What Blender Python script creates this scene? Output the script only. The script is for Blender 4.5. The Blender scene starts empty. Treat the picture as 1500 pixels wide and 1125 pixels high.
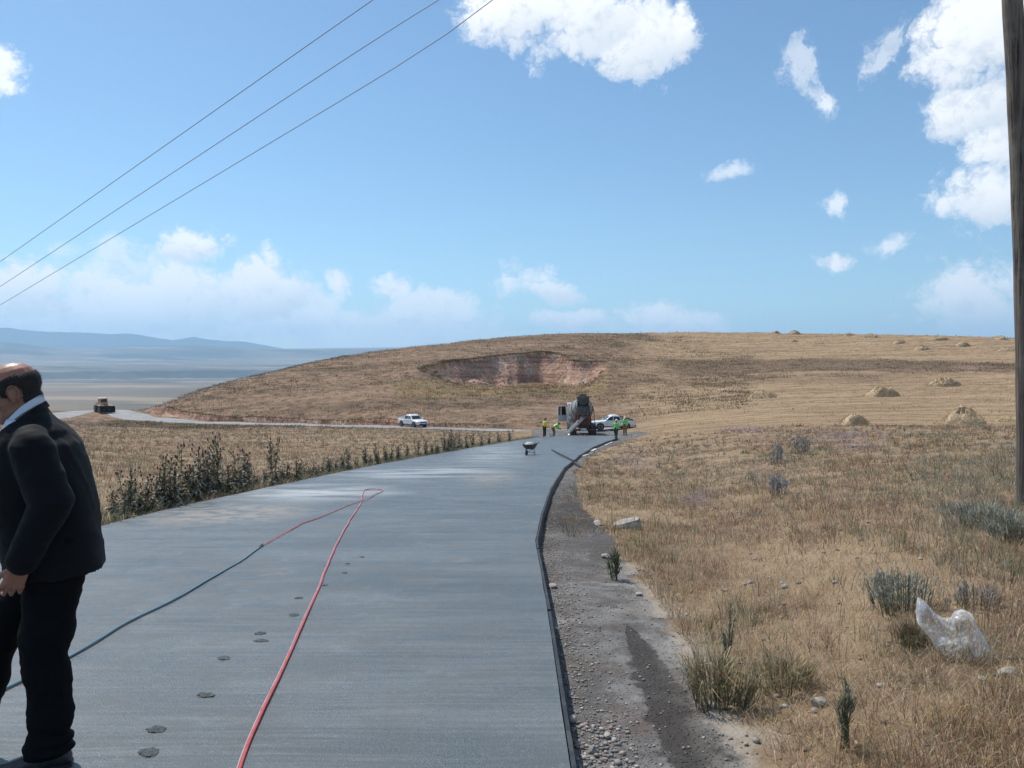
import bpy, bmesh, math, random
import numpy as np
from mathutils import Vector, Matrix, Euler

random.seed(7)
RNG = np.random.default_rng(11)
SC = bpy.context.scene
COL = SC.collection
R = math.radians

# ------------------------------------------------------------------ camera
F_PX = 1127.0                     # focal length in pixels of the 1500 px wide photograph
PITCH = R(1.65)
CAM_Z = 1.62
cd = bpy.data.cameras.new('camera')
cam = bpy.data.objects.new('camera', cd)
COL.objects.link(cam)
cam.location = (0, 0, CAM_Z)
cam.rotation_euler = (R(90) - PITCH, 0, 0)
cd.sensor_width = 36.0
cd.lens = 36.0 * F_PX / 1500.0
cd.clip_start = 0.05
cd.clip_end = 120000.0
SC.camera = cam

# ------------------------------------------------------------------ exposure
SC.view_settings.view_transform = 'Standard'
SC.view_settings.look = 'None'
SC.view_settings.gamma = 1.0
SC.view_settings.use_curve_mapping = False
SC.view_settings.exposure = 0.18
SC.cycles.use_denoising = True
SC.cycles.max_bounces = 6
SC.cycles.diffuse_bounces = 2
SC.cycles.glossy_bounces = 2
SC.cycles.transmission_bounces = 4
SC.cycles.transparent_max_bounces = 8
SC.cycles.volume_bounces = 1

# ------------------------------------------------------------------ sun
SUN_AZ, SUN_EL = R(-47), R(57)    # azimuth from +Y towards +X
sun_dir = Vector((math.sin(SUN_AZ) * math.cos(SUN_EL), math.cos(SUN_AZ) * math.cos(SUN_EL), math.sin(SUN_EL)))
sl = bpy.data.lights.new('sun', 'SUN')
sl.energy = 4.5
sl.angle = R(0.53)
sl.color = (1.0, 0.95, 0.88)
sun = bpy.data.objects.new('sun', sl)
COL.objects.link(sun)
sun.rotation_euler = sun_dir.to_track_quat('Z', 'Y').to_euler()
sun.location = (-60, 60, 90)


def px_ray(px, py):
    """world direction (depth component free) of a pixel of the 1500x1125 photograph, seen from the camera"""
    u = (px - 750.0) / F_PX
    v = (562.5 - py) / F_PX
    return np.array([u, math.cos(PITCH) + v * math.sin(PITCH), v * math.cos(PITCH) - math.sin(PITCH)])


def at(px, py, y):
    """world point on that ray at world depth y"""
    d = px_ray(px, py)
    t = y / d[1]
    return np.array([d[0] * t, y, CAM_Z + d[2] * t])


def azel(px, py):
    d = px_ray(px, py)
    return math.atan2(d[0], d[1]), math.atan2(d[2], math.hypot(d[0], d[1]))


# ------------------------------------------------------------------ node helper
class NT:
    def __init__(self, tree):
        self.t = tree
        self.n = tree.nodes
        self.l = tree.links

    def new(self, typ, **kw):
        nd = self.n.new(typ)
        for k, v in kw.items():
            setattr(nd, k, v)
        return nd

    def put(self, sock, v):
        if v is None:
            return
        if isinstance(v, (int, float)):
            sock.default_value = v
        elif isinstance(v, (tuple, list)):
            if len(v) == 3 and len(sock.default_value) == 4:
                v = tuple(v) + (1.0,)
            sock.default_value = v
        else:
            self.l.new(v, sock)

    def math(self, op, a, b=None, c=None, clamp=False):
        nd = self.new('ShaderNodeMath', operation=op, use_clamp=clamp)
        for i, v in enumerate((a, b, c)):
            self.put(nd.inputs[i], v)
        return nd.outputs[0]

    def vec(self, op, a, b=None, out=0):
        nd = self.new('ShaderNodeVectorMath', operation=op)
        self.put(nd.inputs[0], a)
        if b is not None:
            self.put(nd.inputs[1], b)
        return nd.outputs[out]

    def noise(self, vec, scale, detail=3.0, rough=0.55, dim='3D', color=False, dist=0.0):
        nd = self.new('ShaderNodeTexNoise', noise_dimensions=dim)
        self.put(nd.inputs['Vector'], vec)
        nd.inputs['Scale'].default_value = scale
        nd.inputs['Detail'].default_value = detail
        nd.inputs['Roughness'].default_value = rough
        nd.inputs['Distortion'].default_value = dist
        return nd.outputs['Color' if color else 'Fac']

    def voro(self, vec, scale, out='Distance', feature='F1', rnd=1.0):
        nd = self.new('ShaderNodeTexVoronoi', feature=feature)
        self.put(nd.inputs['Vector'], vec)
        nd.inputs['Scale'].default_value = scale
        nd.inputs['Randomness'].default_value = rnd
        return nd.outputs[out]

    def ramp(self, fac, lo, hi, a=0.0, b=1.0, smooth=True):
        nd = self.new('ShaderNodeMapRange', interpolation_type='SMOOTHSTEP' if smooth else 'LINEAR', clamp=True)
        self.put(nd.inputs[0], fac)
        for i, v in ((1, lo), (2, hi), (3, a), (4, b)):
            self.put(nd.inputs[i], v)
        return nd.outputs[0]

    def mix(self, fac, a, b, blend='MIX'):
        nd = self.new('ShaderNodeMix', data_type='RGBA', blend_type=blend)
        self.put(nd.inputs[0], fac)
        self.put(nd.inputs[6], a)
        self.put(nd.inputs[7], b)
        return nd.outputs[2]

    def attr(self, name, out='Fac'):
        nd = self.new('ShaderNodeAttribute', attribute_name=name)
        return nd.outputs[out]

    def scale_vec(self, vec, s):
        return self.vec('MULTIPLY', vec, s)

    def bump(self, h, strength=0.5, dist=0.02, normal=None):
        nd = self.new('ShaderNodeBump')
        nd.inputs['Strength'].default_value = strength
        nd.inputs['Distance'].default_value = dist
        self.put(nd.inputs['Height'], h)
        if normal is not None:
            self.put(nd.inputs['Normal'], normal)
        return nd.outputs[0]


# ------------------------------------------------------------------ sky with clouds
world = bpy.data.worlds.new('World')
SC.world = world
world.use_nodes = True
wt = NT(world.node_tree)
wt.n.clear()
sky = wt.new('ShaderNodeTexSky', sky_type='NISHITA')
sky.sun_disc = False
sky.sun_elevation = SUN_EL
sky.sun_rotation = SUN_AZ
sky.altitude = 1600
sky.air_density = 1.15
sky.dust_density = 1.2
sky.ozone_density = 1.2
SKY_STRENGTH = 0.110
# (px, py, rx, ry, weight): where each cloud stands, read off the photograph and kept as azimuth / elevation
CLOUDS = [
    (755, 15, 100, 55, 1.0), (850, 20, 130, 75, 1.15), (925, 55, 90, 70, 1.1), (975, 50, 65, 48, 1.0), (930, 92, 42, 38, .9),
    (12, 112, 52, 42, .95),
    (283, 358, 72, 34, 1.0), (255, 352, 45, 30, .8), (375, 425, 92, 68, 1.0), (250, 440, 225, 84, .97), (40, 425, 130, 64, 1.0), (180, 485, 470, 84, .95), (200, 392, 150, 46, .62), (420, 455, 120, 56, .85),
    (500, 484, 300, 54, .92), (498, 417, 52, 24, .95), (582, 428, 50, 28, .95), (640, 458, 100, 40, .86),
    (778, 403, 52, 32, .98), (800, 418, 88, 26, .92), (836, 467, 80, 22, .95), (980, 474, 125, 32, .95),
    (1190, 150, 38, 34, .80), (1165, 95, 40, 56, .38), (1058, 245, 55, 15, .62), (1240, 291, 26, 24, .80), (1217, 381, 38, 22, .95),
    (1305, 354, 66, 22, .78), (1290, 92, 48, 52, .40), (1440, 50, 140, 110, 1.15), (1430, 150, 95, 65, 1.1), (1475, 215, 75, 75, 1.0),
    (1440, 295, 95, 62, 1.05), (1440, 440, 150, 70, .92), (1338, 462, 24, 12, .6),
    (1700, 120, 260, 200, 1.0), (1900, 400, 220, 70, .7), (-250, 430, 220, 70, .7), (-420, 180, 160, 90, .9), (900, -230, 190, 80, .8),
]
tc = wt.new('ShaderNodeTexCoord')
dirv = wt.vec('NORMALIZE', tc.outputs['Generated'])
sep = wt.new('ShaderNodeSeparateXYZ')
wt.put(sep.inputs[0], dirv)
az = wt.math('ARCTAN2', sep.outputs[0], sep.outputs[1])
el = wt.math('ARCSINE', sep.outputs[2])
cmb = wt.new('ShaderNodeCombineXYZ')
wt.put(cmb.inputs[0], az)
wt.put(cmb.inputs[1], el)
ae = cmb.outputs[0]


def noise2(v, scale, detail, rough, color=False):
    return wt.noise(v, scale, detail, rough, dim='2D', color=color)


def cloud_detail(v, octaves=3.0):
    """billowing detail: rounded lobes over broad swells, about -1..1"""
    vo = wt.new('ShaderNodeTexVoronoi', feature='F1', normalize=True, voronoi_dimensions='2D')
    warp = wt.vec('MULTIPLY', wt.vec('SUBTRACT', noise2(v, 24.0, 3.0, .6, True), (.5, .5, .5)), (.055, .045, 0))
    wt.put(vo.inputs['Vector'], wt.vec('MULTIPLY', wt.vec('ADD', v, warp), (1.0, 1.25, 0)))
    for k, q in (('Scale', 30.0), ('Detail', octaves), ('Roughness', .64), ('Lacunarity', 2.3)):
        vo.inputs[k].default_value = q
    a = wt.math('MULTIPLY_ADD', vo.outputs['Distance'], -2.6, 1.0)
    return wt.math('ADD', a, wt.math('MULTIPLY_ADD', noise2(v, 12.0, 4.0, .6), 2.4, -1.2))


def cloud_alpha(v2):
    wob = wt.vec('SUBTRACT', noise2(v2, 9.0, 5.0, 0.64, True), (0.5, 0.5, 0.5))
    p = wt.vec('ADD', v2, wt.vec('MULTIPLY', wob, (0.085, 0.055, 0.0)))
    det = cloud_detail(v2)
    wisp = wt.math('MULTIPLY_ADD', noise2(wt.vec('ADD', wt.vec('MULTIPLY', v2, (1.0, .75, 0)), wt.vec('MULTIPLY', wob, (.10, .10, 0))), 24.0, 6.0, .68), 5.0, -2.75)
    best = belly = None
    for (px, py, rx, ry, w) in CLOUDS:
        a, e = azel(px, py)
        k = math.cos(a)
        s = wt.vec('MULTIPLY', wt.vec('SUBTRACT', p, (a, e, 0.0)), (F_PX / (rx * k * k), F_PX / (ry * k), 0.0))
        ln = wt.vec('LENGTH', s, out=1)
        if w < .6:
            v = wt.math('ADD', wt.math('MULTIPLY_ADD', ln, -1.5, 1.35), wisp)
            m = wt.ramp(v, 0.0, 1.3, 0.0, w + .12)
        elif rx < 70 and ry < 40:
            v = wt.math('ADD', wt.math('ADD', wt.math('MULTIPLY_ADD', ln, -1.7, 1.45), wt.math('MULTIPLY', det, .55)), wt.math('MULTIPLY', wisp, .50))
            m = wt.ramp(v, 0.0, 1.25, 0.0, min(w, 1.0))
        else:
            v = wt.math('ADD', wt.math('ADD', wt.math('MULTIPLY_ADD', ln, -1.9, 1.7), wt.math('MULTIPLY', det, .70)), wt.math('MULTIPLY', wisp, .22))
            m = wt.ramp(v, 0.0, .95 if w > .84 else 1.15, 0.0, min(w, 1.0))
        best = m if best is None else wt.math('MAXIMUM', best, m)
        if w >= .88 and rx > 60:
            sy = wt.new('ShaderNodeSeparateXYZ')
            wt.put(sy.inputs[0], s)
            b = wt.math('MULTIPLY', m, wt.ramp(wt.math('MULTIPLY_ADD', sy.outputs[0], .35, wt.math('MULTIPLY', sy.outputs[1], -1.0)), -.35, .85))
            belly = b if belly is None else wt.math('MAXIMUM', belly, b)
    # scattered clouds for the part of the sky behind and above the photographer
    back = wt.ramp(wt.math('ABSOLUTE', az), 0.95, 1.25)
    sc = wt.math('ADD', wt.math('MULTIPLY_ADD', noise2(v2, 3.2, 2.0, 0.5), 5.0, -2.9), wt.math('MULTIPLY', det, .6))
    best = wt.math('MAXIMUM', best, wt.math('MULTIPLY', back, wt.ramp(sc, .1, .6)))
    # a point with more cloud towards the sun lies in its shade
    toward = cloud_detail(wt.vec('ADD', v2, (-.009, .018, 0)), 1.0)
    selfsh = wt.ramp(wt.math('SUBTRACT', toward, det), -.1, 1.3)
    grey = wt.math('MULTIPLY_ADD', selfsh, .42, wt.math('MULTIPLY', belly, .60), clamp=True)
    return best, grey


alpha, grey = cloud_alpha(ae)
ccol = wt.mix(grey, (1.00, 1.01, 1.02), (0.47, 0.56, 0.66))
skyc = wt.mix(1.0, sky.outputs[0], (SKY_STRENGTH * .82, SKY_STRENGTH * 1.01, SKY_STRENGTH * 1.06), 'MULTIPLY')
low = wt.ramp(el, 0.0, 0.15, 0.92, 0.98)                 # distant low clouds stand behind more air
fin = wt.mix(wt.math('MULTIPLY', alpha, low), skyc, ccol)
bg = wt.new('ShaderNodeBackground')
wt.put(bg.inputs[0], fin)
bg.inputs[1].default_value = 1.0
wo = wt.new('ShaderNodeOutputWorld')
wt.put(wo.inputs[0], bg.outputs[0])
world.cycles.sampling_method = 'MANUAL'
world.cycles.sample_map_resolution = 512


# ------------------------------------------------------------------ generic helpers
def tag(o, label=None, cat=None, group=None, kind=None):
    if label: o['label'] = label
    if cat: o['category'] = cat
    if group: o['group'] = group
    if kind: o['kind'] = kind
    return o


def empty(name, loc=(0, 0, 0), rz=0.0):
    o = bpy.data.objects.new(name, None)
    o.empty_display_size = 0.3
    COL.objects.link(o)
    o.location = loc
    o.rotation_euler = (0, 0, rz)
    return o


def link_mesh(name, me, material=None, parent=None, smooth=False):
    o = bpy.data.objects.new(name, me)
    COL.objects.link(o)
    if material is not None:
        me.materials.append(material)
    if parent is not None:
        o.parent = parent
    if smooth:
        me.polygons.foreach_set('use_smooth', [True] * len(me.polygons))
    return o


def mesh_np(name, verts, faces, k=4):
    """fast mesh from numpy arrays; faces is (n, k)"""
    me = bpy.data.meshes.new(name)
    v = np.asarray(verts, dtype=np.float32)
    f = np.asarray(faces, dtype=np.int32)
    me.vertices.add(len(v))
    me.vertices.foreach_set('co', v.ravel())
    me.loops.add(f.size)
    me.loops.foreach_set('vertex_index', f.ravel())
    me.polygons.add(len(f))
    me.polygons.foreach_set('loop_start', np.arange(0, f.size, k, dtype=np.int32))
    me.polygons.foreach_set('loop_total', np.full(len(f), k, dtype=np.int32))
    me.update(calc_edges=True)
    return me


def set_attr(me, name, vals, domain='POINT'):
    a = me.attributes.new(name, 'FLOAT', domain)
    a.data.foreach_set('value', np.asarray(vals, dtype=np.float32))


def set_col(me, name, vals, domain='POINT'):
    a = me.attributes.new(name, 'FLOAT_COLOR', domain)
    v = np.ones((len(vals), 4), dtype=np.float32)
    v[:, :3] = vals
    a.data.foreach_set('color', v.ravel())


def copy_tree(o, parent=None, label=None):
    c = o.copy()
    COL.objects.link(c)
    c.parent = parent
    if label:
        c['label'] = label
    for ch in list(o.children):
        copy_tree(ch, c)
    return c


# --- numpy value noise
_perm = RNG.random((256, 256)).astype(np.float32)


def vnoise(x, y):
    xi = np.floor(x).astype(np.int64)
    yi = np.floor(y).astype(np.int64)
    fx = x - xi
    fy = y - yi
    fx = fx * fx * fx * (fx * (fx * 6 - 15) + 10)
    fy = fy * fy * fy * (fy * (fy * 6 - 15) + 10)
    a = _perm[xi & 255, yi & 255]
    b = _perm[(xi + 1) & 255, yi & 255]
    c = _perm[xi & 255, (yi + 1) & 255]
    d = _perm[(xi + 1) & 255, (yi + 1) & 255]
    return (a * (1 - fx) + b * fx) * (1 - fy) + (c * (1 - fx) + d * fx) * fy


def fbm(x, y, s, octaves=4, gain=0.5):
    """-1..1-ish fractal noise, s = size of the largest bump in metres"""
    t = np.zeros_like(np.asarray(x, dtype=np.float64))
    amp, tot = 1.0, 0.0
    for k in range(octaves):
        q = 2.03 ** k / s
        t += amp * (vnoise(x * q + 17.3 * k, y * q + 5.1 * k) * 2 - 1)
        tot += amp
        amp *= gain
    return t / tot


def sstep(x, a, b):
    t = np.clip((x - a) / (b - a), 0, 1)
    return t * t * (3 - 2 * t)


def pchip(xk, yk, x):
    xk = np.asarray(xk, float)
    yk = np.asarray(yk, float)
    h = np.diff(xk)
    dl = np.diff(yk) / h
    m = np.zeros_like(yk)
    for i in range(1, len(xk) - 1):
        if dl[i - 1] * dl[i] > 0:
            w1, w2 = 2 * h[i] + h[i - 1], h[i] + 2 * h[i - 1]
            m[i] = (w1 + w2) / (w1 / dl[i - 1] + w2 / dl[i])
    m[0], m[-1] = dl[0], dl[-1]
    x = np.clip(x, xk[0], xk[-1])
    i = np.clip(np.searchsorted(xk, x) - 1, 0, len(h) - 1)
    t = (x - xk[i]) / h[i]
    return ((2 * t**3 - 3 * t**2 + 1) * yk[i] + (t**3 - 2 * t**2 + t) * h[i] * m[i]
            + (-2 * t**3 + 3 * t**2) * yk[i + 1] + (t**3 - t**2) * h[i] * m[i + 1])


# ------------------------------------------------------------------ lie of the land
ROAD_D = [-30, -6, 0, 4, 8, 12, 20, 30, 44, 58, 72, 90, 110]
ROAD_Z = [0.6, 0.16, 0, -.20, -.50, -.85, -1.55, -2.5, -3.7, -4.55, -5.2, -6.2, -7.3]


def road_z(y):
    return pchip(ROAD_D, ROAD_Z, np.asarray(y, float))


# height along rays of constant bearing: bearing given by the photograph's column, then (distance ahead, image row) or (distance, ('z', height))
Z = lambda v: ('z', v)
COLS = {
    -700: [(1, Z(-.1)), (5, Z(-.9)), (10, Z(-1.7)), (25, Z(-3.3)), (60, Z(-6)), (120, Z(-9)), (200, Z(-18)), (320, Z(-45))],
    0: [(1, Z(-.1)), (3, Z(-.25)), (7, Z(-.6)), (12, Z(-1.15)), (22, 702), (50, 652), (90, 624), (150, 605), (190, 592), (230, Z(-14)), (320, Z(-45))],
    200: [(1, Z(-.1)), (3, Z(-.25)), (10, Z(-.8)), (13.5, Z(-1.1)), (22, 703), (55, 652), (90, 630), (125, 618.5), (138, 614), (156, 601), (200, Z(-17)), (320, Z(-45))],
    300: [(1, Z(-.1)), (3, Z(-.25)), (10, Z(-.8)), (17, Z(-1.42)), (24, 700), (55, 654), (90, 634), (125, 620), (131, 617.5), (141, 602), (160, 581), (176, 571), (230, Z(-9)), (320, Z(-35))],
    400: [(1, Z(-.1)), (3, Z(-.25)), (10, Z(-.8)), (20, Z(-1.68)), (27, 688), (50, 660), (75, 641), (100, 629.5), (120, 621.5), (126, 619), (135, 603), (160, 572), (192, 546), (250, Z(-4)), (320, Z(-25))],
    500: [(1, Z(-.1)), (3, Z(-.25)), (10, Z(-.8)), (26, Z(-2.25)), (50, 660), (75, 642), (100, 630), (114, 624.5), (120, 622), (130, 605), (155, 571), (185, 541), (214, 523), (270, Z(0)), (330, Z(-12))],
    600: [(1, Z(-.1)), (3, Z(-.25)), (10, Z(-.8)), (20, Z(-1.7)), (36, Z(-3.15)), (55, 653), (80, 638), (108, 627), (114, 624), (124, 606), (135, 592), (150, 573), (165, 554), (190, 529), (232, 509.5), (290, Z(3.5)), (340, Z(-6))],
    700: [(1, Z(-.1)), (3, Z(-.25)), (10, Z(-.8)), (20, Z(-1.7)), (44, Z(-3.85)), (56, Z(-4.6)), (75, 641), (104, 629.5), (110, 626), (124, 607), (140, 589), (150, 576), (165, 556), (185, 529), (215, 511), (250, 498.5), (300, Z(7)), (350, Z(0))],
    800: [(1, Z(-.1)), (3, Z(-.25)), (10, Z(-.85)), (20, Z(-1.7)), (44, Z(-3.85)), (72, Z(-5.3)), (90, Z(-6.35)), (101, 631), (108, 627), (124, 606), (140, 591), (150, 579), (165, 558), (185, 527), (215, 508), (262, 490.5), (320, Z(9.5)), (370, Z(3))],
    870: [(1, Z(-.1)), (3, Z(-.25)), (10, Z(-.85)), (20, Z(-1.7)), (44, Z(-3.85)), (72, Z(-5.3)), (90, 634), (97, 628.5), (110, 618), (130, 601), (150, 577), (165, 557), (185, 532), (220, 508), (264, 488.5), (320, Z(10.5)), (370, Z(4))],
    1000: [(1, Z(-.1)), (3, Z(-.25)), (6, Z(-.5)), (13, Z(-1.15)), (20, Z(-1.72)), (30, Z(-2.4)), (45, Z(-3.3)), (60, 635.5), (75, 626), (90, 617), (110, 602), (140, 578), (170, 555), (210, 523), (240, 505), (272, 487), (330, Z(11.5)), (380, Z(6))],
    1200: [(1, Z(-.1)), (3, Z(-.2)), (6, Z(-.38)), (9.4, Z(-.55)), (15, Z(-.88)), (25, Z(-1.5)), (40, Z(-2.3)), (52, 625.5), (60, 621), (75, 612), (90, 601), (110, 585), (150, 556), (190, 529), (230, 507), (266, 489), (330, Z(11.5)), (380, Z(7))],
    1500: [(1, Z(-.05)), (4, Z(-.15)), (9.4, Z(-.12)), (15, Z(-.45)), (25, Z(-1.15)), (40, Z(-1.95)), (52, 622.5), (67, 616), (80, 608), (100, 590), (125, 568), (160, 541), (200, 516), (245, 495), (320, Z(10)), (380, Z(7))],
    2100: [(1, Z(0)), (4, Z(0)), (10, Z(.4)), (25, Z(-.4)), (50, Z(-1.6)), (100, Z(-2.0)), (200, Z(5)), (300, Z(10)), (380, Z(8))],
}
_lr = np.linspace(math.log(0.8), math.log(380.0), 900)
_pxs = sorted(COLS)
_azk = np.array([math.atan((p - 750) / F_PX) for p in _pxs])
_tab = []
for p in _pxs:
    u = (p - 750) / F_PX
    rr, zz = [], []
    for d, q in COLS[p]:
        rr.append(math.log(d * math.hypot(1, u)))
        zz.append(q[1] if isinstance(q, tuple) else at(p, q, d)[2])
    _tab.append(pchip(rr, zz, _lr))
_tab = np.array(_tab)
_azf = np.linspace(_azk[0], _azk[-1], 700)
_fine = np.empty((len(_azf), len(_lr)))
for j in range(len(_lr)):
    _fine[:, j] = pchip(_azk, _tab[:, j], _azf)
# soften the kinks between the bearings
for _ in range(3):
    _fine[1:-1] = 0.25 * _fine[:-2] + 0.5 * _fine[1:-1] + 0.25 * _fine[2:]


def land(x, y):
    """the hill and fields without road bed, pit and cuttings"""
    x = np.asarray(x, float)
    y = np.asarray(y, float)
    r = np.hypot(x, y)
    a = np.clip(np.arctan2(x, y), _azf[0], _azf[-1])
    fi = (a - _azf[0]) / (_azf[1] - _azf[0])
    i = np.clip(fi.astype(int), 0, len(_azf) - 2)
    fi = fi - i
    lr = np.clip(np.log(np.maximum(r, 0.8)), _lr[0], _lr[-1])
    fj = (lr - _lr[0]) / (_lr[1] - _lr[0])
    j = np.clip(fj.astype(int), 0, len(_lr) - 2)
    fj = fj - j
    z = ((_fine[i, j] * (1 - fi) + _fine[i + 1, j] * fi) * (1 - fj)
         + (_fine[i, j + 1] * (1 - fi) + _fine[i + 1, j + 1] * fi) * fj)
    # beyond the hill everything drops to the valley
    return z + (-135.0 - z) * sstep(r, 380, 1300)


def on_profile(px, py):
    """where the ray of a pixel meets the road's surface (its height depends on the distance ahead only)"""
    ys = np.linspace(1.5, 110, 6000)
    d = px_ray(px, py)
    zr = CAM_Z + d[2] / d[1] * ys
    k = np.argmax(zr < road_z(ys))
    y = ys[k]
    return np.array([d[0] / d[1] * y, y])


EDGE_L = [(-7.05, -30), (-7.05, -6), (-7.05, 4)] + [tuple(on_profile(*p)) for p in
          ((60, 795), (160, 767), (260, 742), (350, 723), (430, 706), (500, 691), (560, 679), (620, 668), (680, 657.5), (740, 647.5), (790, 640.5), (815, 637.5))]
EDGE_R = [(.26, -30), (.26, -6)] + [tuple(on_profile(*p)) for p in
          ((838, 1140), (820, 1020), (802, 895), (784, 792), (793, 752), (806, 716), (826, 685), (848, 667), (868, 655), (886, 647.5), (905, 641.5))]
EDGE_L = np.array(EDGE_L)
EDGE_R = np.array(EDGE_R)
# far dirt road along the foot of the hill: (px, py, distance)
FAR_ROAD = np.array([at(*q)[:2] for q in ((60, 612, 128), (110, 607, 150), (145, 604, 163), (175, 608, 152), (205, 614.5, 137), (250, 617, 131), (300, 619.5, 126),
                    (400, 622, 120), (500, 624.5, 115), (600, 627, 109), (700, 629.5, 104), (780, 631, 100), (850, 632, 96), (905, 631.5, 94))])


def resample(pl, step):
    pl = np.asarray(pl, float)
    s = np.r_[0, np.cumsum(np.hypot(*np.diff(pl, axis=0).T))]
    n = max(2, int(s[-1] / step))
    t = np.linspace(0, s[-1], n)
    return np.c_[np.interp(t, s, pl[:, 0]), np.interp(t, s, pl[:, 1])]


def smooth_line(pl, step, it):
    p = resample(pl, step)
    for _ in range(it):
        p[1:-1] = .25 * p[:-2] + .5 * p[1:-1] + .25 * p[2:]
    return p


FAR_ROAD = smooth_line(FAR_ROAD, 1.0, 30)


def dist_poly(x, y, pl):
    """distance to a polyline and index of the nearest point"""
    x = np.asarray(x, float).ravel()
    y = np.asarray(y, float).ravel()
    out = np.full(x.shape, 1e9)
    for i in range(len(pl) - 1):
        ax, ay = pl[i]
        bx, by = pl[i + 1]
        dx, dy = bx - ax, by - ay
        t = np.clip(((x - ax) * dx + (y - ay) * dy) / (dx * dx + dy * dy + 1e-12), 0, 1)
        out = np.minimum(out, np.hypot(x - ax - t * dx, y - ay - t * dy))
    return out


ROAD_END = 69.0
_order = np.argsort(EDGE_L[:, 1])
def edge_x(edge, y):
    return np.interp(y, edge[:, 1], edge[:, 0])


# ---- the pit in the hillside: rim in the photograph (px, py)
RIM = [(560, 579), (572, 566), (600, 546), (625, 537), (655, 529), (690, 525), (725, 521), (760, 518), (790, 515), (815, 517), (830, 521), (836, 527), (850, 529.5), (878, 529), (889, 537), (880, 556), (868, 573)]
_rim_px = np.array([p for p, _ in RIM[:14]], float)
_rim_y = []
for p, q in RIM[:14]:
    d = px_ray(p, q)
    ys = np.linspace(140, 240, 3000)
    zr = CAM_Z + d[2] / d[1] * ys
    k = np.argmax(zr < land(d[0] / d[1] * ys, ys))
    _rim_y.append(ys[k])
_rim_y = np.array(_rim_y)
PIT_FLOOR = -4.7
for i in range(1, len(_rim_y) - 1):
    pass


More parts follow.
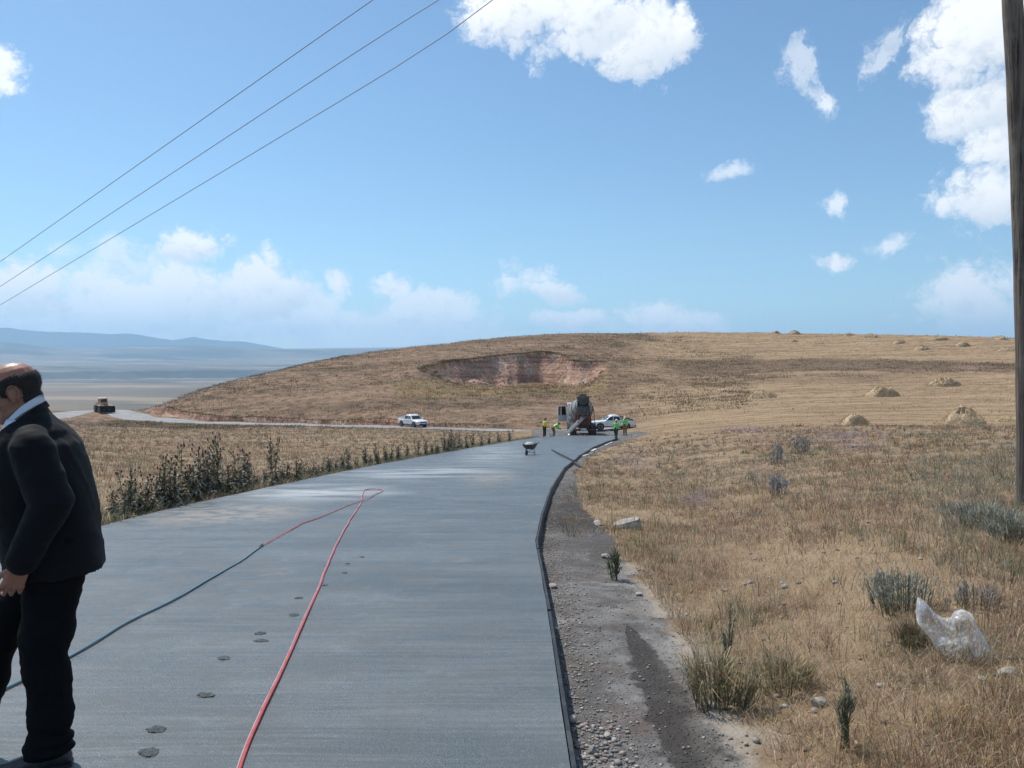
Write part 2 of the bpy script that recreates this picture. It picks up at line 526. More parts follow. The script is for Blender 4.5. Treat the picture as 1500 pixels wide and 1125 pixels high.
def ground(x, y, detail=True):
    """height of the finished ground"""
    x = np.asarray(x, float)
    y = np.asarray(y, float)
    shp = x.shape
    x = x.ravel()
    y = y.ravel()
    r = np.hypot(x, y)
    z = land(x, y)
    px = 750 + F_PX * x / np.maximum(y, 0.1)
    soil = np.zeros_like(z)
    floor = np.zeros_like(z)
    far = (y > 90) & (r < 330)
    # relief of the open ground
    if detail:
        amp = np.interp(r, [2, 8, 40, 120, 250], [.012, .03, .07, .16, .35])
        z = z + amp * fbm(x, y, 6.0, 3) + np.interp(r, [0, 40, 90], [.02, .045, .0]) * fbm(x, y, 1.1, 3)
    # ---- pit
    m = far & (px > 552) & (px < 905) & (y > 135)
    if m.any():
        xm, ym, pm = x[m], y[m], px[m]
        rim = np.interp(pm, _rim_px, _rim_y) + 1.6 * fbm(xm * 2.2, np.zeros_like(xm), 7.0, 3) * 0.6
        ztop = land(xm / np.maximum(ym, .1) * rim, rim)
        back = rim - ym                                   # how far in front of the rim
        slope = np.interp(pm, [560, 620, 660, 700, 830, 850, 890], [.5, .6, .9, 1.25, 1.3, .9, .7])
        lump = fbm(xm, ym, 5.0, 4)
        zf = ztop - .5 * sstep(back, 0, .5) - back * slope * (1 + .25 * lump + .45 * fbm(xm, ym * .2, 11.0, 3))
        # strata: ledges in the face
        st = 1.35
        q = zf / st
        zl = (np.floor(q) + sstep(q - np.floor(q), .55, 1.0)) * st
        zf = np.where(back > .6, zf * .35 + zl * .65, zf)
        fl = PIT_FLOOR + 1.1 * fbm(xm + 50, ym, 9.0, 4) + .5 * lump
        talus = np.exp(-((pm - 700) / 20.0) ** 2) * 1.6 + np.exp(-((pm - 770) / 40.0) ** 2) * .9 + np.exp(-((pm - 845) / 22.0) ** 2) * 2.6
        fl = fl + talus * np.exp(-np.maximum(back - 6.0, 0) / 5.0)
        inside = (pm > 560) & (pm < 889)
        zc = np.maximum(zf, fl)
        soft = sstep(pm + 14 * lump, 575, 705) * sstep(pm + 9 * lump, 897, 852)
        zc = z[m] + (zc - z[m]) * soft
        cut = inside & (back > 0) & (zc < z[m])
        zm = np.where(cut, zc, z[m])
        depth = np.where(cut, z[m] - zc, 0)
        z[m] = zm
        face = cut & (zf > fl - .15)
        veg = sstep(pm, 672, 640) * sstep(zf - fl, -2, .5) * (fbm(xm, ym, 8, 3) > -.35)
        tale = talus * np.exp(-np.maximum(back - 7.5, 0) / 2.5) + .5 * lump
        soil[m] = np.clip(np.where(cut, np.where(face, 1.0, sstep(tale, .7, 1.5) * .9), 0) * sstep(depth, .15, .8), 0, 1) * (1 - .85 * veg)
        floor[m] = np.where(cut & ~face, 1.0, 0) * (1 - sstep(tale, .7, 1.5) * .9)
    # ---- cutting above the far road: a bare step with an overhanging lip of turf
    m = far & (px > 185) & (px < 830) & (y > 100)
    if m.any():
        xm, ym, pm = x[m], y[m], px[m]
        dr = dist_poly(xm, ym, FAR_ROAD)
        above = np.interp(xm, FAR_ROAD[::1][:, 0], FAR_ROAD[:, 1])
        side = ym > above
        wob = 1.6 * fbm(xm, ym * .3, 14.0, 4)
        d0 = np.interp(pm, [185, 240, 330, 560, 620, 700, 830], [6.5, 8.5, 8.5, 8.5, 7.0, 9.5, 11]) + wob
        hgt = np.interp(pm, [185, 215, 300, 440, 560, 600, 680, 740, 830], [0, 1.2, 1.7, 1.6, 1.5, 1.1, .9, .7, 0]) * (.75 + .5 * fbm(xm + 9, ym * 0, 9.0, 3))
        t = dr - d0
        drop = hgt * (1 - sstep(t, -.35, .05)) * sstep(dr, 2.5, d0 - .6)
        z[m] -= np.where(side, drop, 0)
        bare = sstep(-t, -.15, .1) * sstep(t, -5.6, -2.2) * sstep(hgt, .25, .7) * sstep(fbm(xm, ym, 5, 3), -.35, .0)
        soil[m] = np.maximum(soil[m], np.where(side, bare * np.interp(pm, [200, 260, 540, 620], [.5, 1, 1, .45]), 0))
    # ---- road beds
    near = (y > -32) & (y < 110) & (np.abs(x) < 30)
    if near.any():
        xn, yn = x[near], y[near]
        yc = np.minimum(yn, ROAD_END)
        xl, xr = edge_x(EDGE_L, yc), edge_x(EDGE_R, yc)
        out = np.maximum(xl - xn, xn - xr)
        w = 1 - sstep(out, .25, 2.4)
        w = w * (1 - sstep(yn, ROAD_END + 8, ROAD_END + 26))
        depth = .145 + .02 * fbm(xn, yn, 1.0, 2) if detail else .145
        z[near] = z[near] * (1 - w) + (road_z(yn) - np.where(yn > ROAD_END, .16, depth)) * w
    m = far | ((y > 60) & (r < 330))
    if m.any():
        dr = dist_poly(x[m], y[m], FAR_ROAD)
        w = 1 - sstep(dr, 2.6, 6.0)
        zz = land(x[m], y[m])
        z[m] = z[m] * (1 - w) + zz * w
    return z.reshape(shp), soil.reshape(shp), floor.reshape(shp)


def gz(x, y):
    return float(ground(np.array([x]), np.array([y]))[0][0])


def hit(px, py, ymin=1.5, ymax=330):
    """point of the ground seen at a pixel"""
    d = px_ray(px, py)
    ys = np.exp(np.linspace(math.log(ymin), math.log(ymax), 5000))
    zr = CAM_Z + d[2] / d[1] * ys
    g = ground(d[0] / d[1] * ys, ys)[0]
    k = int(np.argmax(zr <= g))
    y = ys[k]
    return Vector((d[0] / d[1] * y, y, g[k]))


# ------------------------------------------------------------------ materials
def new_mat(name):
    m = bpy.data.materials.new(name)
    m.use_nodes = True
    t = NT(m.node_tree)
    bs = t.n['Principled BSDF']
    return m, t, bs


def obj_coord(t):
    return t.new('ShaderNodeTexCoord').outputs['Object']


def mat(name, col, rough=.6, metal=0.0, var=.15, scale=8.0, bump=0.0, bscale=60.0, dirt=None, spec=.5, **kw):
    m, t, bs = new_mat(name)
    co = obj_coord(t)
    n = t.noise(co, scale, 4.0, .6)
    dark = tuple(c * (1 - var) for c in col)
    lite = tuple(min(1, c * (1 + var)) for c in col)
    c = t.mix(t.ramp(n, .3, .7), dark, lite)
    if dirt:
        dcol, amount, dsc = dirt
        c = t.mix(t.math('MULTIPLY', t.ramp(t.noise(co, dsc, 5.0, .65), .45, .7), amount), c, dcol)
    t.put(bs.inputs['Base Color'], c)
    t.put(bs.inputs['Roughness'], t.ramp(n, .2, .8, max(0, rough - .08), min(1, rough + .08)))
    bs.inputs['Metallic'].default_value = metal
    bs.inputs['Specular IOR Level'].default_value = spec
    if bump:
        t.put(bs.inputs['Normal'], t.bump(t.noise(co, bscale, 3.0, .6), .6, bump))
    for k, v in kw.items():
        bs.inputs[k.replace('_', ' ')].default_value = v
    return m

# ------------------------------------------------------------------ ground material
def ground_material():
    m, t, bs = new_mat('dry_ground')
    geo = t.new('ShaderNodeNewGeometry')
    P = geo.outputs['Position']
    flat = t.vec('MULTIPLY', P, (1, 1, 0.15))
    n_big = t.noise(flat, .045, 4.0, .6)
    n_mid = t.noise(flat, .38, 5.0, .65)
    n_sml = t.noise(flat, 3.1, 5.0, .7)
    n_fin = t.noise(flat, 24.0, 4.0, .7)
    dry = t.mix(t.ramp(n_mid, .34, .66), (.165, .115, .070), (.290, .210, .130))
    dry = t.mix(t.ramp(n_sml, .42, .72, 0, .6), dry, (.30, .225, .145))
    dry = t.mix(t.ramp(n_fin, .52, .72, 0, .6), dry, (.060, .044, .030))
    dry = t.mix(t.ramp(n_big, .5, .66, 0, .45), dry, (.20, .120, .085))
    # hillside: sparse brown sward with darker tussocks
    tus = t.voro(t.vec('ADD', t.vec('MULTIPLY', P, (.55, .38, .6)), t.vec('MULTIPLY', t.noise(P, .9, 3, .6, color=True), (.9, .9, .9))), 1.0)
    hill = t.mix(t.ramp(n_mid, .36, .62), (.152, .096, .063), (.262, .174, .115))
    hill = t.mix(t.ramp(tus, .12, .42, .75, 0), hill, (.075, .060, .036))
    hill = t.mix(t.ramp(n_sml, .55, .7, 0, .6), hill, (.07, .055, .033))
    hill = t.mix(t.ramp(t.noise(flat, .11, 3, .6), .5, .68, 0, .5), hill, (.135, .115, .07))
    hill = t.mix(t.ramp(t.noise(t.vec('MULTIPLY', P, (.016, .05, .05)), 1.0, 5, .62), .50, .64, 0, .55), hill, (.105, .074, .046))
    hill = t.mix(t.ramp(t.noise(t.vec('MULTIPLY', t.vec('ADD', P, (31, 7, 0)), (.02, .06, .05)), 1.0, 5, .62), .52, .66, 0, .5), hill, (.30, .205, .140))
    base = t.mix(t.attr('hill'), dry, hill)
    # mown field: stubble with windrows running along the slope
    lanes = t.noise(t.vec('MULTIPLY', t.vec('ADD', P, t.vec('MULTIPLY', t.noise(flat, .06, 2, .5, color=True), (0, 9, 0))), (.035, .42, .2)), 1.0, 5.0, .62)
    fine = t.noise(t.vec('MULTIPLY', P, (.5, 2.6, 1.0)), 1.0, 5.0, .7)
    mown = t.mix(t.ramp(lanes, .38, .62), (.190, .126, .076), (.325, .228, .136))
    mown = t.mix(t.ramp(fine, .44, .68, 0, .8), mown, (.41, .305, .185))
    mown = t.mix(t.ramp(fine, .46, .30, 0, .75), mown, (.115, .075, .045))
    base = t.mix(t.attr('mown'), base, mown)
    # strips of dark stubble and weeds
    base = t.mix(t.attr('weedy'), base, t.mix(t.ramp(n_sml, .35, .65), (.085, .062, .038), (.145, .102, .063)))
    # pit floor of rough ochre grass
    fl = t.mix(t.ramp(t.noise(P, 1.1, 5, .7), .35, .65), (.13, .092, .05), (.27, .19, .10))
    base = t.mix(t.attr('floor'), base, fl)
    # bare soil in layers
    zc = t.vec('MULTIPLY', P, (.035, .035, 1.15))
    lay = t.noise(t.vec('ADD', zc, t.vec('MULTIPLY', t.noise(P, .35, 4, .6, color=True), (.25, .25, .35))), 1.0, 5.0, .65)
    soil = t.mix(t.ramp(lay, .36, .60), (.29, .165, .120), (.54, .345, .25))
    soil = t.mix(t.ramp(t.noise(P, .16, 3, .5), .5, .66, 0, .75), soil, (.60, .46, .37))
    soil = t.mix(t.ramp(t.noise(P, 1.6, 5, .7), .46, .66, 0, .65), soil, (.17, .105, .078))
    base = t.mix(t.attr('soil'), base, soil)
    # gravel shoulder
    peb = t.voro(P, 42.0)
    pebc = t.voro(P, 42.0, 'Color')
    g = t.mix(t.ramp(n_sml, .36, .66), (.092, .088, .084), (.180, .174, .167))
    g = t.mix(t.ramp(peb, .02, .30, .6, 0), g, t.mix(.85, pebc, (.24, .225, .21)))
    g = t.mix(t.ramp(t.noise(P, 1.3, 4, .6), .5, .66, 0, .5), g, (.115, .085, .070))
    g = t.mix(t.ramp(t.noise(t.vec('ADD', P, (7.7, 3.1, 0)), 1.0, 4, .65), .54, .66, 0, .7), g, (.27, .255, .24))
    g = t.mix(t.math('MULTIPLY', t.attr('dark_soil'), t.ramp(n_sml, .30, .60, .35, 1.0)), g, (.052, .043, .038))
    # a ragged edge: push the mask about with noise
    gm = t.ramp(t.math('MULTIPLY_ADD', t.math('SUBTRACT', t.noise(P, 5.0, 5, .65), .5), 2.0, t.attr('gravel')), .34, .66)
    base = t.mix(gm, base, g)
    wm = t.ramp(t.math('MULTIPLY_ADD', t.math('SUBTRACT', t.noise(P, 7.0, 5, .65), .5), .9, t.attr('wet')), .42, .55)
    base = t.mix(t.math('MULTIPLY', wm, .85), base, (.040, .036, .034))
    base = t.mix(t.math('MULTIPLY', t.attr('pale'), t.ramp(n_sml, .35, .6)), base, (.30, .28, .25))
    t.put(bs.inputs['Base Color'], base)
    bs.inputs['Roughness'].default_value = .95
    bs.inputs['Specular IOR Level'].default_value = .15
    far = t.attr('hill')
    h1 = t.math('ADD', t.math('MULTIPLY', n_fin, .012), t.math('MULTIPLY', t.ramp(peb, 0, .4, .012, 0), gm))
    h1 = t.math('ADD', h1, t.math('MULTIPLY', n_sml, .05))
    h2 = t.math('ADD', h1, t.math('MULTIPLY', far, t.math('ADD', t.math('MULTIPLY', t.ramp(tus, 0, .45, 1, 0), .30), t.math('MULTIPLY', n_mid, .35))))
    h2 = t.math('ADD', h2, t.math('MULTIPLY', t.attr('mown'), t.math('MULTIPLY', fine, .16)))
    h2 = t.math('ADD', h2, t.math('MULTIPLY', t.attr('soil'), t.math('ADD', t.math('MULTIPLY', t.noise(P, 1.1, 6, .7), .6), t.math('MULTIPLY', lay, .35))))
    t.put(bs.inputs['Normal'], t.bump(h2, 1.0, 1.0))
    return m


# ------------------------------------------------------------------ ground sheet
def px_of(x, y):
    return 750 + F_PX * x / np.maximum(y, .1)


def zones(x, y):
    """what covers the ground where: dict of masks"""
    r = np.hypot(x, y)
    px = px_of(x, y)
    front = y > 1
    out = {}
    b = 3.0 * fbm(x, y, 12.0, 3)
    out['hill'] = sstep(r + b, 98, 116) * front + (1 - front * 1.0) * sstep(r, 100, 130)
    mown = sstep(r + b * .8, 53, 58) * sstep(px + 60 * fbm(x, y, 14, 3), 905, 985) * front
    strip = sstep(r + b, 176, 184) * (1 - sstep(r + b * .7, 206, 213)) * sstep(px, 930, 1010)
    strip2 = sstep(r + b, 150, 160) * (1 - sstep(r + b, 172, 180)) * .55 * sstep(px, 960, 1000) * (1 - sstep(px, 1270, 1330))
    out['mown'] = np.clip(mown * (1 - strip) * (1 - strip2), 0, 1)
    out['weedy'] = np.clip((strip * .5 + strip2 * .3) * np.clip(.6 + 1.2 * fbm(x, y, 26, 4), 0, 1), 0, 1)
    yc = np.clip(y, -30, ROAD_END)
    xr = edge_x(EDGE_R, yc)
    xl = edge_x(EDGE_L, yc)
    o = x - xr
    wid = np.interp(y, [-5, 3.5, 6, 8, 11, 15, 22, 34, 50, 62, 70], [.9, .85, .95, 1.0, 1.1, .75, .6, .45, .55, 2.2, 3.5])
    gravel = sstep(o, -.3, -.05) * (1 - sstep(o, wid - .16, wid + .16))
    gravel = np.maximum(gravel, (1 - sstep(xl - x, .2, .45)) * sstep(xl - x, -.1, .05) * .75)
    end = sstep(y, ROAD_END - 2, ROAD_END - .5) * (1 - sstep(y, 98, 104)) * (x > xl - 1.5 + (y - ROAD_END) * .02) * (x < xr + 3.2)
    gravel = np.maximum(gravel, end)
    out['gravel'] = np.clip(gravel * (y < 104) * (y > -32), 0, 1)
    c = np.interp(y, [-2, 3.0, 3.9, 5.0, 6.0], [1.0, .98, .93, .92, .93])
    hw = np.interp(y, [-2, 3.0, 3.9, 5.2, 5.9, 6.2], [.22, .2, .17, .11, .05, 0])
    out['wet'] = np.clip(1 - np.abs(x - c) / np.maximum(hw * 2, .01), 0, 1) * (y < 6.3) * (y > 0)
    out['dark_soil'] = np.clip((sstep(y, 8.2, 9.6) * (1 - sstep(y, 14, 24))) * (.75 + .8 * fbm(x, y, 1.6, 3)), 0, 1)
    out['pale'] = np.clip(1 - np.abs(o - wid - .05) / .28, 0, 1) * (y < 9) * (y > 0) * .75
    return out


A0, A1 = R(-48), R(48)
azs = np.concatenate([np.linspace(A1 + R(2), R(180), 60)[:-1] - R(360), np.linspace(R(-180), A0 - R(2), 60), np.linspace(A0, A1, 660)])
azs = np.unique(np.round(azs, 6))
azs = azs[(azs >= R(-180)) & (azs < R(180))]
azs = np.sort(np.concatenate([np.linspace(R(-180), A0, 50)[:-1], np.linspace(A0, A1, 660), np.linspace(A1, R(180), 50)[1:-1]]))
rs = np.concatenate([np.geomspace(.5, 100, 280)[:-1], np.arange(100, 125, .34), np.arange(125, 215, .48), np.arange(215, 300, 1.1), np.geomspace(300, 1500, 40)])
AA, RR = np.meshgrid(azs, rs)
gx, gy = RR * np.sin(AA), RR * np.cos(AA)
gzv, gsoil, gfloor = ground(gx, gy)
nr, na = gx.shape
V = np.c_[gx.ravel(), gy.ravel(), gzv.ravel()]
V = np.vstack([V, [[0, 0, float(gzv[0].mean())]]])
i = np.arange(nr - 1)[:, None]
j = np.arange(na)[None, :]
jn = (j + 1) % na
quads = np.stack([i * na + j, (i + 1) * na + j, (i + 1) * na + jn, i * na + jn], -1).reshape(-1, 4)[:, ::-1]
ctr = len(V) - 1
me = bpy.data.meshes.new('ground')
nq = len(quads)
tri = np.c_[np.full(na, ctr), np.arange(na), (np.arange(na) + 1) % na][:, ::-1]
me.vertices.add(len(V))
me.vertices.foreach_set('co', V.astype(np.float32).ravel())
me.loops.add(nq * 4 + na * 3)
me.loops.foreach_set('vertex_index', np.r_[quads.ravel(), tri.ravel()].astype(np.int32))
me.polygons.add(nq + na)
me.polygons.foreach_set('loop_start', np.r_[np.arange(0, nq * 4, 4), nq * 4 + np.arange(0, na * 3, 3)].astype(np.int32))
me.polygons.foreach_set('loop_total', np.r_[np.full(nq, 4), np.full(na, 3)].astype(np.int32))
me.update(calc_edges=True)
zz = zones(gx.ravel(), gy.ravel())
for k, v in zz.items():
    set_attr(me, k, np.r_[v, 0])
set_attr(me, 'soil', np.r_[gsoil.ravel(), 0])
set_attr(me, 'floor', np.r_[gfloor.ravel(), 0])
ground_ob = link_mesh('ground', me, ground_material(), smooth=True)
tag(ground_ob, kind='structure')
# make sure normals look up
if me.polygons[10].normal.z < 0:
    me.flip_normals()


# ------------------------------------------------------------------ concrete slab
def concrete_material():
    m, t, bs = new_mat('fresh_concrete')
    geo = t.new('ShaderNodeNewGeometry')
    P = geo.outputs['Position']
    n1 = t.noise(t.vec('MULTIPLY', P, (.35, .8, 0)), 1.0, 5, .6)
    n2 = t.noise(P, 3.0, 5, .65)
    n3 = t.noise(P, 90.0, 3, .7)
    # broom marks run straight across the road
    wob = t.vec('MULTIPLY', t.noise(P, .9, 3, .5, color=True), (0, .10, 0))
    broom = t.noise(t.vec('MULTIPLY', t.vec('ADD', P, wob), (.9, 26.0, 0)), 1.0, 4, .65)
    bands = t.noise(t.vec('MULTIPLY', t.vec('ADD', P, wob), (.12, 2.4, 0)), 1.0, 4, .6)
    c = t.mix(t.ramp(t.math('MULTIPLY_ADD', n1, .6, t.math('MULTIPLY', bands, .7)), .50, .80), (.055, .070, .077), (.102, .119, .125))
    c = t.mix(t.ramp(broom, .42, .66, 0, .6), c, (.150, .160, .166))
    c = t.mix(t.ramp(t.noise(P, .55, 5, .65), .46, .60, 0, .65), c, (.062, .078, .086))
    c = t.mix(t.ramp(n2, .50, .70, 0, .45), c, (.066, .080, .088))
    c = t.mix(t.ramp(t.noise(t.vec('ADD', P, (3.3, 9.1, 0)), 1.7, 5, .7), .58, .70, 0, .5), c, (.165, .180, .185))
    c = t.mix(t.ramp(n3, .50, .74, 0, .55), c, (.045, .052, .058))
    c = t.mix(t.ramp(t.noise(t.vec('MULTIPLY', P, (14, 30, 0)), 1.0, 4, .75), .56, .70, 0, .55), c, (.040, .047, .053))
    c = t.mix(t.ramp(t.noise(t.vec('MULTIPLY', P, (30, 70, 0)), 1.0, 3, .75), .58, .70, 0, .5), c, (.26, .28, .29))
    # dried pale laitance towards the far left, and a sandy smear
    c = t.mix(t.math('MULTIPLY', t.attr('dry'), t.ramp(t.math('MULTIPLY_ADD', broom, .4, n1), .55, .85)), c, (.36, .37, .37))
    c = t.mix(t.math('MULTIPLY', t.attr('sand'), t.ramp(t.math('MULTIPLY_ADD', broom, .5, n2), .55, .85, 0, .8)), c, (.25, .215, .175))
    t.put(bs.inputs['Base Color'], c)
    t.put(bs.inputs['Roughness'], t.ramp(n2, .35, .65, .34, .58))
    bs.inputs['Specular IOR Level'].default_value = .55
    h = t.math('ADD', t.math('MULTIPLY', broom, .0060), t.math('MULTIPLY', n3, .0055))
    h = t.math('ADD', h, t.math('MULTIPLY', t.noise(P, 260.0, 2, .6), .0022))
    h = t.math('ADD', h, t.math('MULTIPLY', n2, .004))
    t.put(bs.inputs['Normal'], t.bump(h, .85, 1.0))
    return m


ys = np.concatenate([np.arange(-30, 2, .5), np.arange(2, 30, .08), np.arange(30, ROAD_END, .2), [ROAD_END]])
nu = 60
el_ = edge_x(EDGE_L, ys)
er_ = edge_x(EDGE_R, ys)
uu = np.linspace(0, 1, nu)
X = el_[:, None] * (1 - uu) + er_[:, None] * uu
edgew = .012 * fbm(ys * 1.0, ys * 0, .7, 3)
X[:, 0] += edgew * 2.2
X[:, -1] += edgew * .35
Y = np.repeat(ys[:, None], nu, 1)
Zt = road_z(Y) + .006 * fbm(X, Y, 1.4, 3)
THK = .185
top = np.c_[X.ravel(), Y.ravel(), Zt.ravel()]
n0 = len(top)
i = np.arange(len(ys) - 1)[:, None]
j = np.arange(nu - 1)[None, :]
ft = np.stack([i * nu + j, i * nu + j + 1, (i + 1) * nu + j + 1, (i + 1) * nu + j], -1).reshape(-1, 4)
topL, topR, topE = np.c_[X[:, 0], ys, Zt[:, 0]], np.c_[X[:, -1], ys, Zt[:, -1]], np.c_[X[-1], Y[-1], Zt[-1]]
lb = np.c_[X[:, 0], ys, Zt[:, 0] - THK - .1]
rb = np.c_[X[:, -1], ys, Zt[:, -1] - THK - .1]
il = np.arange(len(ys) - 1)
ntop = n0 + 2 * len(ys) + nu
fl_ = np.c_[ntop + il + 1, n0 + il + 1, n0 + il, ntop + il]
nb = n0 + len(ys)
ntr = ntop + len(ys)
fr_ = np.c_[ntr + il, nb + il, nb + il + 1, ntr + il + 1]
eb = np.c_[X[-1], np.full(nu, ys[-1] + .05), Zt[-1] - THK - .1]
ne = nb + len(ys)
je = np.arange(nu - 1)
nte = ntr + len(ys)
fe_ = np.c_[nte + je, nte + je + 1, ne + je + 1, ne + je]
me = mesh_np('road', np.vstack([top, lb, rb, eb, topL, topR, topE]), np.vstack([ft, fl_, fr_, fe_]))
xa = np.r_[X.ravel(), lb[:, 0], rb[:, 0], eb[:, 0], topL[:, 0], topR[:, 0], topE[:, 0]]
ya = np.r_[Y.ravel(), lb[:, 1], rb[:, 1], eb[:, 1], topL[:, 1], topR[:, 1], topE[:, 1]]


def blob(x, y, cx, cy, rx, ry):
    return np.clip(1 - np.hypot((x - cx) / rx, (y - cy) / ry), 0, 1)


pa = on_profile(420, 722)
pb = on_profile(620, 692)
pc = on_profile(345, 752)
set_attr(me, 'dry', np.clip(1.5 * blob(xa, ya, pa[0] + .4, pa[1] + .3, 2.6, 3.0) + 1.2 * blob(xa, ya, pb[0], pb[1], 3.5, 6.0) + .8 * blob(xa, ya, -1, 45, 3, 20), 0, 1))
set_attr(me, 'sand', np.clip(1.8 * blob(xa, ya, pc[0], pc[1], 1.5, 2.0) + 1.1 * blob(xa, ya, *on_profile(715, 700), 1.2, 4.5), 0, 1))
road = link_mesh('road', me, concrete_material(), smooth=False)
tag(road, kind='structure')
me.polygons.foreach_set('use_smooth', [True] * len(ft) + [False] * (len(me.polygons) - len(ft)))


# ------------------------------------------------------------------ far dirt road
def strip_mesh(name, line, width, lift, nu=7, wob=.25):
    d = np.gradient(line, axis=0)
    d /= np.linalg.norm(d, axis=1)[:, None]
    nrm = np.c_[d[:, 1], -d[:, 0]]
    u = np.linspace(-1, 1, nu)
    w = width / 2 * (1 + wob * fbm(line[:, 0], line[:, 1], 9, 3))
    P = line[:, None, :] + nrm[:, None, :] * (u[None, :, None] * w[:, None, None])
    z = ground(P[..., 0], P[..., 1], True)[0] + lift - .10 * np.abs(u)[None, :] ** 3
    v = np.c_[P.reshape(-1, 2), z.ravel()]
    i = np.arange(len(line) - 1)[:, None]
    j = np.arange(nu - 1)[None, :]
    f = np.stack([i * nu + j, i * nu + j + 1, (i + 1) * nu + j + 1, (i + 1) * nu + j], -1).reshape(-1, 4)
    me = mesh_np(name, v, f)
    if me.polygons[0].normal.z < 0:
        me.flip_normals()
    return me


m, t, bs = new_mat('pale_road')
P = t.new('ShaderNodeNewGeometry').outputs['Position']
c = t.mix(t.ramp(t.noise(P, .35, 4, .6), .35, .65), (.185, .182, .180), (.275, .270, .265))
c = t.mix(t.ramp(t.noise(P, 2.2, 5, .7), .5, .7, 0, .5), c, (.15, .135, .125))
t.put(bs.inputs['Base Color'], c)
bs.inputs['Roughness'].default_value = .85
pale_road_mat = m
far_road = link_mesh('far_road', strip_mesh('far_road', resample(FAR_ROAD, 1.0), 5.4, .13), pale_road_mat, smooth=True)
tag(far_road, kind='structure')

# ------------------------------------------------------------------ the valley and the mountains beyond
def land_material(name, cols, sc, detail=6):
    m, t, bs = new_mat(name)
    P = t.new('ShaderNodeNewGeometry').outputs['Position']
    q = t.vec('MULTIPLY', P, (1.0, .55, 1.0))
    c = t.mix(t.ramp(t.noise(q, sc, detail, .6), .38, .62), cols[0], cols[1])
    c = t.mix(t.ramp(t.noise(t.vec('MULTIPLY', P, (.6, 1.6, 1.0)), sc * 3.1, detail, .62), .52, .60, 0, .8), c, cols[2])
    c = t.mix(t.ramp(t.noise(t.vec('MULTIPLY', P, (.45, 1.2, 1.0)), sc * 1.7, detail, .6), .56, .63, 0, .85), c, cols[3])
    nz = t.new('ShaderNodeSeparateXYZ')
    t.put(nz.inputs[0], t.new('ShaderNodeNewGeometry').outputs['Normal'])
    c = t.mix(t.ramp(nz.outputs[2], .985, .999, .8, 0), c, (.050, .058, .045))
    t.put(bs.inputs['Base Color'], c)
    bs.inputs['Roughness'].default_value = 1.0
    bs.inputs['Specular IOR Level'].default_value = 0.0
    return m


def polar_sheet(name, a0, a1, na, rs, zfun, material):
    a = np.linspace(R(a0), R(a1), na)
    A, Q = np.meshgrid(a, rs)
    x, y = Q * np.sin(A), Q * np.cos(A)
    z = zfun(x, y, A, Q)
    v = np.c_[x.ravel(), y.ravel(), z.ravel()]
    i = np.arange(len(rs) - 1)[:, None]
    j = np.arange(na - 1)[None, :]
    f = np.stack([i * na + j, i * na + j + 1, (i + 1) * na + j + 1, (i + 1) * na + j], -1).reshape(-1, 4)
    me = mesh_np(name, v, f)
    if me.polygons[0].normal.z < 0:
        me.flip_normals()
    o = link_mesh(name, me, material, smooth=True)
    return tag(o, kind='structure')


MESA_PX = [-900, -300, 0, 67, 105, 145, 170, 193, 285, 330, 367, 420, 470, 520, 700, 1100, 1800]
MESA_PY = [512, 509, 507, 513, 515, 514.5, 512, 510, 509.5, 511, 514, 513.5, 513, 512, 510, 512, 510]


def valley_z(x, y, A, Q):
    px = 750 + F_PX * np.tan(np.clip(A, R(-62), R(62)))
    topz = CAM_Z + (531.5 - np.interp(px, MESA_PX, MESA_PY)) / F_PX * 13000
    base = -128 + 10 * fbm(x, y, 1500, 4) + 20 * sstep(Q, 1200, 2600) * fbm(x, y, 2600, 3)
    # dark scarp from 50,535 to 340,548
    sc_r = 6300 + 170 * fbm(A * 30, A * 0, 1.0, 3)
    step = (58 + 5 * fbm(A * 40, A * 0 + 2, 1.0, 3)) * sstep(Q, sc_r - 330, sc_r + 60)
    rise = 62 * sstep(Q, 6600, 9400)
    up = sstep(Q + 700 * fbm(x, y, 2600, 3), 9300, 12800)
    z = base + step + rise
    z = z * (1 - up) + (topz + 14 * fbm(x, y, 1800, 4)) * up
    gull = np.maximum(0, fbm(x, y * .4, 900, 4)) * 14 * np.sin(np.pi * np.clip(up, 0, 1))
    return z - gull - sstep(Q, 13600, 15500) * 200


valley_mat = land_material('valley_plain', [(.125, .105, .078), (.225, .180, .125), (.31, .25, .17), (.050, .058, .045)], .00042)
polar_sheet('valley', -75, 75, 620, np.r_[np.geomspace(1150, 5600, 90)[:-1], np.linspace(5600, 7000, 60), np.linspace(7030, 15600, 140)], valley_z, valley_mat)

MT_PX = [-900, -500, -200, -60, 0, 13, 27, 60, 93, 133, 160, 187, 200, 227, 253, 270, 284, 300, 333, 360, 383, 410, 433, 480, 560, 800, 1200, 1900]
MT_PY = [496, 488, 492, 483, 484, 483.5, 485, 486.5, 488, 487.5, 489, 488, 488.5, 493, 497, 494, 491.5, 494, 497, 498, 502, 506, 511, 514, 512, 514, 506, 500]


def mount_z(x, y, A, Q):
    px = 750 + F_PX * np.tan(np.clip(A, R(-62), R(62)))
    ridge = 17000 + 500 * fbm(A * 18, A * 0, 1.0, 3)
    topz = (526 - np.interp(px, MT_PX, MT_PY)) / F_PX * 17000
    t = (Q - ridge) / np.where(Q < ridge, 2600, 2200)
    prof = np.clip(1 - np.abs(t), 0, 1)
    prof = prof ** 1.15
    z = topz * prof
    z += 60 * fbm(x, y, 1000, 5) * np.clip(topz / 500, 0, 1) * (1 - prof) * prof * 4
    z -= 60 * np.abs(fbm(x * 1.6, y * .5, 900, 4)) * prof * (1 - prof) * 3
    return z - 60 * (1 - prof)


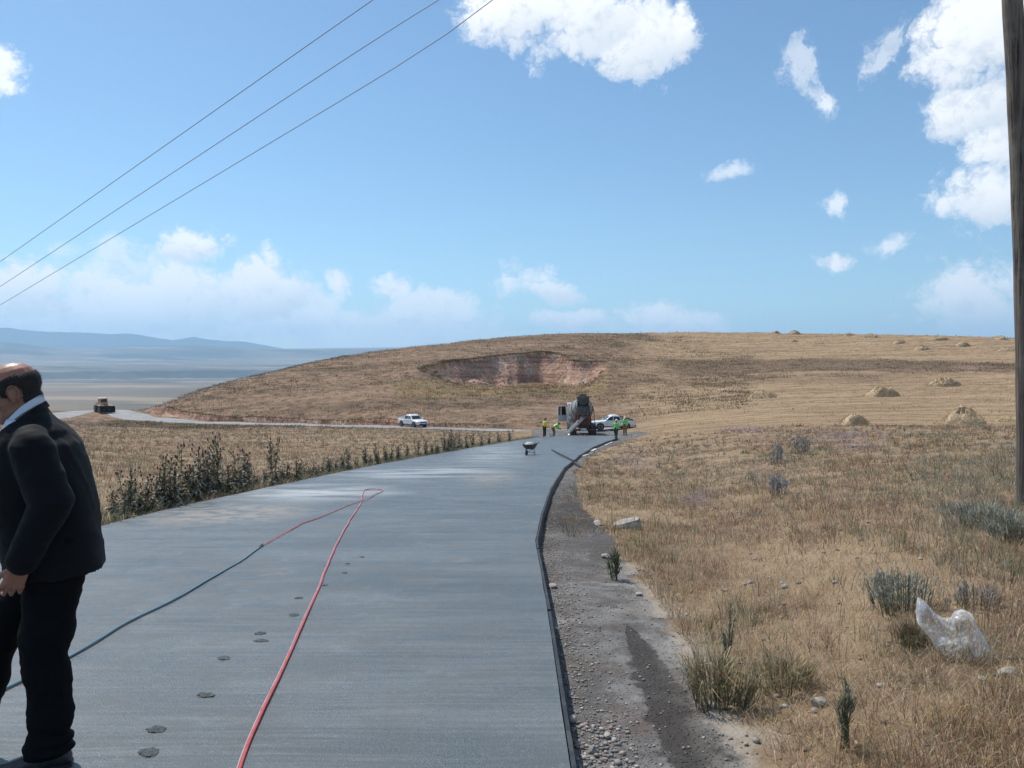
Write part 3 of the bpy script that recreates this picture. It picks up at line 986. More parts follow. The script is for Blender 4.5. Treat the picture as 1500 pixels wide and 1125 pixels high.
mount_mat = land_material('mountain_rock', [(.14, .12, .09), (.22, .19, .15), (.18, .16, .12), (.09, .09, .07)], .00025)
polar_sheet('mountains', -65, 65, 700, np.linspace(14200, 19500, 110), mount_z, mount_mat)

# ------------------------------------------------------------------ air
hm = bpy.data.materials.new('air')
hm.use_nodes = True
ht = NT(hm.node_tree)
ht.n.clear()
pv = ht.new('ShaderNodeVolumePrincipled')
pv.inputs['Color'].default_value = (.44, .71, 1.0, 1)
pv.inputs['Density'].default_value = 0.000078
pv.inputs['Anisotropy'].default_value = 0.25
hout = ht.new('ShaderNodeOutputMaterial')
ht.l.new(pv.outputs[0], hout.inputs['Volume'])
bm = bmesh.new()
bmesh.ops.create_cube(bm, size=1.0)
for v in bm.verts:
    v.co = Vector((v.co.x * 41000, v.co.y * 41000, -420 if v.co.z < 0 else 920))
me = bpy.data.meshes.new('haze')
bm.to_mesh(me)
bm.free()
haze = link_mesh('haze', me, hm)
tag(haze, kind='stuff')

# ================================================================== mesh builder
class MB:
    def __init__(self):
        self.v = []
        self.f = []

    def add(self, vs, fs):
        o = len(self.v)
        self.v += [tuple(v) for v in vs]
        self.f += [tuple(i + o for i in f) for f in fs]
        return self

    def box(self, c, s, rot=None, taper=(1, 1)):
        hx, hy, hz = s[0] / 2, s[1] / 2, s[2] / 2
        vs = []
        for z in (-1, 1):
            kx, ky = (1, 1) if z < 0 else taper
            for sx, sy in ((-1, -1), (1, -1), (1, 1), (-1, 1)):
                vs.append(Vector((sx * hx * kx, sy * hy * ky, z * hz)))
        if rot is not None:
            M = Euler(rot).to_matrix()
            vs = [M @ v for v in vs]
        c = Vector(c)
        return self.add([v + c for v in vs], [(3, 2, 1, 0), (4, 5, 6, 7), (0, 1, 5, 4), (1, 2, 6, 5), (2, 3, 7, 6), (3, 0, 4, 7)])

    def bar(self, a, b, w, h):
        a, b = Vector(a), Vector(b)
        d = b - a
        M = d.to_track_quat('Z', 'Y').to_matrix()
        L = d.length
        vs = []
        for z in (0, L):
            for sx, sy in ((-1, -1), (1, -1), (1, 1), (-1, 1)):
                vs.append(a + M @ Vector((sx * w / 2, sy * h / 2, z)))
        return self.add(vs, [(3, 2, 1, 0), (4, 5, 6, 7), (0, 1, 5, 4), (1, 2, 6, 5), (2, 3, 7, 6), (3, 0, 4, 7)])

    def tube(self, pts, rad, n=8, caps=True, squash=1.0):
        pts = [Vector(p) for p in pts]
        if not hasattr(rad, '__len__'):
            rad = [rad] * len(pts)
        vs, fs = [], []
        up = None
        for i, p in enumerate(pts):
            d = (pts[min(i + 1, len(pts) - 1)] - pts[max(i - 1, 0)]).normalized()
            if up is None:
                ref = Vector((0, 0, 1)) if abs(d.z) < .95 else Vector((1, 0, 0))
                s = d.cross(ref).normalized()
            else:
                s = (s - d * s.dot(d))
                s = s.normalized() if s.length > 1e-6 else d.orthogonal().normalized()
            up = s.cross(d)
            for k in range(n):
                a = 2 * math.pi * k / n
                vs.append(p + (s * math.cos(a) + up * math.sin(a) * squash) * rad[i])
        for i in range(len(pts) - 1):
            for k in range(n):
                fs.append((i * n + k, i * n + (k + 1) % n, (i + 1) * n + (k + 1) % n, (i + 1) * n + k))
        if caps:
            fs.append(tuple(range(n))[::-1])
            fs.append(tuple((len(pts) - 1) * n + k for k in range(n)))
        return self.add(vs, fs)

    def loft(self, rings, caps=True):
        n = len(rings[0])
        vs = [v for r in rings for v in r]
        fs = []
        for i in range(len(rings) - 1):
            for k in range(n):
                fs.append((i * n + k, i * n + (k + 1) % n, (i + 1) * n + (k + 1) % n, (i + 1) * n + k))
        if caps:
            fs.append(tuple(range(n))[::-1])
            fs.append(tuple((len(rings) - 1) * n + k for k in range(n)))
        return self.add(vs, fs)

    def lathe(self, prof, n=20, origin=(0, 0, 0), axis=(0, 0, 1), caps=True):
        """prof: (radius, distance along the axis)"""
        M = Vector(axis).normalized().to_track_quat('Z', 'Y').to_matrix()
        o = Vector(origin)
        rings = [[o + M @ Vector((r * math.cos(2 * math.pi * k / n), r * math.sin(2 * math.pi * k / n), h)) for k in range(n)] for r, h in prof]
        return self.loft(rings, caps)

    def prism(self, poly, axis, a, b):
        """extrude a closed outline of 2-D points along axis index from a to b"""
        def p3(p, t):
            q = list(p)
            q.insert(axis, t)
            return Vector(q)
        n = len(poly)
        vs = [p3(p, a) for p in poly] + [p3(p, b) for p in poly]
        fs = [tuple(range(n))[::-1], tuple(range(n, 2 * n))]
        fs += [(k, (k + 1) % n, n + (k + 1) % n, n + k) for k in range(n)]
        return self.add(vs, fs)

    def ball(self, c, r, n=10, m=6):
        if not hasattr(r, '__len__'):
            r = (r, r, r)
        c = Vector(c)
        vs = [c + Vector((0, 0, -r[2]))]
        for i in range(1, m):
            t = math.pi * i / m - math.pi / 2
            for k in range(n):
                a = 2 * math.pi * k / n
                vs.append(c + Vector((r[0] * math.cos(t) * math.cos(a), r[1] * math.cos(t) * math.sin(a), r[2] * math.sin(t))))
        vs.append(c + Vector((0, 0, r[2])))
        fs = [(0, 1 + (k + 1) % n, 1 + k) for k in range(n)]
        for i in range(m - 2):
            for k in range(n):
                fs.append((1 + i * n + k, 1 + i * n + (k + 1) % n, 1 + (i + 1) * n + (k + 1) % n, 1 + (i + 1) * n + k))
        o = 1 + (m - 2) * n
        fs += [(o + k, o + (k + 1) % n, len(vs) - 1) for k in range(n)]
        return self.add(vs, fs)

    def capsule(self, a, b, ra, rb, n=12):
        """tapered limb with rounded ends"""
        a, b = Vector(a), Vector(b)
        d = (b - a)
        L = max(d.length, 1e-5)
        prof = []
        for k in range(1, 5):
            t = math.pi / 2 * k / 4
            prof.append((ra * math.sin(t), -ra * math.cos(t)))
        for k in range(0, 4):
            t = math.pi / 2 * k / 4
            prof.append((rb * math.cos(t), L + rb * math.sin(t)))
        return self.lathe(prof, n, a, d)

    def chain(self, pts, rads, n=12):
        for i in range(len(pts) - 1):
            self.capsule(pts[i], pts[i + 1], rads[i], rads[i + 1], n)
        return self

    def mesh(self, name, recalc=True):
        me = bpy.data.meshes.new(name)
        me.from_pydata([tuple(v) for v in self.v], [], self.f)
        if recalc:
            bm = bmesh.new()
            bm.from_mesh(me)
            bmesh.ops.recalc_face_normals(bm, faces=bm.faces)
            bm.to_mesh(me)
            bm.free()
        me.update()
        return me

    def build(self, name, material, parent=None, smooth=False, bevel=0.0, label=None, auto=True):
        me = self.mesh(name)
        o = link_mesh(name, me, material, parent, smooth)
        if smooth and auto:
            me.set_sharp_from_angle(angle=R(38))
        if bevel:
            md = o.modifiers.new('bevel', 'BEVEL')
            md.width = bevel
            md.segments = 2
            md.limit_method = 'ANGLE'
            md.angle_limit = R(35)
        if label:
            o['label'] = label
        return o


def remesh(mb, voxel, smooth_it=2, factor=.5):
    """one continuous skin round everything in the builder"""
    me = mb.mesh('tmp')
    o = bpy.data.objects.new('tmp', me)
    COL.objects.link(o)
    md = o.modifiers.new('r', 'REMESH')
    md.mode = 'VOXEL'
    md.voxel_size = voxel
    if smooth_it:
        s = o.modifiers.new('s', 'SMOOTH')
        s.iterations = smooth_it
        s.factor = factor
    bpy.context.view_layer.update()
    dg = bpy.context.evaluated_depsgraph_get()
    out = bpy.data.meshes.new_from_object(o.evaluated_get(dg))
    bpy.data.objects.remove(o)
    bpy.data.meshes.remove(me)
    return out


def verts_of(me):
    a = np.empty(len(me.vertices) * 3, np.float32)
    me.vertices.foreach_get('co', a)
    return a.reshape(-1, 3).astype(np.float64)


def normals_of(me):
    a = np.empty(len(me.vertices) * 3, np.float32)
    me.vertices.foreach_get('normal', a)
    return a.reshape(-1, 3).astype(np.float64)


def set_verts(me, v):
    me.vertices.foreach_set('co', np.asarray(v, np.float32).ravel())
    me.update()


def keep_faces(me, mask_v):
    """drop every face that has a vertex outside the mask"""
    bm = bmesh.new()
    bm.from_mesh(me)
    dead = [f for f in bm.faces if not all(mask_v[v.index] for v in f.verts)]
    bmesh.ops.delete(bm, geom=dead, context='FACES')
    loose = [v for v in bm.verts if not v.link_faces]
    bmesh.ops.delete(bm, geom=loose, context='VERTS')
    bm.to_mesh(me)
    bm.free()


# ================================================================== shared materials
M = {}
M['white_paint'] = mat('white_car_paint', (.74, .75, .76), .28, 0, .04, 3, dirt=((.50, .45, .38), .35, 2.5), Coat_Weight=.5)
M['black_plastic'] = mat('black_plastic', (.022, .022, .024), .5, 0, .3, 9)
M['tyre'] = mat('tyre_rubber', (.028, .027, .026), .85, 0, .3, 12, dirt=((.16, .14, .12), .5, 5))
M['rim'] = mat('wheel_metal', (.42, .42, .43), .35, .8, .1, 10, dirt=((.2, .17, .14), .4, 6))
M['car_glass'] = mat('dark_car_glass', (.018, .022, .026), .08, 0, .2, 2, spec=.8)
M['lamp'] = mat('clear_lamp', (.72, .74, .76), .12, .2, .1, 20)
M['red_lamp'] = mat('red_lamp', (.42, .02, .015), .2, 0, .1, 20)
M['plate'] = mat('number_plate_white', (.75, .75, .73), .4)
M['drum'] = mat('grey_drum_paint', (.31, .32, .32), .5, .1, .12, 2.0, dirt=((.30, .27, .23), .7, 1.6), bump=.004)
M['drum_band'] = mat('dark_drum_band', (.07, .07, .07), .55, .2, .2, 4, dirt=((.25, .23, .2), .5, 3))
M['truck_dark'] = mat('dark_chassis_steel', (.035, .034, .034), .65, .2, .3, 4, dirt=((.17, .15, .13), .5, 3))
M['rust_red'] = mat('rusty_red_steel', (.17, .050, .032), .7, .1, .35, 5, dirt=((.10, .055, .04), .6, 6))
M['hopper'] = mat('caked_hopper_steel', (.085, .082, .078), .75, .2, .35, 5, dirt=((.24, .23, .21), .5, 4))
M['chute'] = mat('worn_chute_steel', (.46, .46, .45), .42, .5, .15, 5, dirt=((.30, .29, .27), .6, 6))
M['truck_white'] = mat('truck_cab_paint', (.60, .62, .64), .38, 0, .06, 3, dirt=((.38, .34, .30), .5, 2.5))
M['loader_body'] = mat('faded_orange_paint', (.52, .27, .13), .5, 0, .2, 4, dirt=((.35, .27, .2), .6, 3))
M['loader_roof'] = mat('pale_loader_roof', (.66, .52, .40), .5, 0, .1, 3)
M['bucket_steel'] = mat('black_worn_steel', (.018, .018, .019), .6, .3, .3, 4)
M['blade_edge'] = mat('worn_cutting_edge', (.30, .30, .31), .45, .7, .2, 6)
M['skin'] = mat('tanned_skin', (.29, .140, .088), .48, 0, .10, 30, bump=.0012, bscale=220, dirt=((.36, .13, .085), .5, 9), Subsurface_Weight=.08)
M['skin'].node_tree.nodes['Principled BSDF'].inputs['Subsurface Radius'].default_value = (.01, .004, .002)
M['hair'] = mat('dark_short_hair', (.015, .011, .009), .6, 0, .4, 60, bump=.003, bscale=160)
M['suit'] = mat('black_suit_cloth', (.0062, .0068, .0085), .80, 0, .12, 6, bump=.0006, bscale=500, spec=.16, Sheen_Weight=.035)
M['trouser'] = mat('black_trouser_cloth', (.0052, .0055, .0066), .85, 0, .12, 6, bump=.0006, bscale=500, spec=.12)
M['shirt'] = mat('pale_blue_shirt', (.56, .62, .72), .75, 0, .04, 12, bump=.0006, bscale=300)
M['shoe'] = mat('black_shoe_leather', (.030, .030, .033), .42, 0, .2, 12, dirt=((.16, .16, .16), .5, 8))
M['eye'] = mat('eye_white', (.75, .72, .68), .15)
M['iris'] = mat('brown_iris', (.045, .022, .012), .1)
M['vest_yellow'] = mat('yellow_safety_cloth', (.62, .68, .045), .7, 0, .08, 8)
M['vest_green'] = mat('green_safety_cloth', (.20, .66, .11), .7, 0, .08, 8)
M['reflective'] = mat('silver_reflective_tape', (.66, .68, .68), .35, .1)
M['navy'] = mat('dark_work_cloth', (.022, .026, .034), .85, 0, .2, 8)
M['khaki'] = mat('khaki_work_cloth', (.20, .145, .085), .85, 0, .2, 8)
M['green_cloth'] = mat('dark_green_work_cloth', (.018, .060, .030), .85, 0, .2, 8)
M['boot'] = mat('dusty_black_boot', (.035, .032, .03), .7, 0, .2, 10, dirt=((.2, .18, .15), .5, 9))
M['white_hat'] = mat('white_helmet_plastic', (.76, .76, .74), .35)
M['green_hat'] = mat('green_cap_cloth', (.17, .45, .07), .8)
M['white_plastic'] = mat('white_bucket_plastic', (.70, .69, .66), .45, 0, .05, 5, dirt=((.42, .40, .37), .6, 7))
M['barrow'] = mat('dark_barrow_steel', (.045, .048, .055), .6, .3, .3, 6, dirt=((.30, .30, .29), .5, 9))
M['wet_mix'] = mat('heaped_concrete', (.36, .365, .365), .7, 0, .2, 14, bump=.02, bscale=25)
M['steel_dark'] = mat('dark_steel_bar', (.050, .054, .060), .5, .5, .2, 6)
M['board'] = mat('bleached_board', (.55, .51, .46), .8, 0, .2, 4, bump=.003, bscale=30)
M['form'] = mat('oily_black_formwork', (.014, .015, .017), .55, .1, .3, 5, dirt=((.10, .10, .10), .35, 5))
M['red_hose'] = mat('red_rubber_hose', (.50, .055, .038), .42, 0, .14, 7, dirt=((.34, .20, .18), .3, 9))
M['grey_hose'] = mat('pale_grey_hose', (.46, .36, .37), .4, 0, .12, 7, dirt=((.44, .10, .10), .8, 5))
M['teal_hose'] = mat('teal_rubber_hose', (.090, .215, .255), .36, 0, .15, 7, dirt=((.2, .24, .25), .35, 9))


# ================================================================== vehicles
def wheel(parent, c, r, w, rim_r, name='wheel', dish=.06):
    """tyre with its rim; the axle runs along local y"""
    mb = MB()
    c = Vector(c)
    s = 1 if c.y > 0 else -1
    prof = [(rim_r, -w / 2), (r * .93, -w / 2), (r, -w / 2 + w * .16), (r, w / 2 - w * .16), (r * .93, w / 2), (rim_r, w / 2)]
    mb.lathe(prof, 24, c, (0, s, 0))
    wo = mb.build(name, M['tyre'], parent, True)
    rb = MB()
    rb.lathe([(rim_r * 1.0, -w / 2 * .9), (rim_r * 1.02, w / 2 + .004), (rim_r * .86, w / 2 + .004), (rim_r * .7, w / 2 - dish), (rim_r * .3, w / 2 - dish * .8), (rim_r * .22, w / 2 - .005), (0.001, w / 2)], 20, c, (0, s, 0))
    for k in range(5):
        a = 2 * math.pi * k / 5
        d = Vector((math.cos(a), 0, math.sin(a)))
        p = c + Vector((0, s * (w / 2 - dish * .45), 0))
        rb.bar(p + d * rim_r * .2, p + d * rim_r * .9, .05, .07)
    rb.build('rim', M['rim'], wo, True)
    return wo


def rrect(x, hw, zb, zt, rad, n=4):
    """rounded rectangle ring in the y-z plane at x"""
    pts = []
    for cy, cz, a0 in ((hw - rad, zt - rad, 0), (-hw + rad, zt - rad, 90), (-hw + rad, zb + rad, 180), (hw - rad, zb + rad, 270)):
        for k in range(n):
            a = R(a0 + 90 * k / (n - 1))
            pts.append(Vector((x, cy + rad * math.cos(a), cz + rad * math.sin(a))))
    return pts


def make_pickup(loc, rz, label, bar_black):
    root = empty('pickup_truck', loc, rz)
    tag(root, label, 'pickup truck', 'white pickups parked below the hill')
    b = MB()
    st = [(-2.62, .84, .52, 1.06, .08), (-2.58, .90, .46, 1.13, .10), (-1.9, .93, .42, 1.15, .12), (-.8, .94, .40, 1.13, .14), (.4, .94, .40, 1.12, .14), (1.15, .94, .40, 1.12, .15),
          (1.9, .92, .40, 1.07, .18), (2.35, .88, .42, 1.00, .18), (2.58, .82, .46, .93, .16), (2.66, .72, .52, .84, .12)]
    b.loft([rrect(*s) for s in st])
    body = b.build('body', M['white_paint'], root, True)
    # cab
    c = MB()
    def ring(z, x0, x1, hw, r=.14):
        pts = []
        for cx, cy, a0 in ((x1 - r, hw - r, 0), (x0 + r, hw - r, 90), (x0 + r, -hw + r, 180), (x1 - r, -hw + r, 270)):
            for k in range(4):
                a = R(a0 + 30 * k)
                pts.append(Vector((cx + r * math.cos(a), cy + r * math.sin(a), z)))
        return pts
    c.loft([ring(1.08, -.98, 1.22, .90), ring(1.2, -.95, 1.02, .88), ring(1.62, -.78, .42, .74), ring(1.74, -.66, .26, .70), ring(1.79, -.5, .1, .6)])
    c.build('cab', M['white_paint'], root, True)
    for s in (-1, 1):
        def side(x0, x1, x2, x3):
            w = MB()
            ya, yb = s * .893, s * .765
            w.add([(x0, ya, 1.17), (x1, ya, 1.17), (x2, yb, 1.60), (x3, yb, 1.60), (x0, ya - s * .03, 1.17), (x1, ya - s * .03, 1.17), (x2, yb - s * .03, 1.60), (x3, yb - s * .03, 1.60)],
                  [(0, 1, 2, 3), (7, 6, 5, 4), (0, 4, 5, 1), (1, 5, 6, 2), (2, 6, 7, 3), (3, 7, 4, 0)])
            w.build('side_window', M['car_glass'], root)
        side(.08, .95, .43, .08)
        side(-.82, 0, 0, -.70)
        d = MB()
        d.box((.50, s * .935, .80), (.98, .03, .56))
        dr = d.build('door', M['white_paint'], root, bevel=.01)
        MB().box((.12, s * .958, .98), (.16, .03, .035)).build('handle', M['black_plastic'], dr)
        d = MB()
        d.box((-.50, s * .935, .80), (.92, .03, .56))
        dr = d.build('door', M['white_paint'], root, bevel=.01)
        MB().box((-.86, s * .958, .98), (.16, .03, .035)).build('handle', M['black_plastic'], dr)
        mr = MB()
        mr.box((.92, s * 1.03, 1.22), (.12, .22, .17), taper=(.8, .9))
        mr.build('mirror', M['white_paint'], root, bevel=.02)
        MB().box((2.56, s * .63, .88), (.16, .34, .15), rot=(0, .35, s * .35)).build('headlight', M['lamp'], root, bevel=.02)
        MB().box((-2.60, s * .80, .90), (.06, .14, .34)).build('tail_light', M['red_lamp'], root)
        for x in (1.62, -1.58):
            a = MB()
            a.lathe([(.47, 0), (.47, .05), (.42, .05), (.40, 0)], 24, (x, s * .905, .42), (0, s, 0))
            a.lathe([(.43, 0), (.43, .037)], 24, (x, s * .905, .42), (0, s, 0))
            a.build('wheel_arch', M['black_plastic'], root, True)
            wheel(root, (x, s * .86, .385), .385, .26, .24)
        MB().box((.05, s * .90, .40), (2.0, .10, .06)).build('side_step', M['black_plastic'], root)
    ws = MB()
    ws.add([(1.085, -.76, 1.17), (1.085, .76, 1.17), (.50, .62, 1.61), (.50, -.62, 1.61), (1.055, -.76, 1.15), (1.055, .76, 1.15), (.46, .62, 1.59), (.46, -.62, 1.59)],
           [(0, 1, 2, 3), (7, 6, 5, 4), (0, 4, 5, 1), (1, 5, 6, 2), (2, 6, 7, 3), (3, 7, 4, 0)])
    ws.build('windscreen', M['car_glass'], root)
    MB().box((-.905, 0, 1.40), (.04, 1.2, .34), rot=(0, .36, 0)).build('rear_window', M['car_glass'], root)
    g = MB()
    g.box((2.655, 0, .83), (.06, .98, .17))
    g.box((2.63, 0, .56), (.08, 1.2, .15))
    g.build('grille', M['black_plastic'], root, bevel=.01)
    MB().box((2.66, 0, .69), (.1, 1.5, .10)).build('bumper', M['white_paint'], root, bevel=.02)
    MB().box((2.715, 0, .655), (.012, .50, .11)).build('number_plate', M['plate'], root)
    MB().box((-2.68, 0, .52), (.14, 1.7, .16)).build('rear_bumper', M['black_plastic'] if bar_black else M['white_paint'], root, bevel=.02)
    MB().box((-1.78, 0, 1.165), (1.56, 1.66, .05)).build('bed_cover', M['black_plastic'], root, bevel=.01)
    sb = MB()
    for s in (-1, 1):
        if bar_black:
            sb.bar((-1.15, s * .78, 1.16), (-1.15, s * .68, 1.58), .09, .12)
            sb.bar((-1.2, s * .68, 1.50), (-2.35, s * .80, 1.22), .07, .08)
        else:
            sb.prism([(-.78, 1.14), (-.78, 1.66), (-1.0, 1.60), (-1.45, 1.34), (-2.5, 1.27), (-2.56, 1.14)], 1, s * .82 - .05, s * .82 + .05)
    if bar_black:
        sb.bar((-1.15, -.68, 1.56), (-1.15, .68, 1.56), .09, .12)
        sb.bar((-2.35, -.8, 1.24), (-2.35, .8, 1.24), .07, .08)
    sb.build('sport_bar', M['black_plastic'] if bar_black else M['white_paint'], root, bevel=.015)
    MB().box((0, 0, .40), (4.2, 1.5, .16)).build('underbody', M['truck_dark'], root)
    return root


p = hit(605, 626.5, 60, 150)
make_pickup((p.x, p.y, gz(p.x, p.y) + .12), R(-50), 'white pickup facing the camera on the far dirt road left of the mixer', False)
p = at(893, 628.2, 93)
make_pickup((p[0] + .3, 93, gz(p[0] + .3, 93) + .10), R(180 + 5), 'white pickup with black bed bars standing side-on behind the mixer truck', True)


def make_mixer(loc, rz):
    root = empty('concrete_mixer_truck', loc, rz)
    tag(root, 'concrete mixer truck seen from behind with its chute swung down and cab door open', 'mixer truck')
    ch = MB()
    for s in (-1, 1):
        ch.box((-.2, s * .42, .98), (8.2, .14, .26))
    for x in (-4.1, -2.6, -.5, 1.2, 3.2):
        ch.box((x, 0, .95), (.16, .9, .2))
    ch.box((-4.05, 0, .72), (.14, 2.1, .18))
    ch.box((-.2, .95, .82), (1.1, .5, .5))
    ch.box((-.2, -.95, .82), (1.1, .5, .5))
    ch.build('chassis', M['truck_dark'], root, bevel=.02)
    for x in (-3.1, -1.75):
        for s in (-1, 1):
            wheel(root, (x, s * .95, .52), .52, .56, .30, dish=.2)
    for x in (1.45, 3.0):
        for s in (-1, 1):
            wheel(root, (x, s * 1.03, .52), .52, .32, .30)
    for s in (-1, 1):
        mg = MB()
        pts = []
        for k in range(13):
            a = R(180 * k / 12)
            pts.append((-2.42 + 1.32 * math.cos(a), .62 + .62 * math.sin(a)))
        for k in range(12, -1, -1):
            a = R(180 * k / 12)
            pts.append((-2.42 + 1.28 * math.cos(a), .60 + .59 * math.sin(a)))
        mg.prism(pts, 1, s * .68, s * 1.25)
        mg.build('mudguard', M['truck_dark'], root, True)
        MB().box((-4.02, s * .95, .42), (.03, .55, .5)).build('mud_flap', M['black_plastic'], root)
        tl = MB().box((-4.13, s * .82, .74), (.04, .34, .12))
        tl.build('tail_light', M['red_lamp'], root)
    # cab
    c = MB()
    prof = [(2.25, .85), (4.05, .85), (4.12, 1.5), (4.05, 1.85), (3.86, 2.78), (3.6, 2.95), (2.3, 2.98), (2.25, 2.9)]
    c.prism(prof, 1, -1.18, 1.18)
    cab = c.build('cab', M['truck_white'], root, bevel=.06)
    MB().box((2.235, 0, 2.35), (.03, 1.5, .6)).build('rear_window', M['car_glass'], root)
    w = MB()
    w.box((3.985, 0, 2.3), (.03, 2.0, .78), rot=(0, -.2, 0))
    w.build('windscreen', M['car_glass'], root)
    MB().box((3.05, -1.19, 2.3), (.85, .025, .62)).build('side_window', M['car_glass'], root)
    MB().box((2.95, 1.185, 1.85), (1.0, .02, 1.75)).build('door_opening', M['car_glass'], root)
    # open driver's door, hinged at its front edge and swung out to the left
    dp = empty('door', (3.5, 1.2, 0), R(-70))
    dp.parent = root
    d = MB()
    T = .035
    d.box((-.55, 0, 1.34), (1.06, T * 2, .62))
    d.box((-.55, 0, 1.00), (1.0, T * 2, .08))
    for a, b_ in (((-1.05, 0, 1.62), (-1.02, 0, 2.62)), ((-.06, 0, 1.62), (-.18, 0, 2.62)), ((-1.02, 0, 2.6), (-.18, 0, 2.6)), ((-.72, 0, 1.62), (-.70, 0, 2.62))):
        d.bar(a, b_, .07, .08)
    d.build('door_panel', M['truck_white'], dp, bevel=.01)
    d = MB()
    d.box((-.55, .04, 1.30), (.92, .03, .50))
    d.build('door_lining', M['black_plastic'], dp)
    d = MB()
    d.box((-.38, 0, 2.11), (.52, .012, .94))
    d.box((-.86, 0, 2.11), (.24, .012, .94))
    d.build('door_glass', M['car_glass'], dp)
    for s in (-1, 1):
        mi = MB()
        mi.bar((3.75, s * 1.18, 2.6), (3.8, s * 1.55, 2.6), .04, .04)
        mi.box((3.8, s * 1.5, 2.25), (.12, .24, .62))
        mi.build('mirror', M['black_plastic'], root, bevel=.02)
    # drum: axis rises to the rear
    ax = Vector((-1, 0, .235)).normalized()
    o = Vector((1.95, 0, 1.86))
    prof = [(.02, 0), (.70, .03), (.80, .2), (1.12, 1.25), (1.19, 1.9), (1.19, 2.6), (1.08, 3.4), (.90, 4.3), (.70, 5.2), (.62, 5.35), (.55, 5.35), (.50, 4.9), (.02, 4.7)]
    dm = MB()
    dm.lathe(prof, 40, o, ax)
    drum = dm.build('drum', M['drum'], root, True)
    bd = MB()
    for (r0, h0) in ((1.02, 3.74), (1.19, 1.95), (.745, 5.05)):
        bd.lathe([(r0 - .02, h0 - .05), (r0 + .035, h0 - .05), (r0 + .035 - .01, h0 + .05), (r0 - .05, h0 + .05)], 40, o, ax)
    bd.build('drum_band', M['drum_band'], drum, True)
    sp = MB()
    for k in range(2):
        pts = []
        for i in range(26):
            t = i / 25
            h = 1.0 + 3.4 * t
            r = np.interp(h, [p_[1] for p_ in prof[1:9]], [p_[0] for p_ in prof[1:9]]) + .004
            a = k * math.pi + t * 4.2
            Mx = ax.to_track_quat('Z', 'Y').to_matrix()
            pts.append(o + Mx @ Vector((r * math.cos(a), r * math.sin(a), h)))
        sp.tube(pts, .028, 5)
    sp.build('drum_weld_seam', M['drum_band'], drum, True)
    # rear pedestal
    pd = MB()
    for s in (-1, 1):
        pd.bar((-3.3, s * .75, 1.1), (-3.15, s * .62, 2.45), .2, .14)
        pd.bar((-4.0, s * .55, 1.1), (-3.55, s * .55, 2.2), .12, .12)
    pd.box((-3.22, 0, 1.9), (.16, 1.5, .5))
    pd.box((-3.55, .0, 1.35), (.5, .9, .5))
    pd.box((-3.72, -.52, 1.55), (.35, .42, .95))
    pd.build('rear_pedestal', M['rust_red'], root, bevel=.02)
    fp = MB()
    fp.box((1.9, 0, 1.5), (.3, 1.2, .9))
    fp.build('drum_drive', M['truck_dark'], root, bevel=.03)
    # hopper over the mouth
    mouth = o + ax * 5.3
    hp = MB()
    def rect(cx, cz, hx, hy):
        return [Vector((cx - hx, -hy, cz)), Vector((cx + hx, -hy, cz)), Vector((cx + hx, hy, cz)), Vector((cx - hx, hy, cz))]
    hp.loft([rect(mouth.x - .05, mouth.z + .02, .22, .30), rect(mouth.x - .02, mouth.z + .30, .32, .40), rect(mouth.x + .05, mouth.z + .80, .52, .62), rect(mouth.x + .05, mouth.z + .80, .48, .58), rect(mouth.x - .02, mouth.z + .30, .28, .36)], caps=False)
    for s in (-1, 1):
        hp.bar((mouth.x, s * .45, mouth.z - .5), (mouth.x + .05, s * .56, mouth.z + .6), .08, .08)
    hp.build('hopper', M['hopper'], root)
    hf = MB()
    hf.loft([rect(mouth.x + .08, mouth.z + .80, .46, .46), rect(mouth.x + .1, mouth.z + 1.0, .30, .34), rect(mouth.x + .1, mouth.z + 1.10, .22, .22)])
    hf.box((mouth.x + .05, -.70, mouth.z + .84), (.3, .35, .05))
    hf.build('hopper_lid', M['bucket_steel'], root)
    co = MB()
    rings = []
    for (r, z, dx) in ((.66, mouth.z - .08, 0), (.60, mouth.z - .35, -.02), (.34, mouth.z - .85, -.12), (.22, mouth.z - 1.05, -.18)):
        rings.append([Vector((mouth.x - .28 + dx + r * .62 * math.cos(2 * math.pi * k / 16), r * math.sin(2 * math.pi * k / 16), z)) for k in range(16)])
    co.loft(rings, caps=False)
    co.loft([[v + (Vector((mouth.x - .3, 0, v.z)) - v) * .08 for v in r] for r in rings], caps=False)
    co.build('collector_funnel', M['hopper'], root, True)
    # chute: half pipe swung to the left rear
    cs = MB()
    a = Vector((mouth.x - .40, -.22, mouth.z - .90))
    b_ = Vector((-4.95, 1.62, .50))
    d = (b_ - a)
    sd = d.cross(Vector((0, 0, 1))).normalized()
    up = sd.cross(d).normalized()
    if up.z < 0:
        up = -up
    rings = []
    for t in np.linspace(0, 1, 8):
        q = a + d * t
        outer = [q + (sd * math.cos(R(180 + 180 * k / 10)) + up * math.sin(R(180 + 180 * k / 10))) * .27 for k in range(11)]
        inner = [q + (sd * math.cos(R(360 - 180 * k / 10)) + up * math.sin(R(360 - 180 * k / 10))) * .235 for k in range(11)]
        rings.append(outer + inner)
    cs.loft(rings)
    chute = cs.build('chute', M['chute'], root, True)
    rb = MB()
    for s in (-1, 1):
        rb.tube([a + sd * .28 * s, b_ + sd * .28 * s], .032, 6)
    rb.bar(a + d * .55 - up * .27, Vector((-4.05, .25, .85)), .07, .07)
    rb.build('chute_rail', M['drum_band'], chute)
    ld = MB()
    for s in (-1, 1):
        ld.bar((-4.0, -.95 + s * .19, .7), (-3.75, -.8 + s * .19, 2.75), .04, .05)
    for k in range(7):
        t = (k + .5) / 7
        ld.bar((-4.0 + .25 * t, -.95 - .19 + .15 * t, .7 + 2.05 * t), (-4.0 + .25 * t, -.95 + .19 + .15 * t, .7 + 2.05 * t), .03, .03)
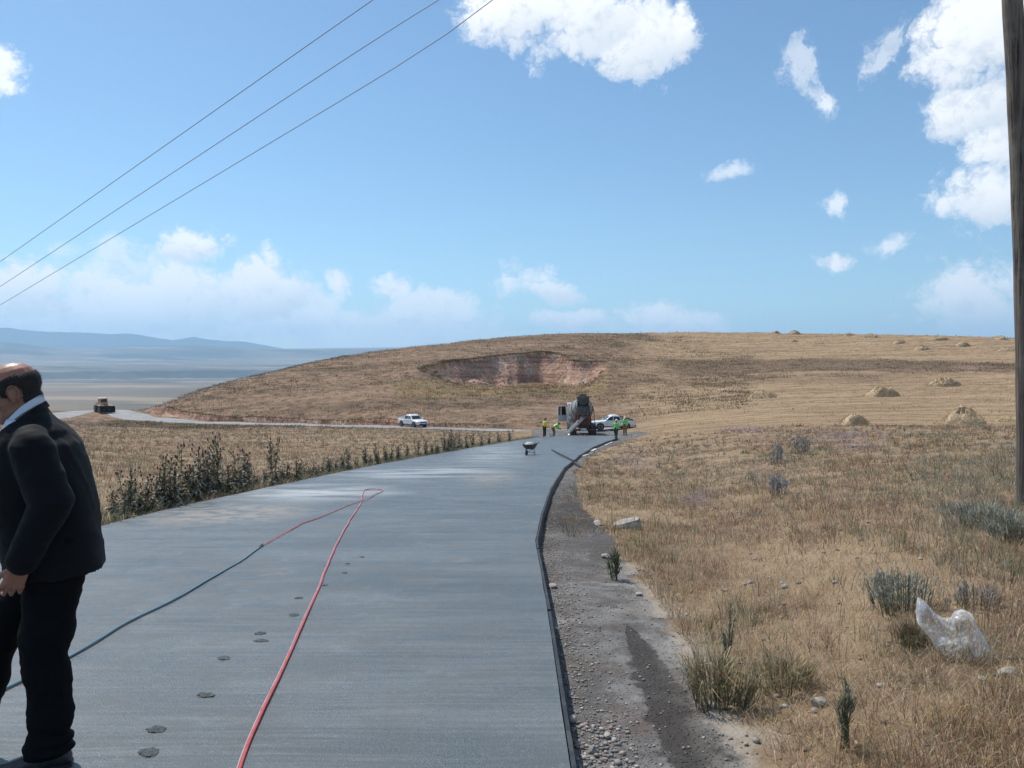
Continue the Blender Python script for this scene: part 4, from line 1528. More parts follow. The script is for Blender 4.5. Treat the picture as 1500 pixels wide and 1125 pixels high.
    ld.build('ladder', M['truck_dark'], root)
    tk = MB()
    tk.lathe([(.02, -.55), (.27, -.52), (.29, 0), (.27, .52), (.02, .55)], 18, (2.0, .72, 1.9), (0, 0, 1))
    tk.build('water_tank', M['truck_white'], root, True)
    MB().box((-4.14, 0, .74), (.02, .52, .12)).build('number_plate', M['plate'], root)
    return root


mp = at(861, 637, 74.5)
make_mixer((mp[0] - .35, 78.4, gz(mp[0] - .35, 78.4) + .02), R(90 - 1))


def make_loader(loc, rz):
    root = empty('wheel_loader', loc, rz)
    tag(root, 'orange wheel loader with a black front bucket on the far bend of the dirt road', 'loader')
    b = MB()
    b.box((-1.2, 0, 1.5), (2.2, 1.5, 1.0), taper=(.92, .9))
    b.box((.62, 0, 1.62), (.5, 1.3, .7))
    b.box((.7, 0, 1.05), (1.3, .9, .5))
    b.box((-.2, 0, 1.0), (3.2, .8, .35))
    b.build('body', M['loader_body'], root, bevel=.05)
    for x, r in ((1.0, .62), (-1.2, .72)):
        for s in (-1, 1):
            wheel(root, (x, s * .92, r), r, .46, r * .5, dish=.12)
    cb = MB()
    for x in (-.75, .55):
        for s in (-1, 1):
            cb.bar((x, s * .68, 1.5), (x * .9, s * .62, 2.68), .11, .11)
    cb.box((-.1, 0, 1.55), (1.4, 1.36, .32))
    cab = cb.build('cab', M['loader_roof'], root, bevel=.02)
    MB().box((-.1, 0, 2.74), (1.65, 1.5, .14), taper=(.9, .9)).build('cab_roof', M['loader_roof'], root, bevel=.04)
    MB().box((.52, 0, 2.15), (.02, 1.15, .9)).build('windscreen', M['car_glass'], root)
    for s in (-1, 1):
        MB().box((-.1, s * .64, 2.15), (1.1, .02, .9)).build('side_window', M['car_glass'], root)
        ar = MB()
        ar.bar((.5, s * .5, 1.75), (1.7, s * .5, 1.25), .16, .2)
        ar.bar((1.7, s * .5, 1.25), (2.3, s * .5, .5), .16, .2)
        ar.build('lift_arm', M['loader_body'], root)
        MB().box((.98, s * .95, 1.36), (1.1, .5, .06)).build('mudguard', M['loader_roof'], root)
        MB().box((.62, s * .55, 2.60), (.1, .18, .14)).build('headlight', M['lamp'], root)
    bk = MB()
    prof = [(2.25, .15), (3.05, .10), (3.05, .16), (2.45, .30), (2.32, .62), (2.42, 1.12), (2.75, 1.22), (2.72, 1.28), (2.36, 1.22), (2.22, .68)]
    bk.prism(prof, 1, -1.28, 1.28)
    side = [(2.25, .15), (3.05, .10), (2.8, 1.25), (2.36, 1.22), (2.22, .68)]
    bk.prism(side, 1, -1.33, -1.28)
    bk.prism(side, 1, 1.28, 1.33)
    bu = bk.build('bucket', M['bucket_steel'], root)
    MB().box((3.06, 0, .10), (.16, 2.66, .05)).build('cutting_edge', M['blade_edge'], bu)
    ex = MB()
    ex.tube([(-1.5, .3, 1.7), (-1.5, .3, 2.5)], .06, 8)
    ex.build('exhaust', M['truck_dark'], root)
    return root


p = hit(151, 604.5, 60, 200)
make_loader((p.x, p.y, gz(p.x, p.y) + .10), math.atan2(-p.y, -p.x) + R(16))

# ================================================================== people
def ell(mb, c, r, rot=(0, 0, 0), n=16, m=10):
    t = MB().ball((0, 0, 0), r, n, m)
    Mx = Euler(rot).to_matrix()
    c = Vector(c)
    mb.add([Mx @ Vector(v) + c for v in t.v], t.f)


def sring(cx, cy, z, a, b, p=2.4, n=28, tilt=0.0):
    """superellipse ring lying at height z; tilt raises the front"""
    out = []
    for k in range(n):
        t = 2 * math.pi * k / n
        c, s = math.cos(t), math.sin(t)
        x = a * math.copysign(abs(c) ** (2 / p), c)
        y = b * math.copysign(abs(s) ** (2 / p), s)
        out.append(Vector((cx + x, cy + y, z + tilt * y)))
    return out


def head_shapes(mb, fine=True):
    """head centred on the origin, looking along +y, about 0.24 m tall"""
    ell(mb, (0, -.012, .030), (.078, .102, .090))
    ell(mb, (0, .040, .025), (.064, .055, .066))
    ell(mb, (0, .042, -.045), (.060, .050, .078))
    ell(mb, (0, .030, -.085), (.056, .060, .036))
    ell(mb, (0, -.035, -.045), (.064, .062, .060))
    ell(mb, (0, .082, -.108), (.024, .020, .020))
    mb.capsule((0, .090, -.004), (0, .112, -.044), .010, .0155)
    if fine:
        for s in (-1, 1):
            ell(mb, (s * .013, .101, -.049), (.010, .012, .008))
            ell(mb, (s * .030, .083, .016), (.027, .014, .009), (0, s * .12, 0))
            ell(mb, (s * .041, .062, -.042), (.024, .024, .024))
            # ear: rim, inner plate, lobe
            pts = [Vector((s * (.078 + .009 * math.sin(a) ** 2), -.012 - .019 * math.cos(a), -.012 + .032 * math.sin(a))) for a in np.linspace(-1.2, 4.0, 12)]
            mb.tube([p + Vector((s * .006, 0, 0)) for p in pts], .0045, 6)
            ell(mb, (s * .078, -.008, -.014), (.006, .017, .028), (0, 0, s * -.3))
            ell(mb, (s * .079, .000, -.044), (.006, .009, .010))
        ell(mb, (0, .090, -.073), (.024, .012, .007))
        ell(mb, (0, .089, -.083), (.021, .012, .007))
    else:
        for s in (-1, 1):
            ell(mb, (s * .080, -.008, -.012), (.010, .022, .032))


def place(mb, Mx, src):
    mb.add([Mx @ Vector(v) for v in src.v], src.f)


def hand_shapes(mb, wrist, d, palm_n, side, size=1.0, curl=(.5, .7, .5)):
    """palm, four fingers and a thumb; d = pointing direction, palm_n = the way the palm faces, side = thumb side"""
    wrist, d, palm_n = Vector(wrist), Vector(d).normalized(), Vector(palm_n).normalized()
    s = d.cross(palm_n).normalized() * side
    k = size
    c0, c1 = wrist, wrist + d * .088 * k
    # palm: two ellipsoid-ended slabs
    for o in (-.026, -.009, .009, .027):
        mb.capsule(c0 + s * o * .75 * k, c1 + s * o * 1.05 * k - d * abs(o) * .15, .0165 * k, .0125 * k, 10)
    lens = [(.044, .026, .021), (.048, .030, .022), (.045, .027, .021), (.034, .021, .018)]
    for i, (o, ln) in enumerate(zip((.031, .0105, -.0105, -.031), lens)):
        p = c1 + s * o * 1.08 * k - d * abs(o) * .2
        dirv = (d + s * o * 2.2).normalized()
        ang = 0
        r = .0092 * k
        for q in range(3):
            ang += curl[q] * (1 + .08 * i)
            dd = (dirv * math.cos(ang) + palm_n * math.sin(ang)).normalized()
            e = p + dd * ln[q] * k
            mb.capsule(p, e, r, r * .90, 8)
            p, r = e, r * .90
    p = wrist + d * .022 * k + s * .026 * k
    for q, (ln, w) in enumerate(((.042, (.75, .55, .35)), (.032, (.9, .2, .40)), (.026, (.95, -.05, .5)))):
        dd = (d * w[0] + s * w[1] + palm_n * w[2]).normalized()
        e = p + dd * ln * k
        mb.capsule(p, e, (.0135, .0112, .0100)[q] * k, (.0112, .0100, .0085)[q] * k, 8)
        p = e


def wrinkle(me, amp, scale, vert_stretch=.35):
    v = verts_of(me)
    n = normals_of(me)
    h = fbm(v[:, 0] * 1.0 + v[:, 2] * vert_stretch + 40, v[:, 1] * 1.0 - v[:, 2] * vert_stretch + 40, scale, 3)
    h2 = fbm(v[:, 2] * 1.6 + 11, (v[:, 0] + v[:, 1]) * .7 + 70, scale * .8, 3)
    set_verts(me, v + n * (amp * (h + h2))[:, None])


def man_in_suit(loc, rz):
    root = empty('person', loc, rz)
    tag(root, 'balding person in a black suit walking left across the near road', 'person')
    hc = Vector((0, .140, 1.655))
    HM = Matrix.Translation(hc) @ Euler((R(-18), 0, R(2))).to_matrix().to_4x4() @ Matrix.Scale(1.01, 4)
    # ---------- the body: one skin
    hb = MB()
    head_shapes(hb)
    b = MB()
    place(b, HM, hb)
    nb = HM @ Vector((0, -.03, -.06))
    b.capsule(nb, (0, .055, 1.50), .060, .068)
    b.capsule((0, .06, 1.36), (0, 0, 1.05), .10, .12)
    b.capsule((-.16, .04, 1.46), (.16, .04, 1.46), .055, .055)
    b.capsule((-.09, 0, .98), (.09, 0, .98), .11, .11)
    sh = {-1: Vector((-.215, .035, 1.445)), 1: Vector((.215, .045, 1.445))}
    elb = {-1: Vector((-.285, -.045, 1.19)), 1: Vector((.285, .06, 1.16))}
    wri = {-1: Vector((-.272, .060, .955)), 1: Vector((.265, .27, 1.03))}
    for s in (-1, 1):
        b.chain([sh[s], elb[s], wri[s]], [.055, .042, .029])
    d = Vector((.04, .35, -.94)).normalized()
    hand_shapes(b, wri[-1] + d * .012, d, (.94, .30, .15), -1, 1.08, (.45, .75, .6))
    d2 = Vector((-.1, .75, -.6)).normalized()
    hand_shapes(b, wri[1] + d2 * .01, d2, (-.95, -.2, 0), 1, 1.05, (.4, .6, .5))
    # legs: left carries the weight, right swings forward
    hip = {-1: Vector((-.10, -.01, .93)), 1: Vector((.10, .02, .93))}
    kne = {-1: Vector((-.105, .022, .50)), 1: Vector((.10, .26, .53))}
    ank = {-1: Vector((-.105, .005, .09)), 1: Vector((.10, .36, .11))}
    for s in (-1, 1):
        b.chain([hip[s], kne[s], ank[s]], [.085, .058, .042])
    bm_ = remesh(b, .0042, 2, .5)
    body = link_mesh('body', bm_, M['skin'], root, True)
    # ---------- hair: a close-cropped band round the sides and back, the crown bare
    hm_ = MB()
    place(hm_, HM, hb)
    hme = remesh(hm_, .0042, 2, .5)
    v = verts_of(hme)
    Mi = np.array(HM.inverted())
    q = v @ Mi[:3, :3].T + Mi[:3, 3]
    n = normals_of(hme)
    lim_top = .062 + .012 * fbm(q[:, 0] * 20, q[:, 1] * 20, .6, 3) - .25 * np.maximum(0, q[:, 1] - .0)
    front = .045 - .35 * np.maximum(0, q[:, 2] - .01) + .004 * fbm(q[:, 2] * 30, q[:, 0], .5, 2)
    low = np.where(q[:, 1] > -.03, -.02, -.075 - .2 * (q[:, 1] + .03) * 0)
    ear = (np.hypot(q[:, 1] + .010, (q[:, 2] + .014) * .85) < .030) & (np.abs(q[:, 0]) > .06)
    msk = (q[:, 2] < lim_top) & (q[:, 1] < front) & (q[:, 2] > low) & ~ear & (np.hypot(q[:, 0] / .09, q[:, 1] / .12) > .35)
    edge = np.clip(np.minimum.reduce([(lim_top - q[:, 2]) / .02, (front - q[:, 1]) / .015, (q[:, 2] - low) / .05]), 0, 1)
    rnd = RNG.random(len(v)) * .0012
    set_verts(hme, v + n * (.0004 + .0019 * edge + rnd * .6)[:, None])
    keep_faces(hme, msk)
    hair = link_mesh('hair', hme, M['hair'], root, True)
    # the clipped strands themselves
    hv, hn = verts_of(hme), normals_of(hme)
    k_ = RNG.integers(0, len(hv), 11000)
    b_ = hv[k_] + RNG.standard_normal((11000, 3)) * .0016
    nn_ = hn[k_]
    dwn = np.array([0, -.55, -.85]) + RNG.standard_normal((11000, 3)) * .35
    dwn -= nn_ * (dwn * nn_).sum(1)[:, None]
    dwn /= np.linalg.norm(dwn, axis=1)[:, None] + 1e-9
    tip_ = b_ + (dwn * .8 + nn_ * .42) * (.005 + .007 * RNG.random(11000))[:, None]
    sd_ = np.cross(dwn, nn_) * .00045
    sv_ = np.stack([b_ - sd_, b_ + sd_, tip_], 1).reshape(-1, 3)
    sm_ = mesh_np('hair_strands', sv_, np.arange(len(sv_)).reshape(-1, 3), 3)
    so_ = link_mesh('hair_strands', sm_, M['hair'], hair)
    so_['kind'] = 'stuff'
    for s in (-1, 1):
        e = MB().ball(HM @ Vector((s * .031, .0835, -.004)), .0125, 12, 8)
        eo = e.build('eye', M['eye'], root, True)
        e = MB().ball(HM @ Vector((s * .0315, .0935, -.004)), (.0055, .003, .0055), 10, 6)
        e.build('iris', M['iris'], eo, True)
    # ---------- trousers
    t = MB()
    for s in (-1, 1):
        h_, k_, a_ = hip[s], kne[s], ank[s]
        pts = [h_ + Vector((0, -.02, .10)), h_ + Vector((0, -.02, -.02)), h_.lerp(k_, .5) + Vector((0, -.012, 0)), k_, k_.lerp(a_, .4) + Vector((0, -.012, 0)), k_.lerp(a_, .8) + Vector((0, -.008, 0)), a_ + Vector((0, .012, -.03))]
        rad = [.135, .135, .113, .096, .088, .086, .092]
        rings = []
        N = 46
        for i in range(N):
            u = i / (N - 1) * (len(pts) - 1)
            j = min(int(u), len(pts) - 2)
            f = u - j
            p = pts[j].lerp(pts[j + 1], f)
            r = rad[j] * (1 - f) + rad[j + 1] * f
            tt = i / (N - 1)
            fold = max(0, (tt - .70) / .30)
            r += .0085 * fold * math.sin(tt * 88 + s) + .004 * math.sin(tt * 37 + 1.3 * s) * (tt > .35)
            sh_ = .010 * fold * math.sin(tt * 88 + 1.6)
            rings.append(sring(p.x, p.y + sh_, p.z, r * .93, r * 1.0, 2.2, 24))
        t.loft(rings)
    t.loft([sring(0, -.02, .86, .17, .13, 2.4), sring(0, -.02, .95, .19, .15, 2.4), sring(0, -.01, 1.08, .18, .14, 2.4)])
    tm = remesh(t, .0075, 2)
    wrinkle(tm, .008, .11)
    link_mesh('trousers', tm, M['trouser'], root, True)
    # ---------- jacket
    j = MB()
    spec = [(.855, -.012, .240, .196), (.93, -.004, .238, .198), (1.02, .010, .234, .200), (1.12, .022, .232, .202), (1.24, .034, .238, .196), (1.34, .042, .243, .184),
            (1.42, .048, .240, .165), (1.48, .060, .210, .132), (1.53, .074, .150, .100), (1.565, .085, .105, .080), (1.60, .092, .083, .070)]
    j.loft([sring(0, cy, z, a, bb, 2.5, 36, .06 if z > 1.5 else 0) for z, cy, a, bb in spec])
    for s in (-1, 1):
        S, E, W = sh[s], elb[s], wri[s]
        pts = [S + Vector((-s * .03, 0, .0)), S + Vector((s * .005, -.01, -.03)), S.lerp(E, .5), E + Vector((0, -.008, 0)), E.lerp(W, .5), W - (W - E).normalized() * .005]
        j.chain(pts, [.074, .088, .085, .077, .070, .062], 18)
    jm = remesh(j, .0075, 9)
    v = verts_of(jm)
    n = normals_of(jm)
    # soft creases where the sleeve bends and where the coat hangs
    el_d = np.linalg.norm(v - np.array(elb[-1]), axis=1)
    cr = .0045 * np.sin(el_d * 95) * np.exp(-(el_d / .10) ** 2)
    set_verts(jm, v + n * cr[:, None])
    wrinkle(jm, .0085, .15)
    v = verts_of(jm)
    # open front: a V down to the button, and the neck
    yv = v[:, 1]
    zf = v[:, 2]
    cyz = np.interp(zf, [s_[0] for s_ in spec], [s_[1] for s_ in spec])
    hw = np.interp(zf, [1.10, 1.20, 1.45, 1.52, 1.60], [0, .022, .078, .085, .09])
    openv = (yv > cyz + .02) & (np.abs(v[:, 0]) < hw) & (zf > 1.10)
    neck = (zf > 1.555 + .65 * (cyz + .0 - yv))
    hem = zf < .8
    # centre vent at the back and the cut-away of the front skirts
    vent = (yv < -.10) & (np.abs(v[:, 0] - .055) < .004) & (zf < 1.06)
    skirt = (yv > .06) & (np.abs(v[:, 0]) < np.interp(zf, [.86, 1.05], [.07, .0])) & (zf < 1.05)
    under = (n[:, 2] < -.8) & (zf < .88) & (np.hypot(v[:, 0], yv) < .235)
    keep_faces(jm, ~(openv | neck | vent | skirt | under))
    jk = link_mesh('jacket', jm, M['suit'], root, True)
    sd = jk.modifiers.new('cloth', 'SOLIDIFY')
    sd.thickness = .005
    sd.offset = -1
    # collar and lapels, a button and a breast pocket
    lp = MB()
    for s in (-1, 1):
        path = [(0, .020, 1.604), (s * .055, .034, 1.590), (s * .083, .078, 1.550), (s * .092, .132, 1.490), (s * .090, .178, 1.420), (s * .078, .216, 1.38), (s * .052, .232, 1.28), (s * .018, .236, 1.14)]
        wid = [.024, .026, .028, .028, .036, .036, .030, .012]
        rings = []
        for i, p in enumerate(path):
            p = Vector(p)
            out = Vector((s * .9, -.1 if i > 3 else -.35, .15 if i > 3 else -.75)).normalized()
            if i == 0:
                out = Vector((0, -.52, -.85))
            w_ = wid[i]
            nrm = (Vector((p.x, p.y - .05, 0)).normalized() + Vector((0, 0, .35))).normalized()
            a0, a1 = p - out * .004, p + out * w_
            rings.append([a0 + nrm * .007, a1 + nrm * .006, a1 + nrm * .001, a0 - nrm * .004])
        lp.loft(rings)
    lp.build('lapel', M['suit'], jk, True)
    bt = MB().lathe([(.001, 0), (.010, .001), (.010, .005), (.001, .006)], 14, (.0, .232, 1.09), (0, 1, 0))
    bt.build('button', M['shoe'], jk, True)
    fl = MB()
    fl.box((-.236, .03, 1.03), (.010, .15, .045), rot=(.15, .05, .05))
    fl.build('pocket_flap', M['suit'], jk, bevel=.004)
    # ---------- shirt
    s_ = MB()
    s_.loft([sring(0, cy + .004, z, a - .016, bb - .016, 2.5, 36, .06 if z > 1.5 else 0) for z, cy, a, bb in spec[2:-2]])
    sm = remesh(s_, .008, 2)
    shirt = link_mesh('shirt', sm, M['shirt'], root, True)
    cl = MB()
    rings = []
    for (k, up_, grow) in ((0, 0, 0), (1, .030, -.004), (2, .040, .002), (3, .026, .010), (4, .006, .013)):
        ring = []
        for q_ in range(32):
            a = 2 * math.pi * q_ / 32 + math.pi / 2
            x, y = math.cos(a), math.sin(a)
            ring.append(Vector((x * (.070 + grow), .098 + y * (.064 + grow), 1.548 - .80 * (y * .064) + up_ - .012 * max(0, y))))
        rings.append(ring)
    cl.loft(rings, caps=False)
    co_ = cl.build('collar', M['shirt'], shirt, True)
    cf = MB()
    W, E = wri[-1], elb[-1]
    dd = (W - E).normalized()
    cf.tube([W - dd * .03, W + dd * .010], [.043, .043], 18, caps=False)
    cf.tube([W - dd * .03, W + dd * .010], [.039, .039], 18, caps=False)
    cf.build('cuff', M['shirt'], shirt, True)
    # ---------- shoes
    for s in (-1, 1):
        a = ank[s]
        sh_ = MB()
        tilt = 0 if s < 0 else .05
        rings = []
        for (y, w_, zt) in ((-.085, .018, .05), (-.075, .033, .075), (-.03, .038, .095), (.04, .040, .088), (.10, .046, .066), (.15, .046, .05), (.19, .034, .040), (.208, .014, .028)):
            z0 = a.z - .09 + (0 if s < 0 else .01 + max(0, y) * .15)
            rings.append([Vector((a.x + w_ * math.cos(t_), a.y + y, z0 + .004 + max(0, zt * (.5 + .5 * math.sin(t_))))) for t_ in np.linspace(0, 2 * math.pi, 15)[:-1]])
        sh_.loft(rings)
        so = sh_.build('shoe', M['shoe'], root, True)
        sl_ = MB()
        sl_.loft([[v_ * 1.0 + Vector((0, 0, 0)) for v_ in (Vector((a.x - w_, a.y + y, z0_)), Vector((a.x + w_, a.y + y, z0_)), Vector((a.x + w_, a.y + y, z0_ + .02)), Vector((a.x - w_, a.y + y, z0_ + .02)))]
                  for (y, w_, z0_) in [(y, w_ + .003, a.z - .09 + (0 if s < 0 else .01 + max(0, y) * .15)) for (y, w_) in ((-.088, .02), (-.07, .036), (.0, .036), (.10, .048), (.16, .046), (.212, .016))]])
        sl_.build('sole', M['black_plastic'], so)
    return root


MAN = Vector((-2.06, 3.43))
man_in_suit((MAN.x, MAN.y, float(road_z(MAN.y)) + .004), R(110))


def worker(loc, rz, label, P, vest, legs, hat, hatkind, stripe=True):
    """P: joints in metres above the feet, facing +y"""
    root = empty('person', loc, rz)
    tag(root, label, 'person', 'road workers around the mixer truck')
    V_ = {k: Vector(v) for k, v in P.items()}
    hb = MB()
    head_shapes(hb, False)
    HM = Matrix.Translation(V_['head']) @ Euler((R(P.get('nod', (0, 0, 0))[0]), 0, 0)).to_matrix().to_4x4()
    b = MB()
    place(b, HM, hb)
    b.capsule(V_['neck'], V_['head'] + (V_['neck'] - V_['head']) * .3, .062, .055)
    b.capsule(V_['neck'], V_['pelvis'], .11, .11)
    for s in 'lr':
        b.chain([V_['sh' + s], V_['el' + s], V_['wr' + s]], [.052, .042, .030])
        d = (V_['wr' + s] - V_['el' + s]).normalized()
        n_ = Vector((1 if s == 'l' else -1, .2, 0))
        n_ = (n_ - d * n_.dot(d)).normalized()
        hand_shapes(b, V_['wr' + s] + d * .01, d, n_, -1 if s == 'l' else 1, 1.05, (.6, .8, .5))
        b.chain([V_['hip' + s], V_['kn' + s], V_['an' + s]], [.08, .055, .04])
    link_mesh('body', remesh(b, .009, 2), M['skin'], root, True)
    # trousers
    t = MB()
    for s in 'lr':
        t.chain([V_['hip' + s], V_['kn' + s], V_['an' + s] + Vector((0, 0, -.01))], [.118, .088, .082], 14)
    t.capsule(V_['hipl'], V_['hipr'], .125, .125)
    t.capsule(V_['pelvis'], V_['pelvis'].lerp(V_['neck'], .25), .14, .14)
    tm = remesh(t, .014, 2)
    wrinkle(tm, .008, .14)
    link_mesh('trousers', tm, legs, root, True)
    # vest over a sleeved shirt
    j = MB()
    for k in range(9):
        u = .06 + .86 * k / 8
        c = V_['pelvis'].lerp(V_['neck'], u)
        w_ = np.interp(u, [0, .3, .75, 1], [.155, .16, .18, .12])
        ell(j, c, (w_ + .02, .125, .10))
    j.capsule(V_['shl'], V_['shr'], .088, .088)
    jm = remesh(j, .014, 3)
    wrinkle(jm, .007, .14)
    ve = link_mesh('vest', jm, vest, root, True)
    sv = MB()
    for s in 'lr':
        sv.chain([V_['sh' + s], V_['el' + s], V_['el' + s].lerp(V_['wr' + s], .8)], [.078, .064, .055], 12)
    sm = remesh(sv, .014, 2)
    link_mesh('sleeves', sm, vest if stripe else M['navy'], root, True)
    if stripe:
        a = V_['pelvis'].lerp(V_['neck'], .38)
        ax = (V_['neck'] - V_['pelvis']).normalized()
        rt = Vector((1, 0, 0))
        fw = ax.cross(rt)
        st = MB()
        rings = []
        for h in (-.025, .025):
            rings.append([a + ax * h + rt * .188 * math.cos(q_) + fw * .133 * math.sin(q_) for q_ in np.linspace(0, 2 * math.pi, 25)[:-1]])
        st.loft(rings, caps=False)
        st.build('reflective_band', M['reflective'], ve, True)
    for s in 'lr':
        a = V_['an' + s]
        bt = MB()
        rings = []
        for (y, w_, zt) in ((-.085, .02, .07), (-.07, .042, .11), (-.02, .046, .13), (.05, .046, .10), (.12, .052, .075), (.18, .046, .06), (.205, .018, .04)):
            rings.append([Vector((a.x + w_ * math.cos(t_), a.y + y, a.z - .09 + .001 + zt * (.5 + .5 * math.sin(t_)))) for t_ in np.linspace(0, 2 * math.pi, 13)[:-1]])
        bt.loft(rings)
        bt.build('boot', M['boot'], root, True)
    hh = MB()
    prof = [(.108, .028), (.105, .06), (.092, .10), (.06, .132), (.02, .145)] if hatkind == 'helmet' else [(.098, .03), (.098, .065), (.085, .10), (.05, .122), (.01, .128)]
    hh.lathe(prof, 20)
    if hatkind == 'helmet':
        hh.lathe([(.100, .024), (.128, .020), (.130, .028), (.104, .034)], 20)
        hh.box((0, .125, .026), (.15, .07, .010))
    elif hatkind == 'brim':
        hh.lathe([(.095, .034), (.165, .018), (.166, .024), (.098, .042)], 20)
    else:
        hh.box((0, .125, .036), (.14, .10, .010))
    Tm = HM @ Matrix.Translation((0, -.008, .022))
    o = MB()
    place(o, Tm, hh)
    o.build('hat', hat, root, True)
    return root


STAND = dict(pelvis=(0, 0, .96), neck=(0, .03, 1.46), head=(0, .08, 1.63), shl=(-.19, .02, 1.42), shr=(.19, .02, 1.42), ell=(-.24, .02, 1.13), elr=(.24, .04, 1.13),
             wrl=(-.20, .20, .96), wrr=(.20, .22, .98), hipl=(-.10, 0, .92), hipr=(.10, 0, .92), knl=(-.11, .03, .50), knr=(.11, .02, .50), anl=(-.12, 0, .09), anr=(.12, -.02, .09), nod=(-25, 0, 0))
BEND = dict(pelvis=(0, -.12, .90), neck=(0, .33, 1.15), head=(0, .47, 1.24), shl=(-.19, .27, 1.12), shr=(.19, .27, 1.12), ell=(-.22, .38, .86), elr=(.22, .40, .88),
            wrl=(-.12, .58, .72), wrr=(.12, .60, .74), hipl=(-.10, -.12, .86), hipr=(.10, -.12, .86), knl=(-.12, .04, .48), knr=(.12, .02, .48), anl=(-.13, -.04, .09), anr=(.13, -.06, .09), nod=(-45, 0, 0))
STEP = dict(STAND, knl=(-.11, .16, .53), anl=(-.12, .22, .10), knr=(.11, -.06, .49), anr=(.12, -.26, .09), wrl=(-.16, .24, 1.02), wrr=(.18, .26, 1.04))


def road_pt(px, py):
    q = on_profile(px, py)
    return q[0], q[1], float(road_z(q[1]))


x, y, z = road_pt(797.5, 638.6)
worker((x, y, gz(x, y) if y > ROAD_END or x < edge_x(EDGE_L, min(y, ROAD_END)) else z + .006), R(-62), 'worker in a yellow vest and dark trousers standing at the left slab edge', STAND, M['vest_yellow'], M['navy'], M['navy'], 'cap')
x2, y2 = at(811.5, 637, 70.6)[:2]
worker((x2, y2, gz(x2, y2)), R(-70), 'road worker in a green vest bending over beside the white bucket', BEND, M['vest_green'], M['khaki'], M['green_hat'], 'brim')
x3, y3 = at(902, 645, 64.5)[:2]
worker((x3, y3, gz(x3, y3)), R(-35), 'worker in green jacket, green trousers and white helmet stepping along the right formwork', STEP, M['vest_green'], M['green_cloth'], M['white_hat'], 'helmet')
x4, y4 = at(915.5, 640.5, 71.5)[:2]
worker((x4, y4, gz(x4, y4)), R(150), 'worker in green vest and khaki trousers at far right, next to the shovel', STAND, M['vest_green'], M['khaki'], M['white_hat'], 'cap')

# ================================================================== plants
def plant_mat(name, rough=.8, trans=.25):
    m, t, bs = new_mat(name)
    col = t.attr('tint', 'Color')
    oi = t.new('ShaderNodeObjectInfo')
    c = t.mix(.18, col, t.mix(oi.outputs['Random'], (.05, .05, .03), (.30, .25, .16)))
    t.put(bs.inputs['Base Color'], c)
    bs.inputs['Roughness'].default_value = rough
    bs.inputs['Specular IOR Level'].default_value = .2
    tr = t.new('ShaderNodeBsdfTranslucent')
    t.put(tr.inputs[0], c)
    mx = t.new('ShaderNodeMixShader')
    mx.inputs[0].default_value = trans
    t.l.new(bs.outputs[0], mx.inputs[1])
    t.l.new(tr.outputs[0], mx.inputs[2])
    t.l.new(mx.outputs[0], t.n['Material Output'].inputs[0])
    return m


M['blade'] = plant_mat('dry_grass_blade')
M['leaf'] = plant_mat('thistle_leaf', .75, .32)
M['stalk'] = mat('thistle_stalk', (.115, .115, .060), .85, 0, .3, 9)
M['flower_head'] = mat('dry_thistle_head', (.105, .055, .045), .9, 0, .35, 30)
M['petal'] = mat('mauve_petal', (.40, .22, .36), .8, 0, .25, 4)
M['stone'] = mat('pale_field_stone', (.36, .335, .30), .9, 0, .25, 9, bump=.01, bscale=24, dirt=((.20, .16, .12), .6, 6))
M['stone_grey'] = mat('grey_road_stone', (.25, .245, .24), .9, 0, .35, 14, bump=.006, bscale=40)


def blades(base, h, w, az_, lean, tint, curl=.5, face=None):
    """thin tapering blades, 3 triangles each; base (n,3); returns verts, tris, colours"""
    n = len(base)
    ca, sa = np.cos(az_), np.sin(az_)
    d = np.c_[ca, sa, np.zeros(n)]
    fa = RNG.random(n) * math.pi if face is None else face
    s = np.c_[np.cos(fa), np.sin(fa), np.zeros(n)] * (w / 2)[:, None]
    up = np.array([0, 0, 1.0])
    mid = base + d * (lean * h * .35)[:, None] + up * (h * .58)[:, None]
    tip = base + d * (lean * h * (.9 + curl * .4))[:, None] + up * (h * np.sqrt(np.maximum(.05, 1 - (lean * .75) ** 2)))[:, None]
    v = np.stack([base - s, base + s, mid - s * .75, mid + s * .75, tip], 1).reshape(-1, 3)
    o = (np.arange(n) * 5)[:, None]
    f = np.stack([o + [0, 1, 3], o + [0, 3, 2], o + [2, 3, 4]], 1).reshape(-1, 3)
    c = np.repeat(tint, 5, axis=0).reshape(n, 5, 3)
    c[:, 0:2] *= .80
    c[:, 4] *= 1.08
    return v, f, c.reshape(-1, 3)


def stuff_mesh(name, parts, material, parent=None, kind='stuff'):
    V_, F_, C_, o = [], [], [], 0
    for v, f, c in parts:
        V_.append(v)
        F_.append(f + o)
        C_.append(c)
        o += len(v)
    me = mesh_np(name, np.vstack(V_), np.vstack(F_), 3)
    set_col(me, 'tint', np.vstack(C_))
    ob = link_mesh(name, me, material, parent)
    if kind:
        ob['kind'] = kind
    return ob


PAL = {
    'straw': (.53, .415, .262), 'tan': (.385, .285, .180), 'rust': (.315, .170, .105), 'brown': (.205, .145, .095),
    'sage': (.215, .235, .175), 'green': (.125, .150, .065), 'ochre': (.42, .29, .14), 'pink': (.36, .225, .185), 'grey': (.33, .31, .25),
}


def pick(n, w):
    ks = list(w)
    p = np.array([w[k] for k in ks], float)
    idx = RNG.choice(len(ks), n, p=p / p.sum())
    c = np.array([PAL[k] for k in ks])[idx]
    return np.clip(c * (1 + .22 * RNG.standard_normal((n, 1))) * (1 + .06 * RNG.standard_normal((n, 3))), .01, .9)


